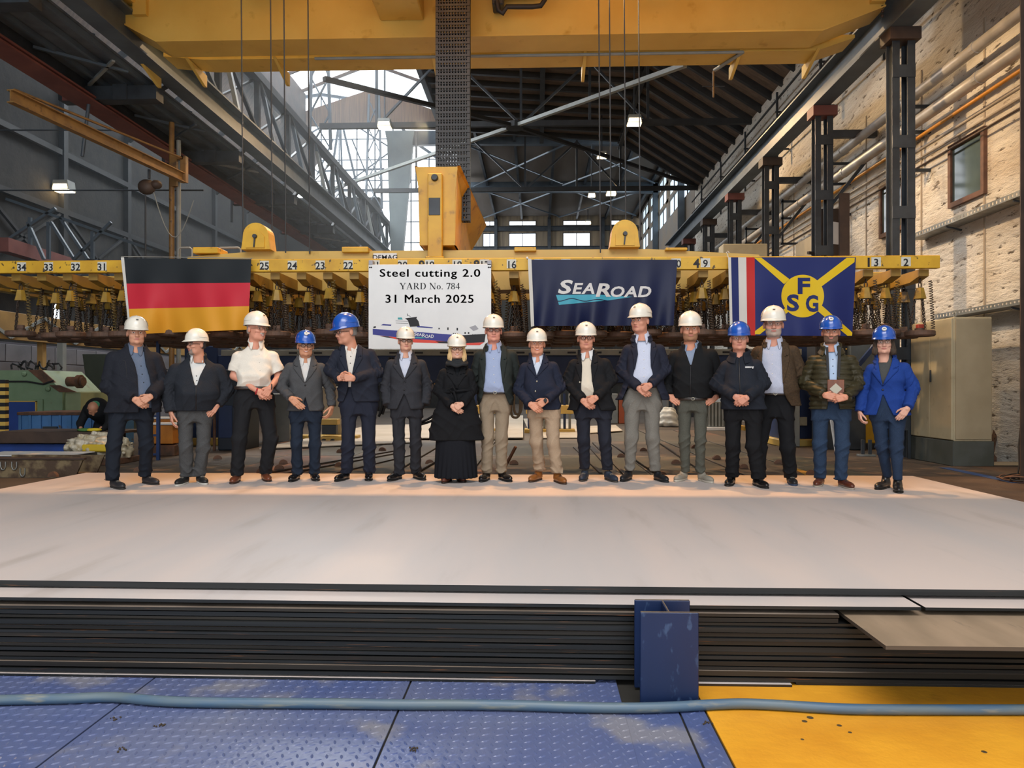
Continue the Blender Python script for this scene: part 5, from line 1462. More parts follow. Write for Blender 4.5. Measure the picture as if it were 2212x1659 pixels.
def person(P):
    """P: spec in photo pixels (see PEOPLE); builds body, clothing, helmet as children of an empty at the feet"""
    vf = P['vf']; Yd = 1.08 * 1600 / (vf - HOR)
    u0 = P['u0']
    base = at(u0, HOR, Yd); base.z = PZ
    cx = (u0 - W / 2) / FPX
    rz = -math.atan(cx) + YAW          # face the camera
    k = Yd / math.cos(rz) / FPX * math.cos(math.atan(cx)) if False else Yd / FPX
    root = empty('person', base, rz); tag(root, P['label'], 'person', 'people in hard hats')
    def X(u): return (u - u0) * k
    def Zv(v): return (vf - v) * k
    sk = skin_mat(P.get('skin', '#c99678')); lipm = M('lips_' + P.get('lips', '#a8655a').strip('#'), P.get('lips', '#a8655a'), .5)
    hairm = fabric(P.get('hair', '#4a3c30'), .7, scale=80, bump=.5, bscale=200)
    brd = M('beard_' + P.get('beardc', '#8d6a55').strip('#'), P.get('beardc', '#8d6a55'), .75, bump=.4, bscale=300, col2=P.get('beardc', '#8d6a55'))
    (suL, svL), (suR, svR) = P['sh']
    top_z = Zv(P['top']); chin_z = Zv(P['chin'])
    hs = (top_z - chin_z) / .285                # head scale: chin to helmet top
    hc = np.array([X(P['hu']), P.get('hy', -.02), chin_z + .116 * hs])
    sz = (Zv(svL) + Zv(svR)) / 2
    sL, sR = np.array([X(suL), .02, Zv(svL)]), np.array([X(suR), .02, Zv(svR)])
    aw = P.get('arm', (.062, .052, .040))
    shw = (sR[0] - sL[0]) / 2; scx = (sR[0] + sL[0]) / 2
    wz = Zv(P['waist'][0]); wl, wr_ = X(P['waist'][1]), X(P['waist'][2])
    hemz = Zv(P['hem'][0]); hl, hr_ = X(P['hem'][1]), X(P['hem'][2])
    belly = P.get('belly', .0); cd = P.get('cd', .125)
    nz = hc[2] - .19 * hs
    # torso profile (clothed surface of the shirt)
    chz = sz - .17
    sz0 = sz
    prof = [(hemz - .30, (hl + hr_) / 2, .02, (hr_ - hl) / 2 * .98, cd * 1.06), (hemz, (hl + hr_) / 2, .015, (hr_ - hl) / 2, cd * 1.06), (wz, (wl + wr_) / 2, -belly * .6, (wr_ - wl) / 2, cd + belly),
            (chz, scx, -.005, shw * .93, cd * 1.03), (sz - .07, scx, .008, shw * .93, cd * .9), (sz - .025, scx, .018, shw * .84, cd * .78), (sz + .015, scx, .026, shw * .66, cd * .66), (sz + .05, (scx + hc[0]) / 2, .032, shw * .48, cd * .58), (sz + .10, hc[0], .032, .078, .075)]
    prof_in = [(z, c1, c2, a - .018, b - .015) for z, c1, c2, a, b in prof]
    eL, eR = [np.array([X(u), d_, Zv(v)]) for (u, v, d_) in P['el']]
    wL, wR = [np.array([X(u), d_, Zv(v)]) for (u, v, d_) in P['wr']]
    hipz = Zv(P['crotch']) + .09
    kn = [np.array([X(u), -.02, Zv(v)]) for (u, v) in P['kn']]
    an = [np.array([X(u), .02, Zv(v)]) for (u, v) in P['an']]
    ft = [(X(u), a) for (u, v, a) in P['ft']]
    fy = [1.08 * 1600 / (v - HOR) - Yd for (u, v, a) in P['ft']]
    pc = (kn[0][0] + kn[1][0]) / 2 * .5 + ((hl + hr_) / 2) * .5
    phw = P.get('hipw', (hr_ - hl) / 2 * .96)
    hip = [np.array([pc - phw * .5, 0.015, hipz]), np.array([pc + phw * .5, .015, hipz])]
    for i in (0, 1):
        an[i][1] += fy[i]; kn[i][1] += fy[i] * .5
    # ---- legs
    legw = P.get('leg', (.088, .066, .062))
    lo = (min(pc - phw, an[0][0] - .12, an[1][0] - .12) - .05, -.22, 0.0); hi = (max(pc + phw, an[0][0] + .12, an[1][0] + .12) + .05, .26, max(wz, hemz) + .06)
    gl = Grid(lo, hi, .0105)
    if P.get('skirt'):
        zs_ = Zv(P['skirt'][0]); a, b = X(P['skirt'][1]), X(P['skirt'][2])
        D = column(gl, [(zs_, (a + b) / 2, .0, (b - a) / 2, .2), (hemz, (hl + hr_) / 2, .01, (hr_ - hl) / 2 * .95, .15), (wz, (wl + wr_) / 2, .01, (wr_ - wl) / 2, .11)], 2.0)
        ang = np.arctan2(gl.Y, gl.X - F32((a + b) / 2))
        D = D + F32(.008) * np.sin(ang * 22) * np.clip((F32(hemz) - gl.Z) / F32(hemz), 0, 1)
        D = np.maximum(D, F32(zs_) - gl.Z)
        link('skirt', to_mesh('skirt', [gl.mesh(D)], fabric(P['trouser'])), root)
    else:
        D = None
        for i in (0, 1):
            c = smin(cone(gl, hip[i], kn[i], legw[0] * 1.02, legw[1]), cone(gl, kn[i], an[i], legw[1], legw[2]), .03)
            hm = an[i][2]
            D = c if D is None else smin(D, c, .018)
        pel = column(gl, [(hipz - .10, pc, .02, phw * .86, .10), (hipz + .02, pc, .02, phw, .118), ((Zv(P['belt']) + .012) if P.get('belt') else wz + .04, (wl + wr_) / 2, -belly * .3, min((wr_ - wl) / 2 - .02, phw * 1.02), .105 + belly * .5)], 2.3)
        D = smin(D, pel, .04)
        # creases: at the knees, stacked folds at the ankle, drag lines under the crotch
        zl = gl.Z
        wk_ = 1.0
        D = D + wk_ * wob(gl, .003, 34, 18, 24, u0)
        rg = lambda a, q: F32(a) * (1 - np.abs(np.sin(q))) ** 2
        D = D - rg(.017, zl * 34 + gl.X * 21 + 1.4 * np.sin(gl.X * 31 + gl.Y * 23 + u0) + u0) * np.clip((F32(.30) - zl) / .2, 0, 1) * P.get('stack', 1.0)
        D = D - rg(.014, zl * 21 - gl.X * 24 + 1.2 * np.sin(zl * 15 + u0)) * np.exp(-((zl - F32(kn[0][2] - .04)) / .15) ** 2)
        D = D - rg(.015, zl * 24 + np.abs(gl.X - F32(pc)) * 34 + .8 * np.sin(zl * 19)) * np.exp(-((zl - F32(hipz - .05)) / .11) ** 2)
        D = np.maximum(D, F32(max(an[0][2] - .035, .045)) - zl)
        if P.get('crease'):
            for i in (0, 1): D = smin(D, cone(gl, hip[i] + (0, -.105, -.1), an[i] + (0, -.07, 0), .004, .004), .014)
        link('trousers', to_mesh('trousers', [gl.mesh(D)], fabric(P['trouser'], c2=P.get('trouser2'))), root)
        if P.get('belt'):
            zb = Zv(P['belt'])
            gb = Grid((pc - phw - .06, -.25, zb - .03), (pc + phw + .06, .22, zb + .03), .009)
            Db = column(gb, [(zb - .022, pc, -belly * .3, phw * 1.03, .122 + belly * .5), (zb + .02, pc, -belly * .3, phw * 1.02, .122 + belly * .5)], 2.3)
            Db = np.maximum(Db, np.abs(gb.Z - F32(zb)) - .019)
            be = link('belt', to_mesh('belt', [gb.mesh(Db)], M('belt_leather', '#2a211c', .4)), root)
            MB().tube(torus_pts((pc, -.128 - belly * .8, zb), .02, .016, 8), .003, 5, True).build('buckle', m_btnm, be)
    # ---- torso fields
    mg = .075
    xs_ = [sL[0], sR[0], eL[0], eR[0], wL[0], wR[0], hl, hr_, wl, wr_]
    ys_ = [wL[1], wR[1], eL[1], eR[1]]
    zlow = min(hemz, wL[2], wR[2], wz) - .08
    lo = (min(xs_) - mg - .03, min(min(ys_) - mg, -.26 - belly), zlow); hi = (max(xs_) + mg + .03, max(max(ys_) + mg, .24), nz + .16)
    g = Grid(lo, hi, P.get('res', .0098))
    T = column(g, prof); Tin = column(g, prof_in)
    def arm(s_, e_, w_, r):
        return smin(cone(g, s_, e_, r[0], r[1]), cone(g, e_, w_, r[1], r[2]), .02)
    sL = sL + np.array((aw[0] * .35, 0, -aw[0] * .9)); sR = sR + np.array((-aw[0] * .35, 0, -aw[0] * .9))
    AL, AR = arm(sL, eL, wL, aw), arm(sR, eR, wR, aw)
    def ridge(a, q): return F32(a) * (1 - np.abs(np.sin(q))) ** 2
    fold = wob(g, .0035, 26, 16, 30, u0) - ridge(.012, g.X * 17 + g.Z * 13 + 1.3 * np.sin(g.Z * 11 + u0) + u0) * np.clip((F32(sz - .12) - g.Z) * 5, 0, 1) - ridge(.011, g.X * -15 + g.Z * 17 + 1.1 * np.sin(g.X * 13 + u0 * 2) + u0 * .7) * np.clip((F32(sz - .2) - g.Z) * 5, .15, 1)
    def near(p, r): return np.exp(-((g.X - F32(p[0])) ** 2 + (g.Y - F32(p[1])) ** 2 + (g.Z - F32(p[2])) ** 2) / F32(r * r))
    el_w = 1.0
    afold = 0.0
    for (s_, e_, w_) in ((sL, eL, wL), (sR, eR, wR)):
        for (a_, b_) in ((s_, e_), (e_, w_)):
            d_ = (b_ - a_) / np.linalg.norm(b_ - a_)
            sax = (g.X - F32(e_[0])) * F32(d_[0]) + (g.Y - F32(e_[1])) * F32(d_[1]) + (g.Z - F32(e_[2])) * F32(d_[2])
            afold = afold - ridge(.019, sax * 38 + 1.6 * np.sin(g.X * 37 + g.Y * 29 + u0)) * near(e_ + d_ * (.02 if a_ is e_ else -.03), .13)
        afold = afold - ridge(.013, g.Z * 52 + 1.5 * np.sin(g.X * 33 + u0)) * near(w_ + (e_ - w_) * .25, .08)
    def interp_z(rows, col):
        r = sorted([(Zv(q[0]), X(q[col])) for q in rows]); return np.interp(g.Z[0, 0, :], [a for a, b in r], [b for a, b in r]).astype(F32)[None, None, :]
    front = g.Y - F32(.035)
    kind = P['coat']
    # shirt / inner layer
    neckr = .066 * hs
    if kind == 'shirt':
        A = []
        for (s_, e_, w_, AA) in ((sL, eL, wL, AL), (sR, eR, wR, AR)):
            f_ = .62; cut = s_ + (e_ - s_) * f_ * 1.25
            slv = cone(g, s_, s_ + (e_ - s_) * .80, aw[0] * 1.06, aw[0] * 1.2)
            dirv = (e_ - s_) / np.linalg.norm(e_ - s_)
            pl = (g.X - F32(cut[0])) * F32(dirv[0]) + (g.Y - F32(cut[1])) * F32(dirv[1]) + (g.Z - F32(cut[2])) * F32(dirv[2])
            A.append(np.maximum(slv, pl))
        D = smin(smin(T, A[0], .03), A[1], .03) + fold * 1.3
        D = np.maximum(D, F32(Zv(P['hem'][0])) - g.Z)
        D = -smin(-D, cone(g, (hc[0], .03, nz + .02), (hc[0], .03, nz + .2), neckr + .002, neckr + .01), .005)
        link('shirt', to_mesh('shirt', [g.mesh(D)], fabric(P['shirt'], .8, P.get('shirt2'))), root)
    else:
        Ds = np.maximum(Tin - .004 + fold * .5, F32(Zv(P['belt']) if P.get('belt') else (Zv(P['shirtcut']) if P.get('shirtcut') else wz - .16)) - g.Z)
        link('shirt', to_mesh('shirt', [g.mesh(Ds)], fabric(P['shirt'], .8, P.get('shirt2'))), root)
    # shirt collar: stand plus two pointed leaves
    if P.get('collar', True):
        gc = Grid((hc[0] - .14, -.16, nz - .10), (hc[0] + .14, .16, nz + .15), .006)
        cc = (hc[0] * .6 + scx * .4, .022)
        rad = np.sqrt(((gc.X - F32(cc[0])) / 1.0) ** 2 + ((gc.Y - F32(cc[1])) / 1.05) ** 2)
        slope = (gc.Y - F32(cc[1])) * .38
        zc = gc.Z - F32(nz + .052 + P.get('cup', 0)) - slope
        flare = F32(neckr + .010) + np.clip(-zc, -.05, .06) * .34
        shell = np.abs(rad - flare) - .0075
        up = zc - .034; ang_ = np.arctan2(np.abs(gc.X - F32(cc[0])), -(gc.Y - F32(cc[1])))
        low = -.016 - .060 * np.exp(-((ang_ - .52) / .30) ** 2)
        Dc = np.maximum(np.maximum(shell, up), low - zc)
        gap = P.get('gap', .20) + np.clip(.03 - zc, 0, .1) * 1.2
        Dc = np.maximum(Dc, (gap - ang_) * .06)
        link('shirt_collar', to_mesh('shirt_collar', [gc.mesh(Dc)], fabric(P.get('collarc', P['shirt']), .8)), root)
    # outer garment
    def arms_cut(infl):
        D = None
        for (s_, e_, w_, AA) in ((sL, eL, wL, AL), (sR, eR, wR, AR)):
            dirv = (w_ - e_) / np.linalg.norm(w_ - e_)
            pl = (g.X - F32(w_[0])) * F32(dirv[0]) + (g.Y - F32(w_[1])) * F32(dirv[1]) + (g.Z - F32(w_[2])) * F32(dirv[2])
            c = np.maximum(AA - infl, pl + .012)
            D = c if D is None else np.minimum(D, c)
        return D
    if kind != 'shirt':
        infl = P.get('infl', .006)
        q = 0.0
        if P.get('quilt'):
            ph_ = (g.Z + .0 * g.X) * (2 * math.pi / .058)
            q = F32(.010) * (1 - np.abs(np.sin(ph_ / 2 + .3 * np.sin(g.X * 9)))) ** 1.5 * 1.4
        Body = T - infl + fold * .7
        if P.get('flare'):        # hem swings out a little
            Body = Body - np.clip((F32(wz) - g.Z), 0, .3) * P['flare']
        Body = np.maximum(Body, F32(hemz) - g.Z + (np.maximum(0, -(g.Y)) * 0))
        if P.get('hemz2'): # separate front hems
            pass
        D = smin(Body, arms_cut(infl) + afold, P.get('armk', .014)) + q
        D = np.maximum(D, F32(hemz) - g.Z) if not P.get('longsleeve') else np.maximum(D, np.minimum(F32(hemz) - g.Z, arms_cut(infl + .004)))
        # keep sleeves that reach below the hem
        D = np.minimum(D, np.maximum(arms_cut(infl) + afold + q, g.Z - F32(hemz + .06)))
        # front opening
        rows = P['open']
        xl_, xr_ = interp_z(rows, 1), interp_z(rows, 2)
        zt_, zb_ = Zv(rows[0][0]), Zv(rows[-1][0])
        inside = np.minimum(np.minimum(g.X - xl_, xr_ - g.X), -front)
        inside = np.minimum(inside, g.Z - F32(zb_ - .0))
        armkeep = arms_cut(infl + .012)
        cut = np.minimum(inside, armkeep + 0)           # do not cut the sleeves
        D = np.maximum(D, cut)
        D = -smin(-D, cone(g, (hc[0], .03, nz + .0), (hc[0], .02, nz + .2), neckr + .012, neckr + .03), .006)
        cm = fabric(P['coatc'], P.get('coatr', .85), P.get('coatc2'), scale=P.get('cscale', 30))
        nm = {'blazer': 'blazer', 'jacket': 'jacket', 'coat': 'coat', 'quilt': 'quilted_jacket'}[kind]
        gar = link(nm, to_mesh(nm, [g.mesh(D)], cm), root)
        # lapels or jacket collar: bands raised along the opening
        lap = P.get('lapel')
        if lap:
            zA, zB, wmax = Zv(lap[0]), Zv(lap[1]), lap[2]
            zz = g.Z[0, 0, :]
            tt = np.clip((zA - zz) / (zA - zB), 0, 1)
            wd_ = (np.interp(tt, [0, .12, .45, .50, 1.0], [wmax * .55, wmax * .8, wmax, wmax * .9, .004])).astype(F32)[None, None, :]
            for s in (0, 1):
                e_ = (xl_ - g.X) if s == 0 else (g.X - xr_)
                band = np.maximum(np.maximum(e_ - wd_, -e_ - .004), np.maximum(g.Z - F32(zA + .06), F32(zB) - g.Z))
                Dl = np.maximum(np.maximum(T - infl - .013 + fold * .3, -(T - infl + .012)), np.maximum(band, front + .01))
                notch = Zv(lap[0]) - .42 * (zA - zB)
                Dl = np.maximum(Dl, .004 - np.abs(g.Z - F32(notch) - (e_) * .35) - np.clip(.03 - e_, 0, 1))
                Dl = np.maximum(Dl, -armkeep + .012)
                V, Q = g.mesh(Dl)
                if len(V): link('lapel', to_mesh('lapel', [(V, Q)], cm), gar)
        # collar at the back of the neck
        ncx = hc[0] * .6 + scx * .4
        gc = Grid((ncx - .17, -.17, nz - .12), (ncx + .17, .17, nz + .15), .008)
        rad = np.sqrt((gc.X - F32(ncx)) ** 2 + ((gc.Y - F32(.03)) / 1.05) ** 2)
        zc = gc.Z - F32(nz + P.get('cz', .016) + P.get('cup', 0)) - (gc.Y - F32(.02)) * .34
        hgt = P.get('colh', .03)
        Dc = np.maximum(np.abs(rad - (F32(neckr + .033) + np.clip(-zc, 0, .1) * .7)) - .0115, np.abs(zc) - hgt)
        ang_ = np.arctan2(np.abs(gc.X - F32(ncx)), -(gc.Y - F32(.03)))
        Dc = np.maximum(Dc, (F32(P.get('colgap', .75)) - ang_) * .08)
        link('collar', to_mesh('collar', [gc.mesh(Dc)], fabric(P['colc'], .85) if P.get('colc') else cm), gar)
        # buttons
        for (u, v) in P.get('btn', ()):
            y_ = surf_y(g, D, X(u), Zv(v)); MB().ball((X(u), y_ - .003, Zv(v)), (.011, .006, .011), 8, 5).build('button', {'m': m_btnm, 'd': m_btnd}[P.get('btnm', 'd')], gar)
        if P.get('zip'):
            (ua, va), (ub, vb) = P['zip']; pts = []
            for t in np.linspace(0, 1, 12):
                x_, z_ = X(ua + (ub - ua) * t), Zv(va + (vb - va) * t); pts.append((x_, surf_y(g, D, x_, z_) - .002, z_))
            MB().tube(pts, .006, 6).build('zipper', M('zipper_dark', '#2b2a2c', .35, metal=.5), gar)
        for (ua, va, ub, vb) in P.get('seams', ()):
            pts = []
            for t in np.linspace(0, 1, 8):
                x_, z_ = X(ua + (ub - ua) * t), Zv(va + (vb - va) * t); pts.append((x_, surf_y(g, D, x_, z_) + .001, z_))
            MB().tube(pts, .0035, 5).build('pocket_seam', M('seam_dark', '#141417', .7), gar)
        if P.get('logo'):
            u_, v_ = P['logo']; y_ = surf_y(g, D, X(u_), Zv(v_))
            o = MB(); o.box(-.045, .02, -.004, -.001, -.004, .012); o.box(.0, .045, -.004, -.001, .002, .010); o.box(.028, .04, -.004, -.001, -.012, .004)
            o.build('breast_logo', M('logo_white', '#c9c9c9', .6), gar, (X(u_), y_ - .004, Zv(v_)))
        if P.get('pin'):
            u_, v_ = P['pin']; y_ = surf_y(g, D, X(u_), Zv(v_)); MB().ball((X(u_), y_ - .012, Zv(v_)), (.012, .003, .005), 6, 4).build('lapel_pin', m_btnm, gar)
    else:
        cm = None
    # shirt buttons
    for (u, v) in P.get('sbtn', ()):
        fld = D if kind == 'shirt' else Ds
        y_ = surf_y(g, fld, X(u), Zv(v)); MB().ball((X(u), y_ - .002, Zv(v)), (.0065, .004, .0065), 7, 4).build('shirt_button', m_btnw if P.get('sbm', 'w') == 'w' else m_btnd, root)
    # ---- body: head and neck, hands and forearms, and a slimmer core under the clothes, one mesh
    hy, hp = math.radians(P.get('yaw', 0)), math.radians(P.get('pitch', 0))
    V, Q = head_mesh(P)
    V0 = V.copy()
    if P.get('smile'):
        w_m = np.exp(-((V[:, 2] + .0635) / .018) ** 2) * (V[:, 1] < -.06); V[:, 2] += P['smile'] * w_m * ((V[:, 0] / .024) ** 2 * .0055 - .002)
        ck = np.exp(-(((np.abs(V[:, 0]) - .043) / .018) ** 2 + ((V[:, 2] + .03) / .02) ** 2)) * (V[:, 1] < -.04); V[:, 1] -= P['smile'] * .006 * ck; V[:, 2] += P['smile'] * .003 * ck
    hv = V * hs
    # neck stays, head turns: blend the turn in above the jaw
    hv = rotx(hv, hp); hv = rotz(hv, hy) + hc
    parts = [(hv, Q)]; C0 = V0[Q].mean(1)
    mh = np.zeros(len(Q), np.int32)
    fr_ = C0[:, 1] < -.06
    lips = fr_ & ((C0[:, 0] / .0235) ** 2 + ((C0[:, 2] + .0635) / .0088) ** 2 < 1) & (C0[:, 1] < -.083)
    brow = fr_ & (np.abs(np.abs(C0[:, 0]) - .033) < .019) & (np.abs(C0[:, 2] - .0255 + .08 * np.abs(np.abs(C0[:, 0]) - .03)) < .0052)
    eye = (np.abs(np.abs(C0[:, 0]) - .0325) < .0125) & (np.abs(C0[:, 2] - .003) < .0062) & (C0[:, 1] < -.078)
    iris = eye & (np.abs(np.abs(C0[:, 0]) - .0325) < .0056)
    mh[brow] = 3; mh[lips] = 1
    bt = P.get('beard')
    if bt:
        zone = (C0[:, 2] < -.046 + .35 * np.clip(np.abs(C0[:, 0]) - .045, 0, .04)) & (C0[:, 2] > -.125) & (C0[:, 1] < .02) & ~lips & ((np.abs(C0[:, 0]) > .018) | (C0[:, 2] < -.072) | (np.abs(C0[:, 2] + .048) < .007))
        if bt == 'chin': zone &= (C0[:, 2] < -.06) & (np.abs(C0[:, 0]) < .04)
        if bt == 'stache': zone = fr_ & (np.abs(C0[:, 2] + .049) < .006) & (np.abs(C0[:, 0]) < .028)
        mh[zone] = 2
    if P.get('smile', 0) > .8: mh[fr_ & (np.abs(C0[:, 0]) < .016) & (np.abs(C0[:, 2] + .0635) < .0035) & (C0[:, 1] < -.083)] = 4
    mh[eye] = 4; mh[iris] = 5
    mats_all = [sk, lipm, brd, hairm, m_eyew, m_iris]
    mi = [mh]
    hands = P.get('hands', 'clasp')
    hsz = P.get('hsz', 1.0)
    def addhand(w_, d_, n_, th, curl, fore, spread=.08):
        V, Q = hand_mesh(w_, d_, n_, th, curl, hsz, spread, fore); parts.append((V, Q)); mi.append(np.zeros(len(Q), np.int32))
    HS = P.get('handspec', {})
    for key, w_, e_, s in (('L', wL, eL, -1), ('R', wR, eR, 1)):
        sp_ = HS.get(key)
        if sp_ is None: continue
        d_, n_, th, cu = sp_[:4]
        addhand(w_ + np.array((0, 0, 0)), d_, n_, th, cu, e_, sp_[4] if len(sp_) > 4 else .08)
    if P.get('bare'):
        gb = Grid(lo, hi, .009)
        for (s_, e_, w_) in ((sL, eL, wL), (sR, eR, wR)):
            l_ = np.minimum(np.minimum(e_, w_), s_) - .07; h_ = np.maximum(np.maximum(e_, w_), s_) + .07
            ga = Grid(l_, h_, .008)
            Da = smin(cone(ga, s_ + (e_ - s_) * .4, e_, .052, .043), cone(ga, e_, w_, .044, .027), .03)
            V, Q = ga.mesh(Da); parts.append((V, Q)); mi.append(np.zeros(len(Q), np.int32))
    # slim core
    gk = Grid((min(lo[0], gl.lo[0]), lo[1], .02), (hi[0], hi[1], nz + .05), .022)
    D = column(gk, [(z, a, b, max(c - .05, .05), max(d - .045, .04)) for z, a, b, c, d in prof[1:]])
    for i in (0, 1):
        D = smin(D, smin(cone(gk, hip[i], kn[i], legw[0] * .7, legw[1] * .65), cone(gk, kn[i], an[i], legw[1] * .65, .034), .02), .03)
    for (s_, e_, w_) in ((sL, eL, wL), (sR, eR, wR)):
        D = smin(D, smin(cone(gk, s_ + (0, 0, -.05), e_, aw[0] * .6, aw[1] * .6), cone(gk, e_, w_ + (e_ - w_) * .2, aw[1] * .6, .026), .02), .02)
    V, Q = gk.mesh(D); parts.append((V, Q)); mi.append(np.zeros(len(Q), np.int32))
    bme = to_mesh('body', parts, mats_all); bme.polygons.foreach_set('material_index', np.concatenate(mi)); bme.update()
    link('body', bme, root)
    # ---- hair
    gh = Grid((-.12, -.13, -.24 if P.get('long') else -.1), (.12, .15, .12), .0065)
    sh_ = np.minimum(ell(gh, (0, .018, .045), (.083, .099, .090)), ell(gh, (0, .03, -.01), (.079, .083, .085)))
    cutf = (F32(-.028) - gh.Y) if not P.get('long') else (F32(-.052) - gh.Y)
    Dh = np.maximum(np.maximum(sh_, cutf), np.maximum(F32(P.get('hairz', -.045)) - gh.Z, 0 * gh.Z - 1))
    face = np.maximum(np.abs(gh.X) - .085, np.maximum(gh.Y - .012, gh.Z - .02)); Dh = np.maximum(Dh, -face) if not P.get('long') else Dh
    ear = np.minimum(ell(gh, (.083, .012, -.008), (.03, .026, .036)), ell(gh, (-.083, .012, -.008), (.03, .026, .036)))
    if not P.get('long'): Dh = np.maximum(Dh, -ear)
    if P.get('long'):
        for s in (-1, 1):
            Dh = smin(Dh, cone(gh, (s * .078, -.02, .03), (s * .088, -.03, -.10), .022, .030), .02)
            Dh = smin(Dh, cone(gh, (s * .088, -.03, -.10), (s * .075, -.045, P['long']), .030, .016), .02)
        Dh = smin(Dh, ell(gh, (0, .06, -.07), (.09, .045, .12)), .03)
        Dh = np.maximum(Dh, -ell(gh, (0, -.06, -.03), (.068, .08, .10)))
        Dh = Dh + F32(.004) * np.sin(gh.X * 160 + gh.Y * 120 + 4 * np.sin(gh.Z * 18))
    V, Q = gh.mesh(Dh)
    if len(V):
        V = rotz(rotx(V * hs, hp), hy) + hc
        link('hair', to_mesh('hair', [(V, Q)], hairm), root)
    # ---- glasses
    if P.get('glasses'):
        gm = m_gl if P['glasses'] == 'd' else m_glw
        o = MB(); r_ = .0026 if P['glasses'] == 'd' else .0016
        for s in (-1, 1):
            o.tube(torus_pts((s * .0335, -.105, .003), .0235, .0175 if P.get('gr') != 'round' else .022), r_, 5, True)
            o.tube([(s * .057, -.104, .008), (s * .078, -.06, .008), (s * .082, .01, .004)], r_, 5)
        o.tube([(-.011, -.106, .006), (0, -.109, .009), (.011, -.106, .006)], r_, 5)
        A = np.array(o.v); A = rotz(rotx(A * hs, hp), hy) + hc; o.v = [tuple(q) for q in A]
        o.build('glasses', gm, root)
    # ---- helmet
    P['_hc'] = hc
    hh = helmet(root, P, hy, hp + math.radians(P.get('hatp', 0))); hh.scale = (hs * 1.04,) * 3
    # ---- shoes
    for i in (0, 1):
        sc_ = P.get('shoe', ('#1b1b1d', '#161616', .35))
        ax_, a_ = ft[i]
        s_ = empty('shoe', (an[i][0] * .35 + ax_ * .65, an[i][1] - .015, 0), math.radians(a_), parent=root)
        gs = Grid((-.07, -.25, -.005), (.07, .12, .17 if not P.get('boot') else .26), .0068)
        up = smin(ell(gs, (0, -.12, .035), (.047, .115, .042)), ell(gs, (0, .03, .045), (.038, .072, .05)), .04)
        up = smin(up, cone(gs, (0, .03, .05), (0, .035, .11 if not P.get('boot') else .2), .04, .04), .03)
        up = np.maximum(up, F32(.016) - gs.Z)
        if not P.get('boot'): up = np.maximum(up, gs.Z - F32(.105) + gs.Y * .1)
        link('upper', to_mesh('upper', [gs.mesh(up)], M('shoe_' + sc_[0].strip('#'), sc_[0], sc_[2], coat=.2 if sc_[2] < .4 else 0)), s_)
        so_ = np.minimum(((gs.X / .049) ** 2 + ((gs.Y + .11) / .125) ** 2) ** .5 - 1, ((gs.X / .041) ** 2 + ((gs.Y - .025) / .08) ** 2) ** .5 - 1) * .045
        so_ = np.maximum(so_, np.maximum(F32(.001) - gs.Z, gs.Z - F32(sc_[3] if len(sc_) > 3 else .018)))
        link('sole', to_mesh('sole', [gs.mesh(so_)], M('sole_' + sc_[1].strip('#'), sc_[1], .6)), s_)
        if not P.get('boot') and not P.get('loafer'):
            o = MB()
            for q in range(3): o.tube([(-.022, -.075 - q * .02, .078 - q * .007), (0, -.078 - q * .02, .084 - q * .008), (.022, -.072 - q * .02, .078 - q * .007)], .0028, 5)
            o.build('laces', M('laces_dark', '#1e1b1a', .7) if sc_[2] < .5 else M('laces_grey', '#8e887c', .7), s_)
    return root, dict(X=X, Zv=Zv, wL=wL, wR=wR, hc=hc, k=k)

def surf_y(g, D, x, z):
    """front surface (smallest y) of a sampled field at local x, z"""
    D = np.broadcast_to(D, g.shape)
    i = int(np.clip(round((x - g.lo[0]) / g.h), 0, g.shape[0] - 1)); k = int(np.clip(round((z - g.lo[2]) / g.h), 0, g.shape[2] - 1))
    col = D[i, :, k]; w = np.where(col < 0)[0]
    if len(w) == 0: return -.13
    j = w[0]
    if j == 0: return float(g.lo[1])
    a, b = col[j - 1], col[j]
    return float(g.lo[1] + g.h * (j - 1 + a / (a - b)))
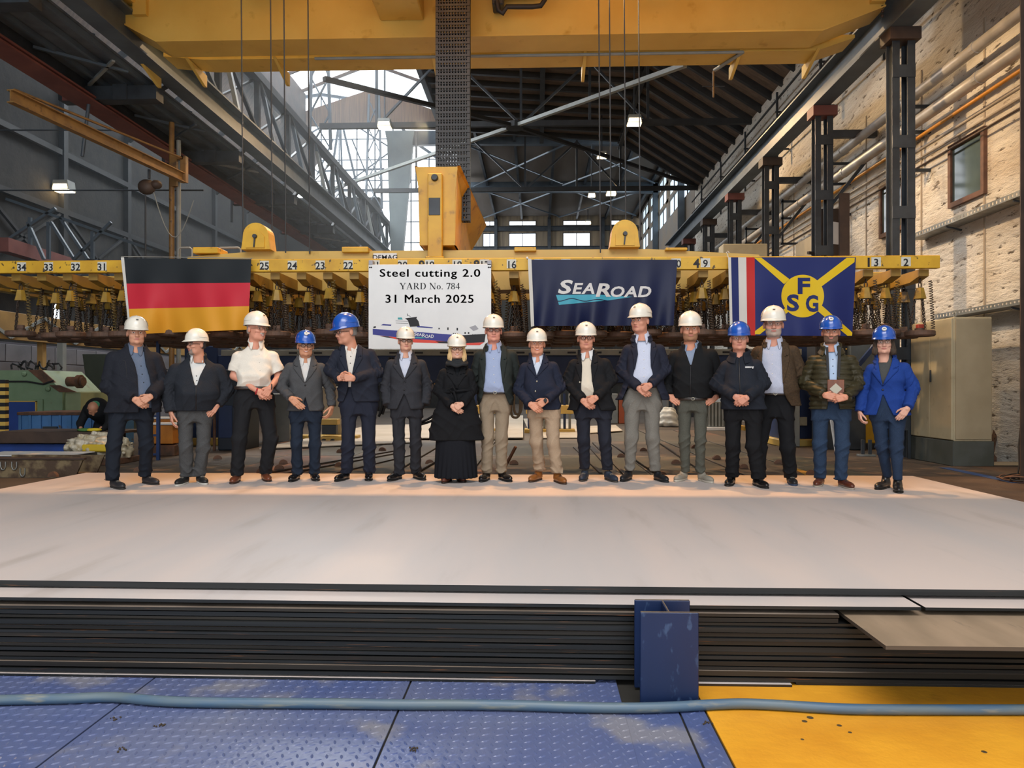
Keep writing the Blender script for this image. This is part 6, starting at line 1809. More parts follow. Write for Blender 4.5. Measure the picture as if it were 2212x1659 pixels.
# ---------------------------------------------------------------- the sixteen people, traced from the photo (pixels)
CL = {'L': ((.78, -.10, -.58), (-.1, -1, .05), -1, .45), 'R': ((-.80, .06, -.52), (.12, -1, .22), 1, .50)}
POK = {}
def front(wl, wr, yl=-.185, yr=-.215): return [(wl[0], wl[1], yl), (wr[0], wr[1], yr)]
PEOPLE = [
 dict(label='person in open dark padded jacket and blue-grey shirt, leftmost of the row', u0=288, vf=1053, top=684, chin=742, hu=294, yaw=4, hat='w', sh=((246, 762), (334, 762)), waist=(850, 247, 338), hem=(892, 238, 336), belly=.03,
      crotch=905, kn=((250, 964), (314, 964)), an=((248, 1030), (312, 1028)), ft=((257, 1056, 20), (320, 1050, 25)), el=[(241, 835, .02), (346, 828, .02)], wr=front((290, 862), (322, 856)),
      coat='jacket', coatc='#22252d', coatc2='#1a1c23', infl=.016, arm=(.075, .066, .046), shirt='#5f6b80', shirt2='#586477', open=[(735, 276, 312), (762, 281, 309), (787, 291, 312), (812, 296, 319), (837, 297, 323), (895, 299, 324)],
      trouser='#1b2029', leg=(.092, .07, .066), shoe=('#26262a', '#2e2c2a', .5), hair='#7a6248', sbtn=((303, 790), (305, 808), (308, 826)), sbm='d', colh=.05, colgap=.9, handspec=CL, seams=((273, 780, 276, 815), (268, 778, 272, 780)), skin='#c48f74', hsz=1.0),
 dict(label='person in zipped dark jacket and grey jeans, head turned towards the left', u0=420, vf=1047, top=712, chin=765, hu=424, yaw=-58, hat='w', sh=((380, 788), (472, 788)), waist=(850, 385, 468), hem=(888, 382, 460), belly=.05,
      crotch=910, kn=((403, 969), (438, 969)), an=((404, 1026), (430, 1028)), ft=((396, 1047, -18), (435, 1047, 12)), el=[(366, 842, .03), (486, 842, .03)], wr=[(374, 892, -.05), (466, 876, -.06)],
      coat='jacket', coatc='#262a31', coatc2='#1e2127', infl=.014, arm=(.074, .062, .046), shirt='#c9cac8', open=[(764, 408, 446), (786, 411, 443), (812, 416, 431), (832, 421, 425), (834, 426, 420)], cup=.018, smile=.6,
      zip=((423, 833), (423, 886)), trouser='#4a4b4c', trouser2='#3f4041', leg=(.085, .068, .064), shoe=('#1f1f20', '#c9c6be', .5, .02), hair='#3b3a3a', glasses='d', beard='chin', beardc='#8a7a70', colh=.045, colgap=.8, gap=.5,
      handspec={'L': ((.05, -.15, -1), (-1, -.2, 0), -1, .35), 'R': ((-.55, -.2, -.7), (.3, -1, .2), 1, .25)}, skin='#c08a72', sbtn=((424, 812), (425, 822)), sbm='d'),
 dict(label='person in white short-sleeved shirt and black trousers, looking to the right', u0=550, vf=1041, top=675, chin=734, hu=554, yaw=40, hat='w', sh=((512, 760), (591, 758)), waist=(812, 513, 583), hem=(838, 514, 583), cup=.03, smile=1.0, belly=.035,
      crotch=880, hipw=.22, kn=((519, 951), (583, 951)), an=((514, 1022), (573, 1020)), ft=((512, 1042, -10), (573, 1040, 8)), el=[(508, 812, .02), (601, 812, .02)], wr=front((556, 845), (582, 838), -.19, -.22),
      coat='shirt', bare=True, shirt='#dcd6ca', shirt2='#d3ccbf', arm=(.068, .056, .044), trouser='#1c1d20', leg=(.098, .080, .070), crease=True, belt=838, shoe=('#6b3a24', '#3a261c', .35), hair='#a09a92', glasses='w', beard='stache', beardc='#b9b2a8',
      handspec={'L': ((.75, -.12, -.45), (-.1, -1, .1), -1, .5), 'R': ((-.55, .05, -.75), (.2, -1, .1), 1, .45)}, skin='#cd9078', sbtn=((560, 765), (560, 782), (561, 800), (562, 816), (563, 828)), gap=.3, hsz=1.08),
 dict(label='person in grey blazer over a dark vest with round sticker on blue hard hat', u0=658, vf=1039, top=716, chin=769, hu=660, yaw=4, hat='b', sh=((624, 785), (696, 785)), waist=(835, 628, 693), hem=(888, 624, 697), belly=.01,
      crotch=908, kn=((641, 961), (680, 961)), an=((643, 1022), (679, 1022)), ft=((637, 1038, -14), (679, 1038, 6)), el=[(608, 835, .03), (712, 835, .03)], wr=[(630, 860, -.19), (716, 880, -.03)],
      coat='blazer', coatc='#4a4b4d', coatc2='#414244', arm=(.062, .052, .042), shirt='#c9c7c4', open=[(764, 643, 674), (786, 648, 670), (812, 654, 664), (827, 658, 659), (830, 661, 656), (845, 661, 656), (868, 657, 662), (890, 652, 668)], shirtcut=846, smile=1.0, lapel=(770, 828, .085), btn=((659, 832),),
      trouser='#1f2836', leg=(.080, .062, .060), shoe=('#131315', '#111111', .25), hair='#2a2624', glasses='d', handspec={'L': ((.62, -.1, -.55), (-.2, -1, .2), -1, .06, .16), 'R': ((-.3, -.3, -1), (.8, -.5, 0), 1, .5)}, skin='#c08a6c'),
 dict(label='tall person in navy suit and blue hard hat looking left, hands clasped at chest', u0=768, vf=1038, top=680, chin=742, hu=748, yaw=-62, pitch=8, hat='b', badge=False, sh=((726, 756), (803, 754)), waist=(812, 734, 812), hem=(868, 733, 817), belly=.03,
      crotch=893, kn=((752, 964), (797, 964)), an=((749, 1018), (798, 1016)), ft=((742, 1037, -25), (796, 1037, -2)), el=[(714, 799, .02), (816, 804, .0)], wr=[(733, 818, -.20), (764, 818, -.26)],
      coat='blazer', coatc='#262a36', coatc2='#20242f', arm=(.066, .056, .043), shirt='#cfcac2', open=[(738, 745, 774), (775, 748, 768), (798, 752, 763), (835, 753, 758), (850, 749, 760), (868, 742, 766)], shirtcut=836, lapel=(744, 815, .08),
      trouser='#222633', leg=(.092, .072, .066), crease=True, shoe=('#121214', '#101010', .2), hair='#7e7c7a', glasses='d', handspec={'L': ((.8, -.15, .25), (-.3, -1, .2), -1, .7), 'R': ((-.9, -.1, .1), (.15, -1, .1), 1, .8)}, skin='#c58d74', sbtn=((758, 770), (757, 785)), sbm='d', hsz=1.05),
 dict(label='person in dark grey suit with both hands in pockets beside the black coat', u0=879, vf=1036, top=709, chin=757, hu=876, yaw=8, hat='w', sh=((842, 778), (913, 778)), waist=(835, 847, 909), hem=(884, 839, 914), belly=.0,
      crotch=898, kn=((862, 959), (898, 959)), an=((863, 1020), (898, 1016)), ft=((855, 1036, -25), (904, 1035, 20)), el=[(833, 837, .06), (924, 836, .06)], wr=[(838, 876, -.02), (918, 876, -.02)],
      coat='blazer', coatc='#34353a', coatc2='#2c2d32', arm=(.060, .052, .050), shirt='#c3c8d6', shirt2='#b4bacb', open=[(757, 859, 892), (787, 863, 886), (814, 872, 876), (820, 876, 871), (845, 876, 871), (852, 872, 874), (868, 865, 881), (886, 857, 887)], shirtcut=846, lapel=(762, 828, .085), btn=((873, 842),),
      trouser='#2a2b30', leg=(.080, .064, .062), crease=True, shoe=('#141416', '#111111', .25), hair='#6b5138', glasses='d', handspec={}, skin='#cf9c84', seams=((849, 842, 858, 844),), gap=.35),
 dict(label='person with blond hair in long black coat and skirt, grey scarf', u0=985, vf=1041, top=725, chin=775, hu=987, yaw=3, hat='w', sh=((956, 798), (1016, 798)), waist=(845, 955, 1018), hem=(951, 939, 1029), belly=-.005, cd=.115,
      crotch=905, kn=((970, 964), (1000, 964)), an=((970, 1022), (1000, 1022)), ft=((966, 1040, -12), (992, 1038, 8)), el=[(948, 842, .03), (1020, 842, .03)], wr=front((977, 876), (998, 872), -.18, -.205),
      coat='coat', coatc='#17181b', coatc2='#121316', arm=(.058, .052, .045), flare=.10, shirt='#202226', collar=False, open=[(776, 975, 1000), (800, 982, 993), (812, 986, 988), (813, 989, 984)], smile=1.0, lapel=(790, 842, .11), btn=((975, 851),), skirt=(1032, 939, 1031),
      trouser='#14161c', leg=(.07, .055, .045), shoe=('#5a2f22', '#2a1c16', .4), hair='#c7a878', hw=1.02, long=-.17, scarf=True, belt2=845, glasses='d', handspec=CL, skin='#d0a088', lips='#b0685e', hsz=.88, res=.0098, colh=.045),
 dict(label='tall person in open dark green-black blazer, blue shirt and beige trousers', u0=1069, vf=1037, top=683, chin=738, hu=1066, yaw=3, hat='w', sh=((1033, 758), (1109, 758)), waist=(835, 1034, 1106), hem=(875, 1034, 1107), belly=.04,
      crotch=885, hipw=.19, kn=((1053, 946), (1083, 946)), an=((1052, 1016), (1083, 1014)), ft=((1048, 1037, -14), (1089, 1037, 22)), el=[(1025, 815, .06), (1115, 812, .06)], wr=[(1040, 852, .16), (1100, 852, .16)],
      coat='blazer', coatc='#2b302e', coatc2='#242928', arm=(.066, .058, .046), shirt='#98a5c2', shirt2='#8f9cba', open=[(733, 1047, 1086), (787, 1049, 1081), (830, 1046, 1086), (850, 1044, 1090), (866, 1040, 1096), (877, 1034, 1102)], lapel=(745, 830, .075),
      trouser='#8f806d', trouser2='#877966', leg=(.086, .07, .062), belt=848, shoe=('#151416', '#101010', .2), loafer=True, hair='#8d8a86', glasses='d', handspec={}, skin='#cf8f7c', sbtn=((1066, 776), (1067, 792), (1067, 810), (1068, 826)), gap=.3),
 dict(label='smiling person in buttoned navy blazer, beige chinos and tan shoes', u0=1172, vf=1040, top=713, chin=766, hu=1160, yaw=2, hat='w', sh=((1131, 785), (1198, 783)), waist=(838, 1133, 1204), hem=(885, 1134, 1209), belly=.03,
      crotch=898, kn=((1159, 956), (1195, 956)), an=((1166, 1014), (1203, 1018)), ft=((1158, 1037, -22), (1207, 1041, 18)), el=[(1121, 842, .03), (1209, 836, .03)], wr=front((1146, 872), (1180, 864), -.19, -.225),
      coat='blazer', coatc='#232839', coatc2='#1d2230', arm=(.064, .056, .045), shirt='#c2cad8', open=[(764, 1147, 1175), (786, 1152, 1170), (811, 1159, 1160.5), (815, 1162, 1157), (858, 1162, 1157), (880, 1156, 1164), (890, 1153, 1168)], shirtcut=852, smile=1.0, lapel=(768, 818, .085), btn=((1160, 824), (1157, 845)), btnm='m', pin=(1176, 776),
      trouser='#a8937c', trouser2='#9a8670', leg=(.088, .07, .062), stack=1.6, shoe=('#8a5527', '#3a2618', .35), hair='#6d5a48', handspec=CL, skin='#cf9276', lips='#b3584f'),
 dict(label='person in open black blazer over cream jumper with round glasses', u0=1277, vf=1038, top=700, chin=755, hu=1266, yaw=3, hat='w', sh=((1237, 778), (1310, 776)), waist=(835, 1237, 1314), hem=(886, 1234, 1323), belly=.045,
      crotch=900, kn=((1261, 951), (1307, 951)), an=((1263, 1010), (1312, 1012)), ft=((1262, 1035, -8), (1318, 1036, 20)), el=[(1226, 824, .03), (1320, 820, .03)], wr=front((1259, 864), (1288, 858), -.2, -.235),
      coat='blazer', coatc='#1b1c1f', coatc2='#151619', arm=(.070, .060, .046), flare=.05, shirt='#d3c9b8', shirt2='#ccc1ae', collarc='#d5d6d6', open=[(755, 1253, 1282), (790, 1257, 1277), (830, 1256, 1280), (850, 1256, 1284), (868, 1254, 1290), (888, 1246, 1298)], lapel=(762, 826, .08), btn=((1253, 826),), btnm='m',
      trouser='#242731', leg=(.088, .068, .060), shoe=('#27303f', '#3a3530', .6), hair='#2e2926', glasses='d', gr='round', handspec=CL, skin='#cc9077'),
 dict(label='tallest person in navy blazer, pale shirt and grey trousers, looking left', u0=1390, vf=1036, top=661, chin=718, hu=1383, yaw=-30, hat='w', sh=((1354, 746), (1427, 746)), waist=(815, 1355, 1428), hem=(864, 1339, 1438), belly=.035,
      crotch=883, hipw=.22, kn=((1364, 944), (1409, 944)), an=((1361, 1010), (1415, 1011)), ft=((1354, 1036, -16), (1426, 1036, 24)), el=[(1343, 799, .03), (1437, 799, .03)], wr=front((1380, 838), (1404, 832), -.2, -.235),
      coat='blazer', coatc='#252836', coatc2='#1f222e', arm=(.066, .056, .044), flare=.06, shirt='#c5cbdc', shirt2='#b7bed2', open=[(714, 1372, 1408), (766, 1378, 1405), (792, 1373, 1406), (812, 1368, 1410), (838, 1356, 1418), (866, 1344, 1430)], lapel=(722, 800, .075),
      trouser='#77756f', trouser2='#6b6963', leg=(.098, .074, .060), belt=834, shoe=('#1a1d22', '#17181a', .4), hair='#26211f', hairz=-.06, handspec=CL, skin='#c98f78', sbtn=((1391, 760), (1391, 778), (1391, 796), (1391, 814)), gap=.4),
 dict(label='bearded person in black jacket with hands on hips and grey-green trousers', u0=1495, vf=1037, top=678, chin=738, hu=1491, yaw=4, hat='w', badge=False, sh=((1456, 760), (1538, 757)), waist=(830, 1459, 1535), hem=(860, 1459, 1536), belly=.02,
      crotch=885, hipw=.175, kn=((1479, 949), (1512, 949)), an=((1481, 1014), (1512, 1014)), ft=((1472, 1036, -20), (1521, 1037, 26)), el=[(1439, 830, .09), (1553, 826, .09)], wr=[(1446, 856, -.02), (1546, 856, -.02)],
      coat='jacket', coatc='#191a1c', coatc2='#141517', arm=(.072, .062, .046), infl=.012, shirt='#8793a8', shirt2='#78869c', open=[(733, 1472, 1510), (759, 1481, 1501), (789, 1491, 1494), (792, 1495, 1490)], zip=((1492, 792), (1491, 856)),
      trouser='#55564e', trouser2='#4a4b44', leg=(.082, .060, .052), belt=861, shoe=('#8a8579', '#b3ada0', .7, .024), hair='#8a6a42', beard='full', beardc='#a5785a', colh=.055, colgap=.7, colc='#202124', handspec={'L': ((.75, -.45, -.5), (-.25, -1, .3), -1, .35, .14), 'R': ((-.75, -.45, -.5), (.25, -1, .3), 1, .35, .14)}, skin='#cc8f74', gap=.5),
 dict(label='person in navy softshell jacket with small white breast logo, blue hard hat', u0=1604, vf=1046, top=700, chin=757, hu=1597, yaw=4, hat='b', badge=False, sh=((1567, 782), (1635, 780)), waist=(835, 1565, 1642), hem=(884, 1563, 1648), belly=.03,
      crotch=903, kn=((1584, 961), (1626, 961)), an=((1583, 1024), (1636, 1026)), ft=((1578, 1045, -8), (1636, 1047, 22)), el=[(1551, 829, .03), (1646, 827, .03)], wr=front((1589, 856), (1613, 858), -.2, -.235),
      coat='jacket', coatc='#22262f', coatc2='#1c2028', arm=(.068, .060, .046), infl=.012, shirt='#c7ccd2', open=[(756, 1590, 1604), (766, 1594, 1601), (774, 1597, 1598), (775, 1600, 1595)], zip=((1597, 776), (1600, 882)), seams=((1591, 786, 1591, 800), (1596, 812, 1596, 818)), logo=(1618, 795),
      trouser='#17181b', leg=(.092, .076, .070), shoe=('#131315', '#111111', .25), hair='#a9a49c', glasses='w', collar=False, colh=.055, colgap=.35, cz=.02, handspec=CL, skin='#c98e78'),
 dict(label='tall bearded person in brown tweed blazer standing behind the others', u0=1676, vf=1042, top=667, chin=729, hu=1671, yaw=3, hat='w', sh=((1636, 750), (1714, 750)), waist=(835, 1638, 1718), hem=(876, 1636, 1722), belly=.05,
      crotch=898, hipw=.20, kn=((1642, 966), (1700, 966)), an=((1643, 1024), (1705, 1022)), ft=((1641, 1043, -8), (1708, 1041, 8)), el=[(1626, 812, .07), (1727, 812, .07)], wr=[(1645, 850, .16), (1708, 850, .16)],
      coat='blazer', coatc='#4a3a2a', coatc2='#3a2f24', cscale=60, arm=(.070, .062, .05), shirt='#b5bacb', shirt2='#a7adc0', open=[(724, 1651, 1692), (770, 1648, 1688), (847, 1645, 1691), (862, 1644, 1698), (878, 1640, 1708)], lapel=(734, 830, .085),
      trouser='#151619', leg=(.094, .078, .068), belt=850, shoe=('#1c1d20', '#31415c', .5, .022), hair='#a59f97', glasses='w', beard='full', beardc='#b09d90', handspec={}, skin='#c98f7a', sbtn=((1669, 768), (1669, 788), (1669, 808), (1668, 828)), gap=.35),
 dict(label='person in olive quilted jacket holding a small wooden plaque', u0=1797, vf=1047, top=688, chin=743, hu=1795, yaw=2, smile=.7, hat='b', sh=((1757, 770), (1836, 770)), waist=(835, 1757, 1837), hem=(883, 1754, 1839), belly=.02,
      crotch=902, kn=((1773, 959), (1817, 959)), an=((1774, 1026), (1814, 1026)), ft=((1772, 1046, -8), (1823, 1048, 22)), el=[(1743, 826, .04), (1852, 826, .04)], wr=front((1783, 853), (1824, 857), -.235, -.25),
      coat='quilt', quilt=True, coatc='#3d3826', coatc2='#332f21', coatr=.45, arm=(.068, .062, .046), infl=.012, shirt='#a9bdd8', open=[(742, 1779, 1814), (770, 1786, 1811), (800, 1789, 1809), (826, 1792, 1806), (850, 1792, 1806), (884, 1788, 1812)],
      trouser='#253449', trouser2='#2d3e56', leg=(.086, .070, .062), shoe=('#5a2e1e', '#a89f92', .35), hair='#3a2e26', beard='full', beardc='#735847', colh=.05, colgap=.62, handspec={'L': ((.85, -.15, -.15), (-.2, -1, .2), -1, .5), 'R': ((-.85, .0, -.15), (.15, -1, .25), 1, .55)}, skin='#c98c72', sbtn=((1799, 778), (1799, 792), (1800, 808)), sbm='d', gap=.35),
 dict(label='person in bright blue blazer and dark jeans, rightmost of the row', u0=1922, vf=1053, top=709, chin=765, hu=1911, yaw=2, hat='b', sh=((1884, 788), (1953, 786)), waist=(838, 1886, 1947), hem=(896, 1876, 1956), belly=-.01, cd=.115,
      crotch=905, kn=((1908, 964), (1934, 964)), an=((1917, 1024), (1937, 1026)), ft=((1910, 1051, -20), (1937, 1056, 2)), el=[(1870, 842, .04), (1966, 838, .04)], wr=[(1864, 890, -.02), (1955, 880, -.15)],
      coat='blazer', coatc='#1f3d86', coatc2='#1b3779', arm=(.058, .052, .044), flare=.04, shirt='#4a4c4b', shirt2='#424443', collar=False, open=[(768, 1898, 1930), (800, 1902, 1922), (822, 1906, 1913), (833, 1908.5, 1909.5), (836, 1912, 1906), (846, 1912, 1906), (855, 1908, 1911), (875, 1903, 1919), (898, 1896, 1930)], shirtcut=868, smile=.5, lapel=(776, 834, .085), btn=((1909, 842),),
      trouser='#212e42', trouser2='#28374e', hipw=.175, leg=(.088, .062, .046), stack=.3, shoe=('#1d1b1b', '#141312', .35), boot=True, hair='#43382f', long=-.075, hw=1.0, glasses='w', handspec={'L': ((.1, -.2, -1), (-1, -.4, 0), -1, .6), 'R': ((-.55, -.1, -.8), (.3, -1, .1), 1, .22)}, skin='#d3a18c', hsz=.88),
]
persons = []
for P in PEOPLE: persons.append(person(P))
# scarf and tied belt of the black coat
def extras():
    r, q = persons[6]; X, Zv, hc = q['X'], q['Zv'], q['hc']
    o = MB()
    for j in range(4):
        a = .075 + .012 * j; z = Zv(772) - .018 * j - .01
        o.tube([(hc[0] + a * math.cos(t), .02 - a * 1.05 * math.sin(t) - (.03 if math.sin(t) > 0 else 0) * j * .5, z - (.028 * max(0, math.sin(t))) + .008 * math.sin(5 * t + j)) for t in np.linspace(0, 2 * math.pi, 26)[:-1]], .021, 7, True)
    o.build('scarf', fabric('#2c2e30', .9, scale=50, bump=.6), r)
    o = MB(); zc = Zv(845)
    pts = [(X(987) + (X(1019) - X(987)) * 1.06 * math.cos(t), -.0 - .135 * math.sin(t), zc + .01 * math.sin(2 * t)) for t in np.linspace(0, 2 * math.pi, 32)[:-1]]
    o.tube(pts, .017, 6, True); o.tube([(X(975), -.14, zc), (X(970), -.155, zc + .03), (X(979), -.16, zc + .05), (X(984), -.15, zc)], .013, 6); o.tube([(X(980), -.15, zc), (X(984), -.16, zc - .06), (X(986), -.155, zc - .12)], .014, 6)
    o.build('coat_belt', fabric('#141518', .85), r)
    # watch and wristbands
    r, q = persons[2]; w = q['wL']; MB().tube([(w[0] - .012 + .01 * math.sin(t), w[1] + .032 * math.cos(t), w[2] + .032 * math.sin(t)) for t in np.linspace(0, 6.28, 14)[:-1]], .009, 6, True).build('red_watch', M('watch_red', '#a3222a', .4), r)
    w = q['wR']; MB().tube([(w[0] + .014, w[1] + .031 * math.cos(t), w[2] + .012 + .031 * math.sin(t)) for t in np.linspace(0, 6.28, 14)[:-1]], .007, 6, True).build('wristband', m_cable, r)
    MB().bbox(w[0] - .165, w[0] - .135, w[1] + .03, w[1] + .045, w[2] - .045, w[2] - .01, .004).build('key_fob', m_btnm, r)
    r, q = persons[8]; w = q['wR']; o = MB(); o.tube([(w[0] - .012, w[1] + .031 * math.cos(t), w[2] + .03 * math.sin(t)) for t in np.linspace(0, 6.28, 14)[:-1]], .009, 6, True); o.lathe([(.0, .042), (.02, .04), (.021, .03)], 14, (w[0] - .012, w[1], w[2]), 'Y'); o.build('wristwatch', m_cable, r)
    # quilted jacket: grey vest edges beside the shirt
    r, q = persons[14]; X, Zv = q['X'], q['Zv']
    for (ua, ub) in ((1785, 1790), (1809, 1815)):
        o = MB(); o.add([(X(ua), -.128, Zv(752)), (X(ub), -.138, Zv(752)), (X(ub + (3 if ua < 1800 else -3)), -.152, Zv(826)), (X(ua + (3 if ua < 1800 else -3)), -.142, Zv(826)),
                         (X(ua), -.118, Zv(752)), (X(ub), -.128, Zv(752)), (X(ub + (3 if ua < 1800 else -3)), -.142, Zv(826)), (X(ua + (3 if ua < 1800 else -3)), -.132, Zv(826))],
                        [(0, 1, 2, 3), (4, 7, 6, 5), (0, 4, 5, 1), (1, 5, 6, 2), (2, 6, 7, 3), (3, 7, 4, 0)]); o.build('vest_edge', fabric('#3a3b3d'), r)
    # the wooden plaque held by the person in the quilted jacket
    M4 = r.matrix_basis
    p = M4 @ Vector((X(1804.5), -.222, Zv(866)))
    pl = empty('wooden_plaque', p, r.rotation_euler.z); tag(pl, 'small brown wooden plaque with a silver diamond, held in both hands', 'plaque')
    hwp, hp_ = 16 * q['k'], 45 * q['k']
    MB().bbox(-hwp, hwp, -.009, .009, 0, hp_, .003).build('wood_block', M('plaque_wood', '#7a4528', .4, col2='#643620', scale=6, stretch=(6, 1, 1)), pl)
    o = MB(); o.prism([(0, hp_ * .84), (hwp * .75, hp_ * .58), (0, hp_ * .32), (-hwp * .75, hp_ * .58)], (-.012, -.009)); o.build('silver_diamond', M('plaque_silver', '#a39d8d', .4, metal=.5), pl)
    # white vest/t-shirt at the neck of the second person
extras()
# ================================================================ things standing behind and beside the group
# tan switch cabinet at the right wall
m_tanp = M('tan_cabinet_paint', '#b3a98c', .5, col2='#a89d80', scale=2.5, col3='#8f8468', c3scale=6, c3ramp=(.62, .8))
m_plin = M('grey_plinth', '#4f534f', .6, col2='#42463f', scale=3)
cb0 = 12.0
e = empty('switch_cabinet', (6.6, cb0, FZ)); tag(e, 'tall tan two-door switch cabinet on a dark plinth', 'cabinet')
MB().bbox(0, .64, 0, 1.34, 0, .40, .01).build('plinth', m_plin, e)
MB().bbox(0.02, .62, .02, 1.32, .40, 2.38, .012).build('body', m_tanp, e)
for (ya, yb) in ((.03, .67), (.68, 1.31)):
    d = MB().bbox(-.012, .02, ya, yb, .42, 2.36, .006).build('door', m_tanp, e)
    if ya > .5: continue
    MB().bbox(-.03, -.012, ya + .60, ya + .63, 1.35, 1.55, .004).build('handle', m_dsteel, d)
MB().bbox(.04, .60, .0, .02, .43, 2.35, .006).build('side_panel', M('tan_cabinet_side', '#a2957a', .5, col2='#978a6f', scale=2.5), e)
for y in (.06, 1.28):
    MB().tube([(.06, y + .04 * math.cos(t), 2.42 + .04 * math.sin(t)) for t in np.linspace(0, 6.28, 11)[:-1]], .009, 5, True).build('lifting_eye', m_grey, e)
for q in range(3): MB().lathe([(.0, .03), (.018, .03), (.018, 0)], 8, (-.012, .82 + .08 * q, 2.16), 'X').build('knob', m_black, e)
MB().box(-.014, -.012, .84, .96, 2.24, 2.27).build('warning_plate', m_yel, e)
# tan box hung at the third column, above the flag with the yellow disc
a, b = at(1562, 560, 20.4), at(1658, 526, 20.4)
e = empty('wall_box', ((a.x + b.x) / 2, 20.4, a.z - .6)); tag(e, 'plain tan box fixed to a column above the flag with the yellow disc', 'box')
hw_ = (b.x - a.x) / 2; hh_ = b.z - a.z + .6
MB().bbox(-hw_, hw_, 0, .5, 0, hh_, .02).build('box_body', m_tanp, e)
MB().bar((hw_ * .4, .5, hh_ * .5), (6.4 - (a.x + b.x) / 2, .5, hh_ * .5), .1, .1).build('arm', m_dsteel, e)
# boards and paper at the second column
pb = at(1790, 520, 17.3)
e = empty('notice_panel', (pb.x + .1, 17.35, pb.z - 1.2)); tag(e, 'brown panel with a white sheet of paper at the second column', 'panel')
MB().bbox(-.28, .28, 0, .04, 0, 1.95, .006).build('board', m_brown, e)
MB().prism([(-.18, 1.15), (.14, 1.12), (.2, 1.62), (-.2, 1.68)], (-.006, -.002)).build('paper', m_white, e)
MB().bar((-.2, .05, .9), (-.62, -.2, .9), .06, .06).build('arm', m_brown, e)
e = tag(MB().bbox(6.95, 7.6, 18.6, 20.2, FZ, 5.4, .01).build('wall_cupboard', M('cream_cupboard', '#b3a78f', .6, col2='#a4987f', scale=2)), 'cream wall cupboard behind the second column', 'cupboard')
# rusty perforated stand, cables and slats at the foot of the right wall
p = ground(2150, 997, FZ + .015)
e = empty('perforated_stand', (p.x - .1, p.y, FZ + .015)); tag(e, 'rusty perforated steel stand leaning at the white wall', 'stand')
o = MB(); o.bar((0, 0, 0), (.14, .05, .52), .09, .02); o.build('upright', m_rust, e)
for q in range(6): o = MB(); o.lathe([(.012, .0), (.012, .004)], 6, (.03 + .018 * q, -.005 + .006 * q, .12 + .066 * q), 'Y'); o.build('hole', m_ink, e)
MB().prism([(-.1, 0), (.2, 0), (0.02, .18)], (.0, .02)).build('gusset', m_rust, e)
p = ground(2198, 1040, FZ + .02)
e = empty('cable_pile', (p.x, p.y, FZ + .015)); tag(e, 'tangle of black and brown cables on the floor at the right edge', 'cables')
random.seed(2)
for q in range(7):
    r = random.uniform(.1, .24); cx_, cy_ = random.uniform(-.08, .15), random.uniform(-.1, .2)
    MB().tube([(cx_ + r * math.cos(t) * (1 + .15 * math.sin(3 * t + q)), cy_ + r * .8 * math.sin(t), .012 + .018 * q * .6 + .012 * math.sin(2 * t + q)) for t in np.linspace(0, 6.28, 18)[:-1]], .011, 5, True).build('cable_loop', m_cable if q % 2 else m_rust, e)
MB().tube([(.05, .1, .03), (.1, .12, .2), (.14, .2, .45), (.2, .25, .7)], .012, 5).build('hanging_cable', m_cable, e)
p = ground(2165, 1008, FZ)
tag(MB().bar((p.x - .3, p.y + .1, FZ + .04), (p.x + .5, p.y + .1, FZ + .04), .12, .05).build('timber_slat', M('pale_timber', '#a58f6f', .7)), 'pale timber slat along the foot of the white wall', 'slat')

# ---------------------------------------------------------------- cutting machine: blue bridge across the hall
BYB = 16.0
l_, r_ = at(470, 790, BYB), at(1730, 790, BYB)
zb0, zb1 = at(1100, 828, BYB).z, at(1100, 766, BYB).z
e = empty('cutting_gantry', (0, BYB, FZ)); tag(e, 'dark blue cutting machine bridge spanning behind the group', 'machine')
MB().bbox(l_.x, r_.x, 0, .6, zb0 - FZ, zb1 - FZ, .02).build('bridge', m_blue, e)
m_rail = M('slotted_grey_rail', '#8d9088', .5, col2='#7f827a', scale=3)
MB().bbox(l_.x + .1, r_.x, -.06, .0, zb1 - FZ - .02, zb1 - FZ + .11, .006).build('guide_rail', m_rail, e)
for q in range(22): MB().bbox(l_.x + .5 + q * .55, l_.x + .68 + q * .55, -.068, -.06, zb1 - FZ + .02, zb1 - FZ + .06, .002).build('rail_slot', m_ink, e)
MB().bbox(l_.x, r_.x, -.03, 0, zb0 - FZ - .05, zb0 - FZ - .0, .004).build('lower_trim', m_dsteel, e)
for (u, c) in ((950, m_yel), (905, m_ink), (1130, m_yel)):
    q_ = at(u, 833, BYB - .04); MB().bbox(q_.x - .12, q_.x + .12, -.05, -.03, zb0 - FZ - .12, zb0 - FZ + .0, .004).build('hazard_plate', c, e)
for (ua, ub, yy) in ((398, 470, .0), (1690, 1765, .1)):
    a, b = at(ua, 0, BYB), at(ub, 0, BYB)
    MB().bbox(a.x, b.x, yy, yy + .8, 0.1, zb1 - FZ + .2, .02).build('end_leg', m_blue, e)
    MB().bbox(a.x - .1, b.x + .1, yy - .2, yy + 1.2, 0, .16, .02).build('leg_base', m_yel, e)
a, b = at(1714, 0, 15.6), at(1728, 0, 15.6)
MB().bbox(a.x, b.x, -.4, -.1, .03, 1.6, .01).build('grey_post', m_grey, e)
a = at(1740, 912, 15.7); MB().bbox(a.x - .08, a.x + .1, -.12, 0.0, a.z - FZ - .08, a.z - FZ + .1, .006).build('socket_box', m_tanp, e)
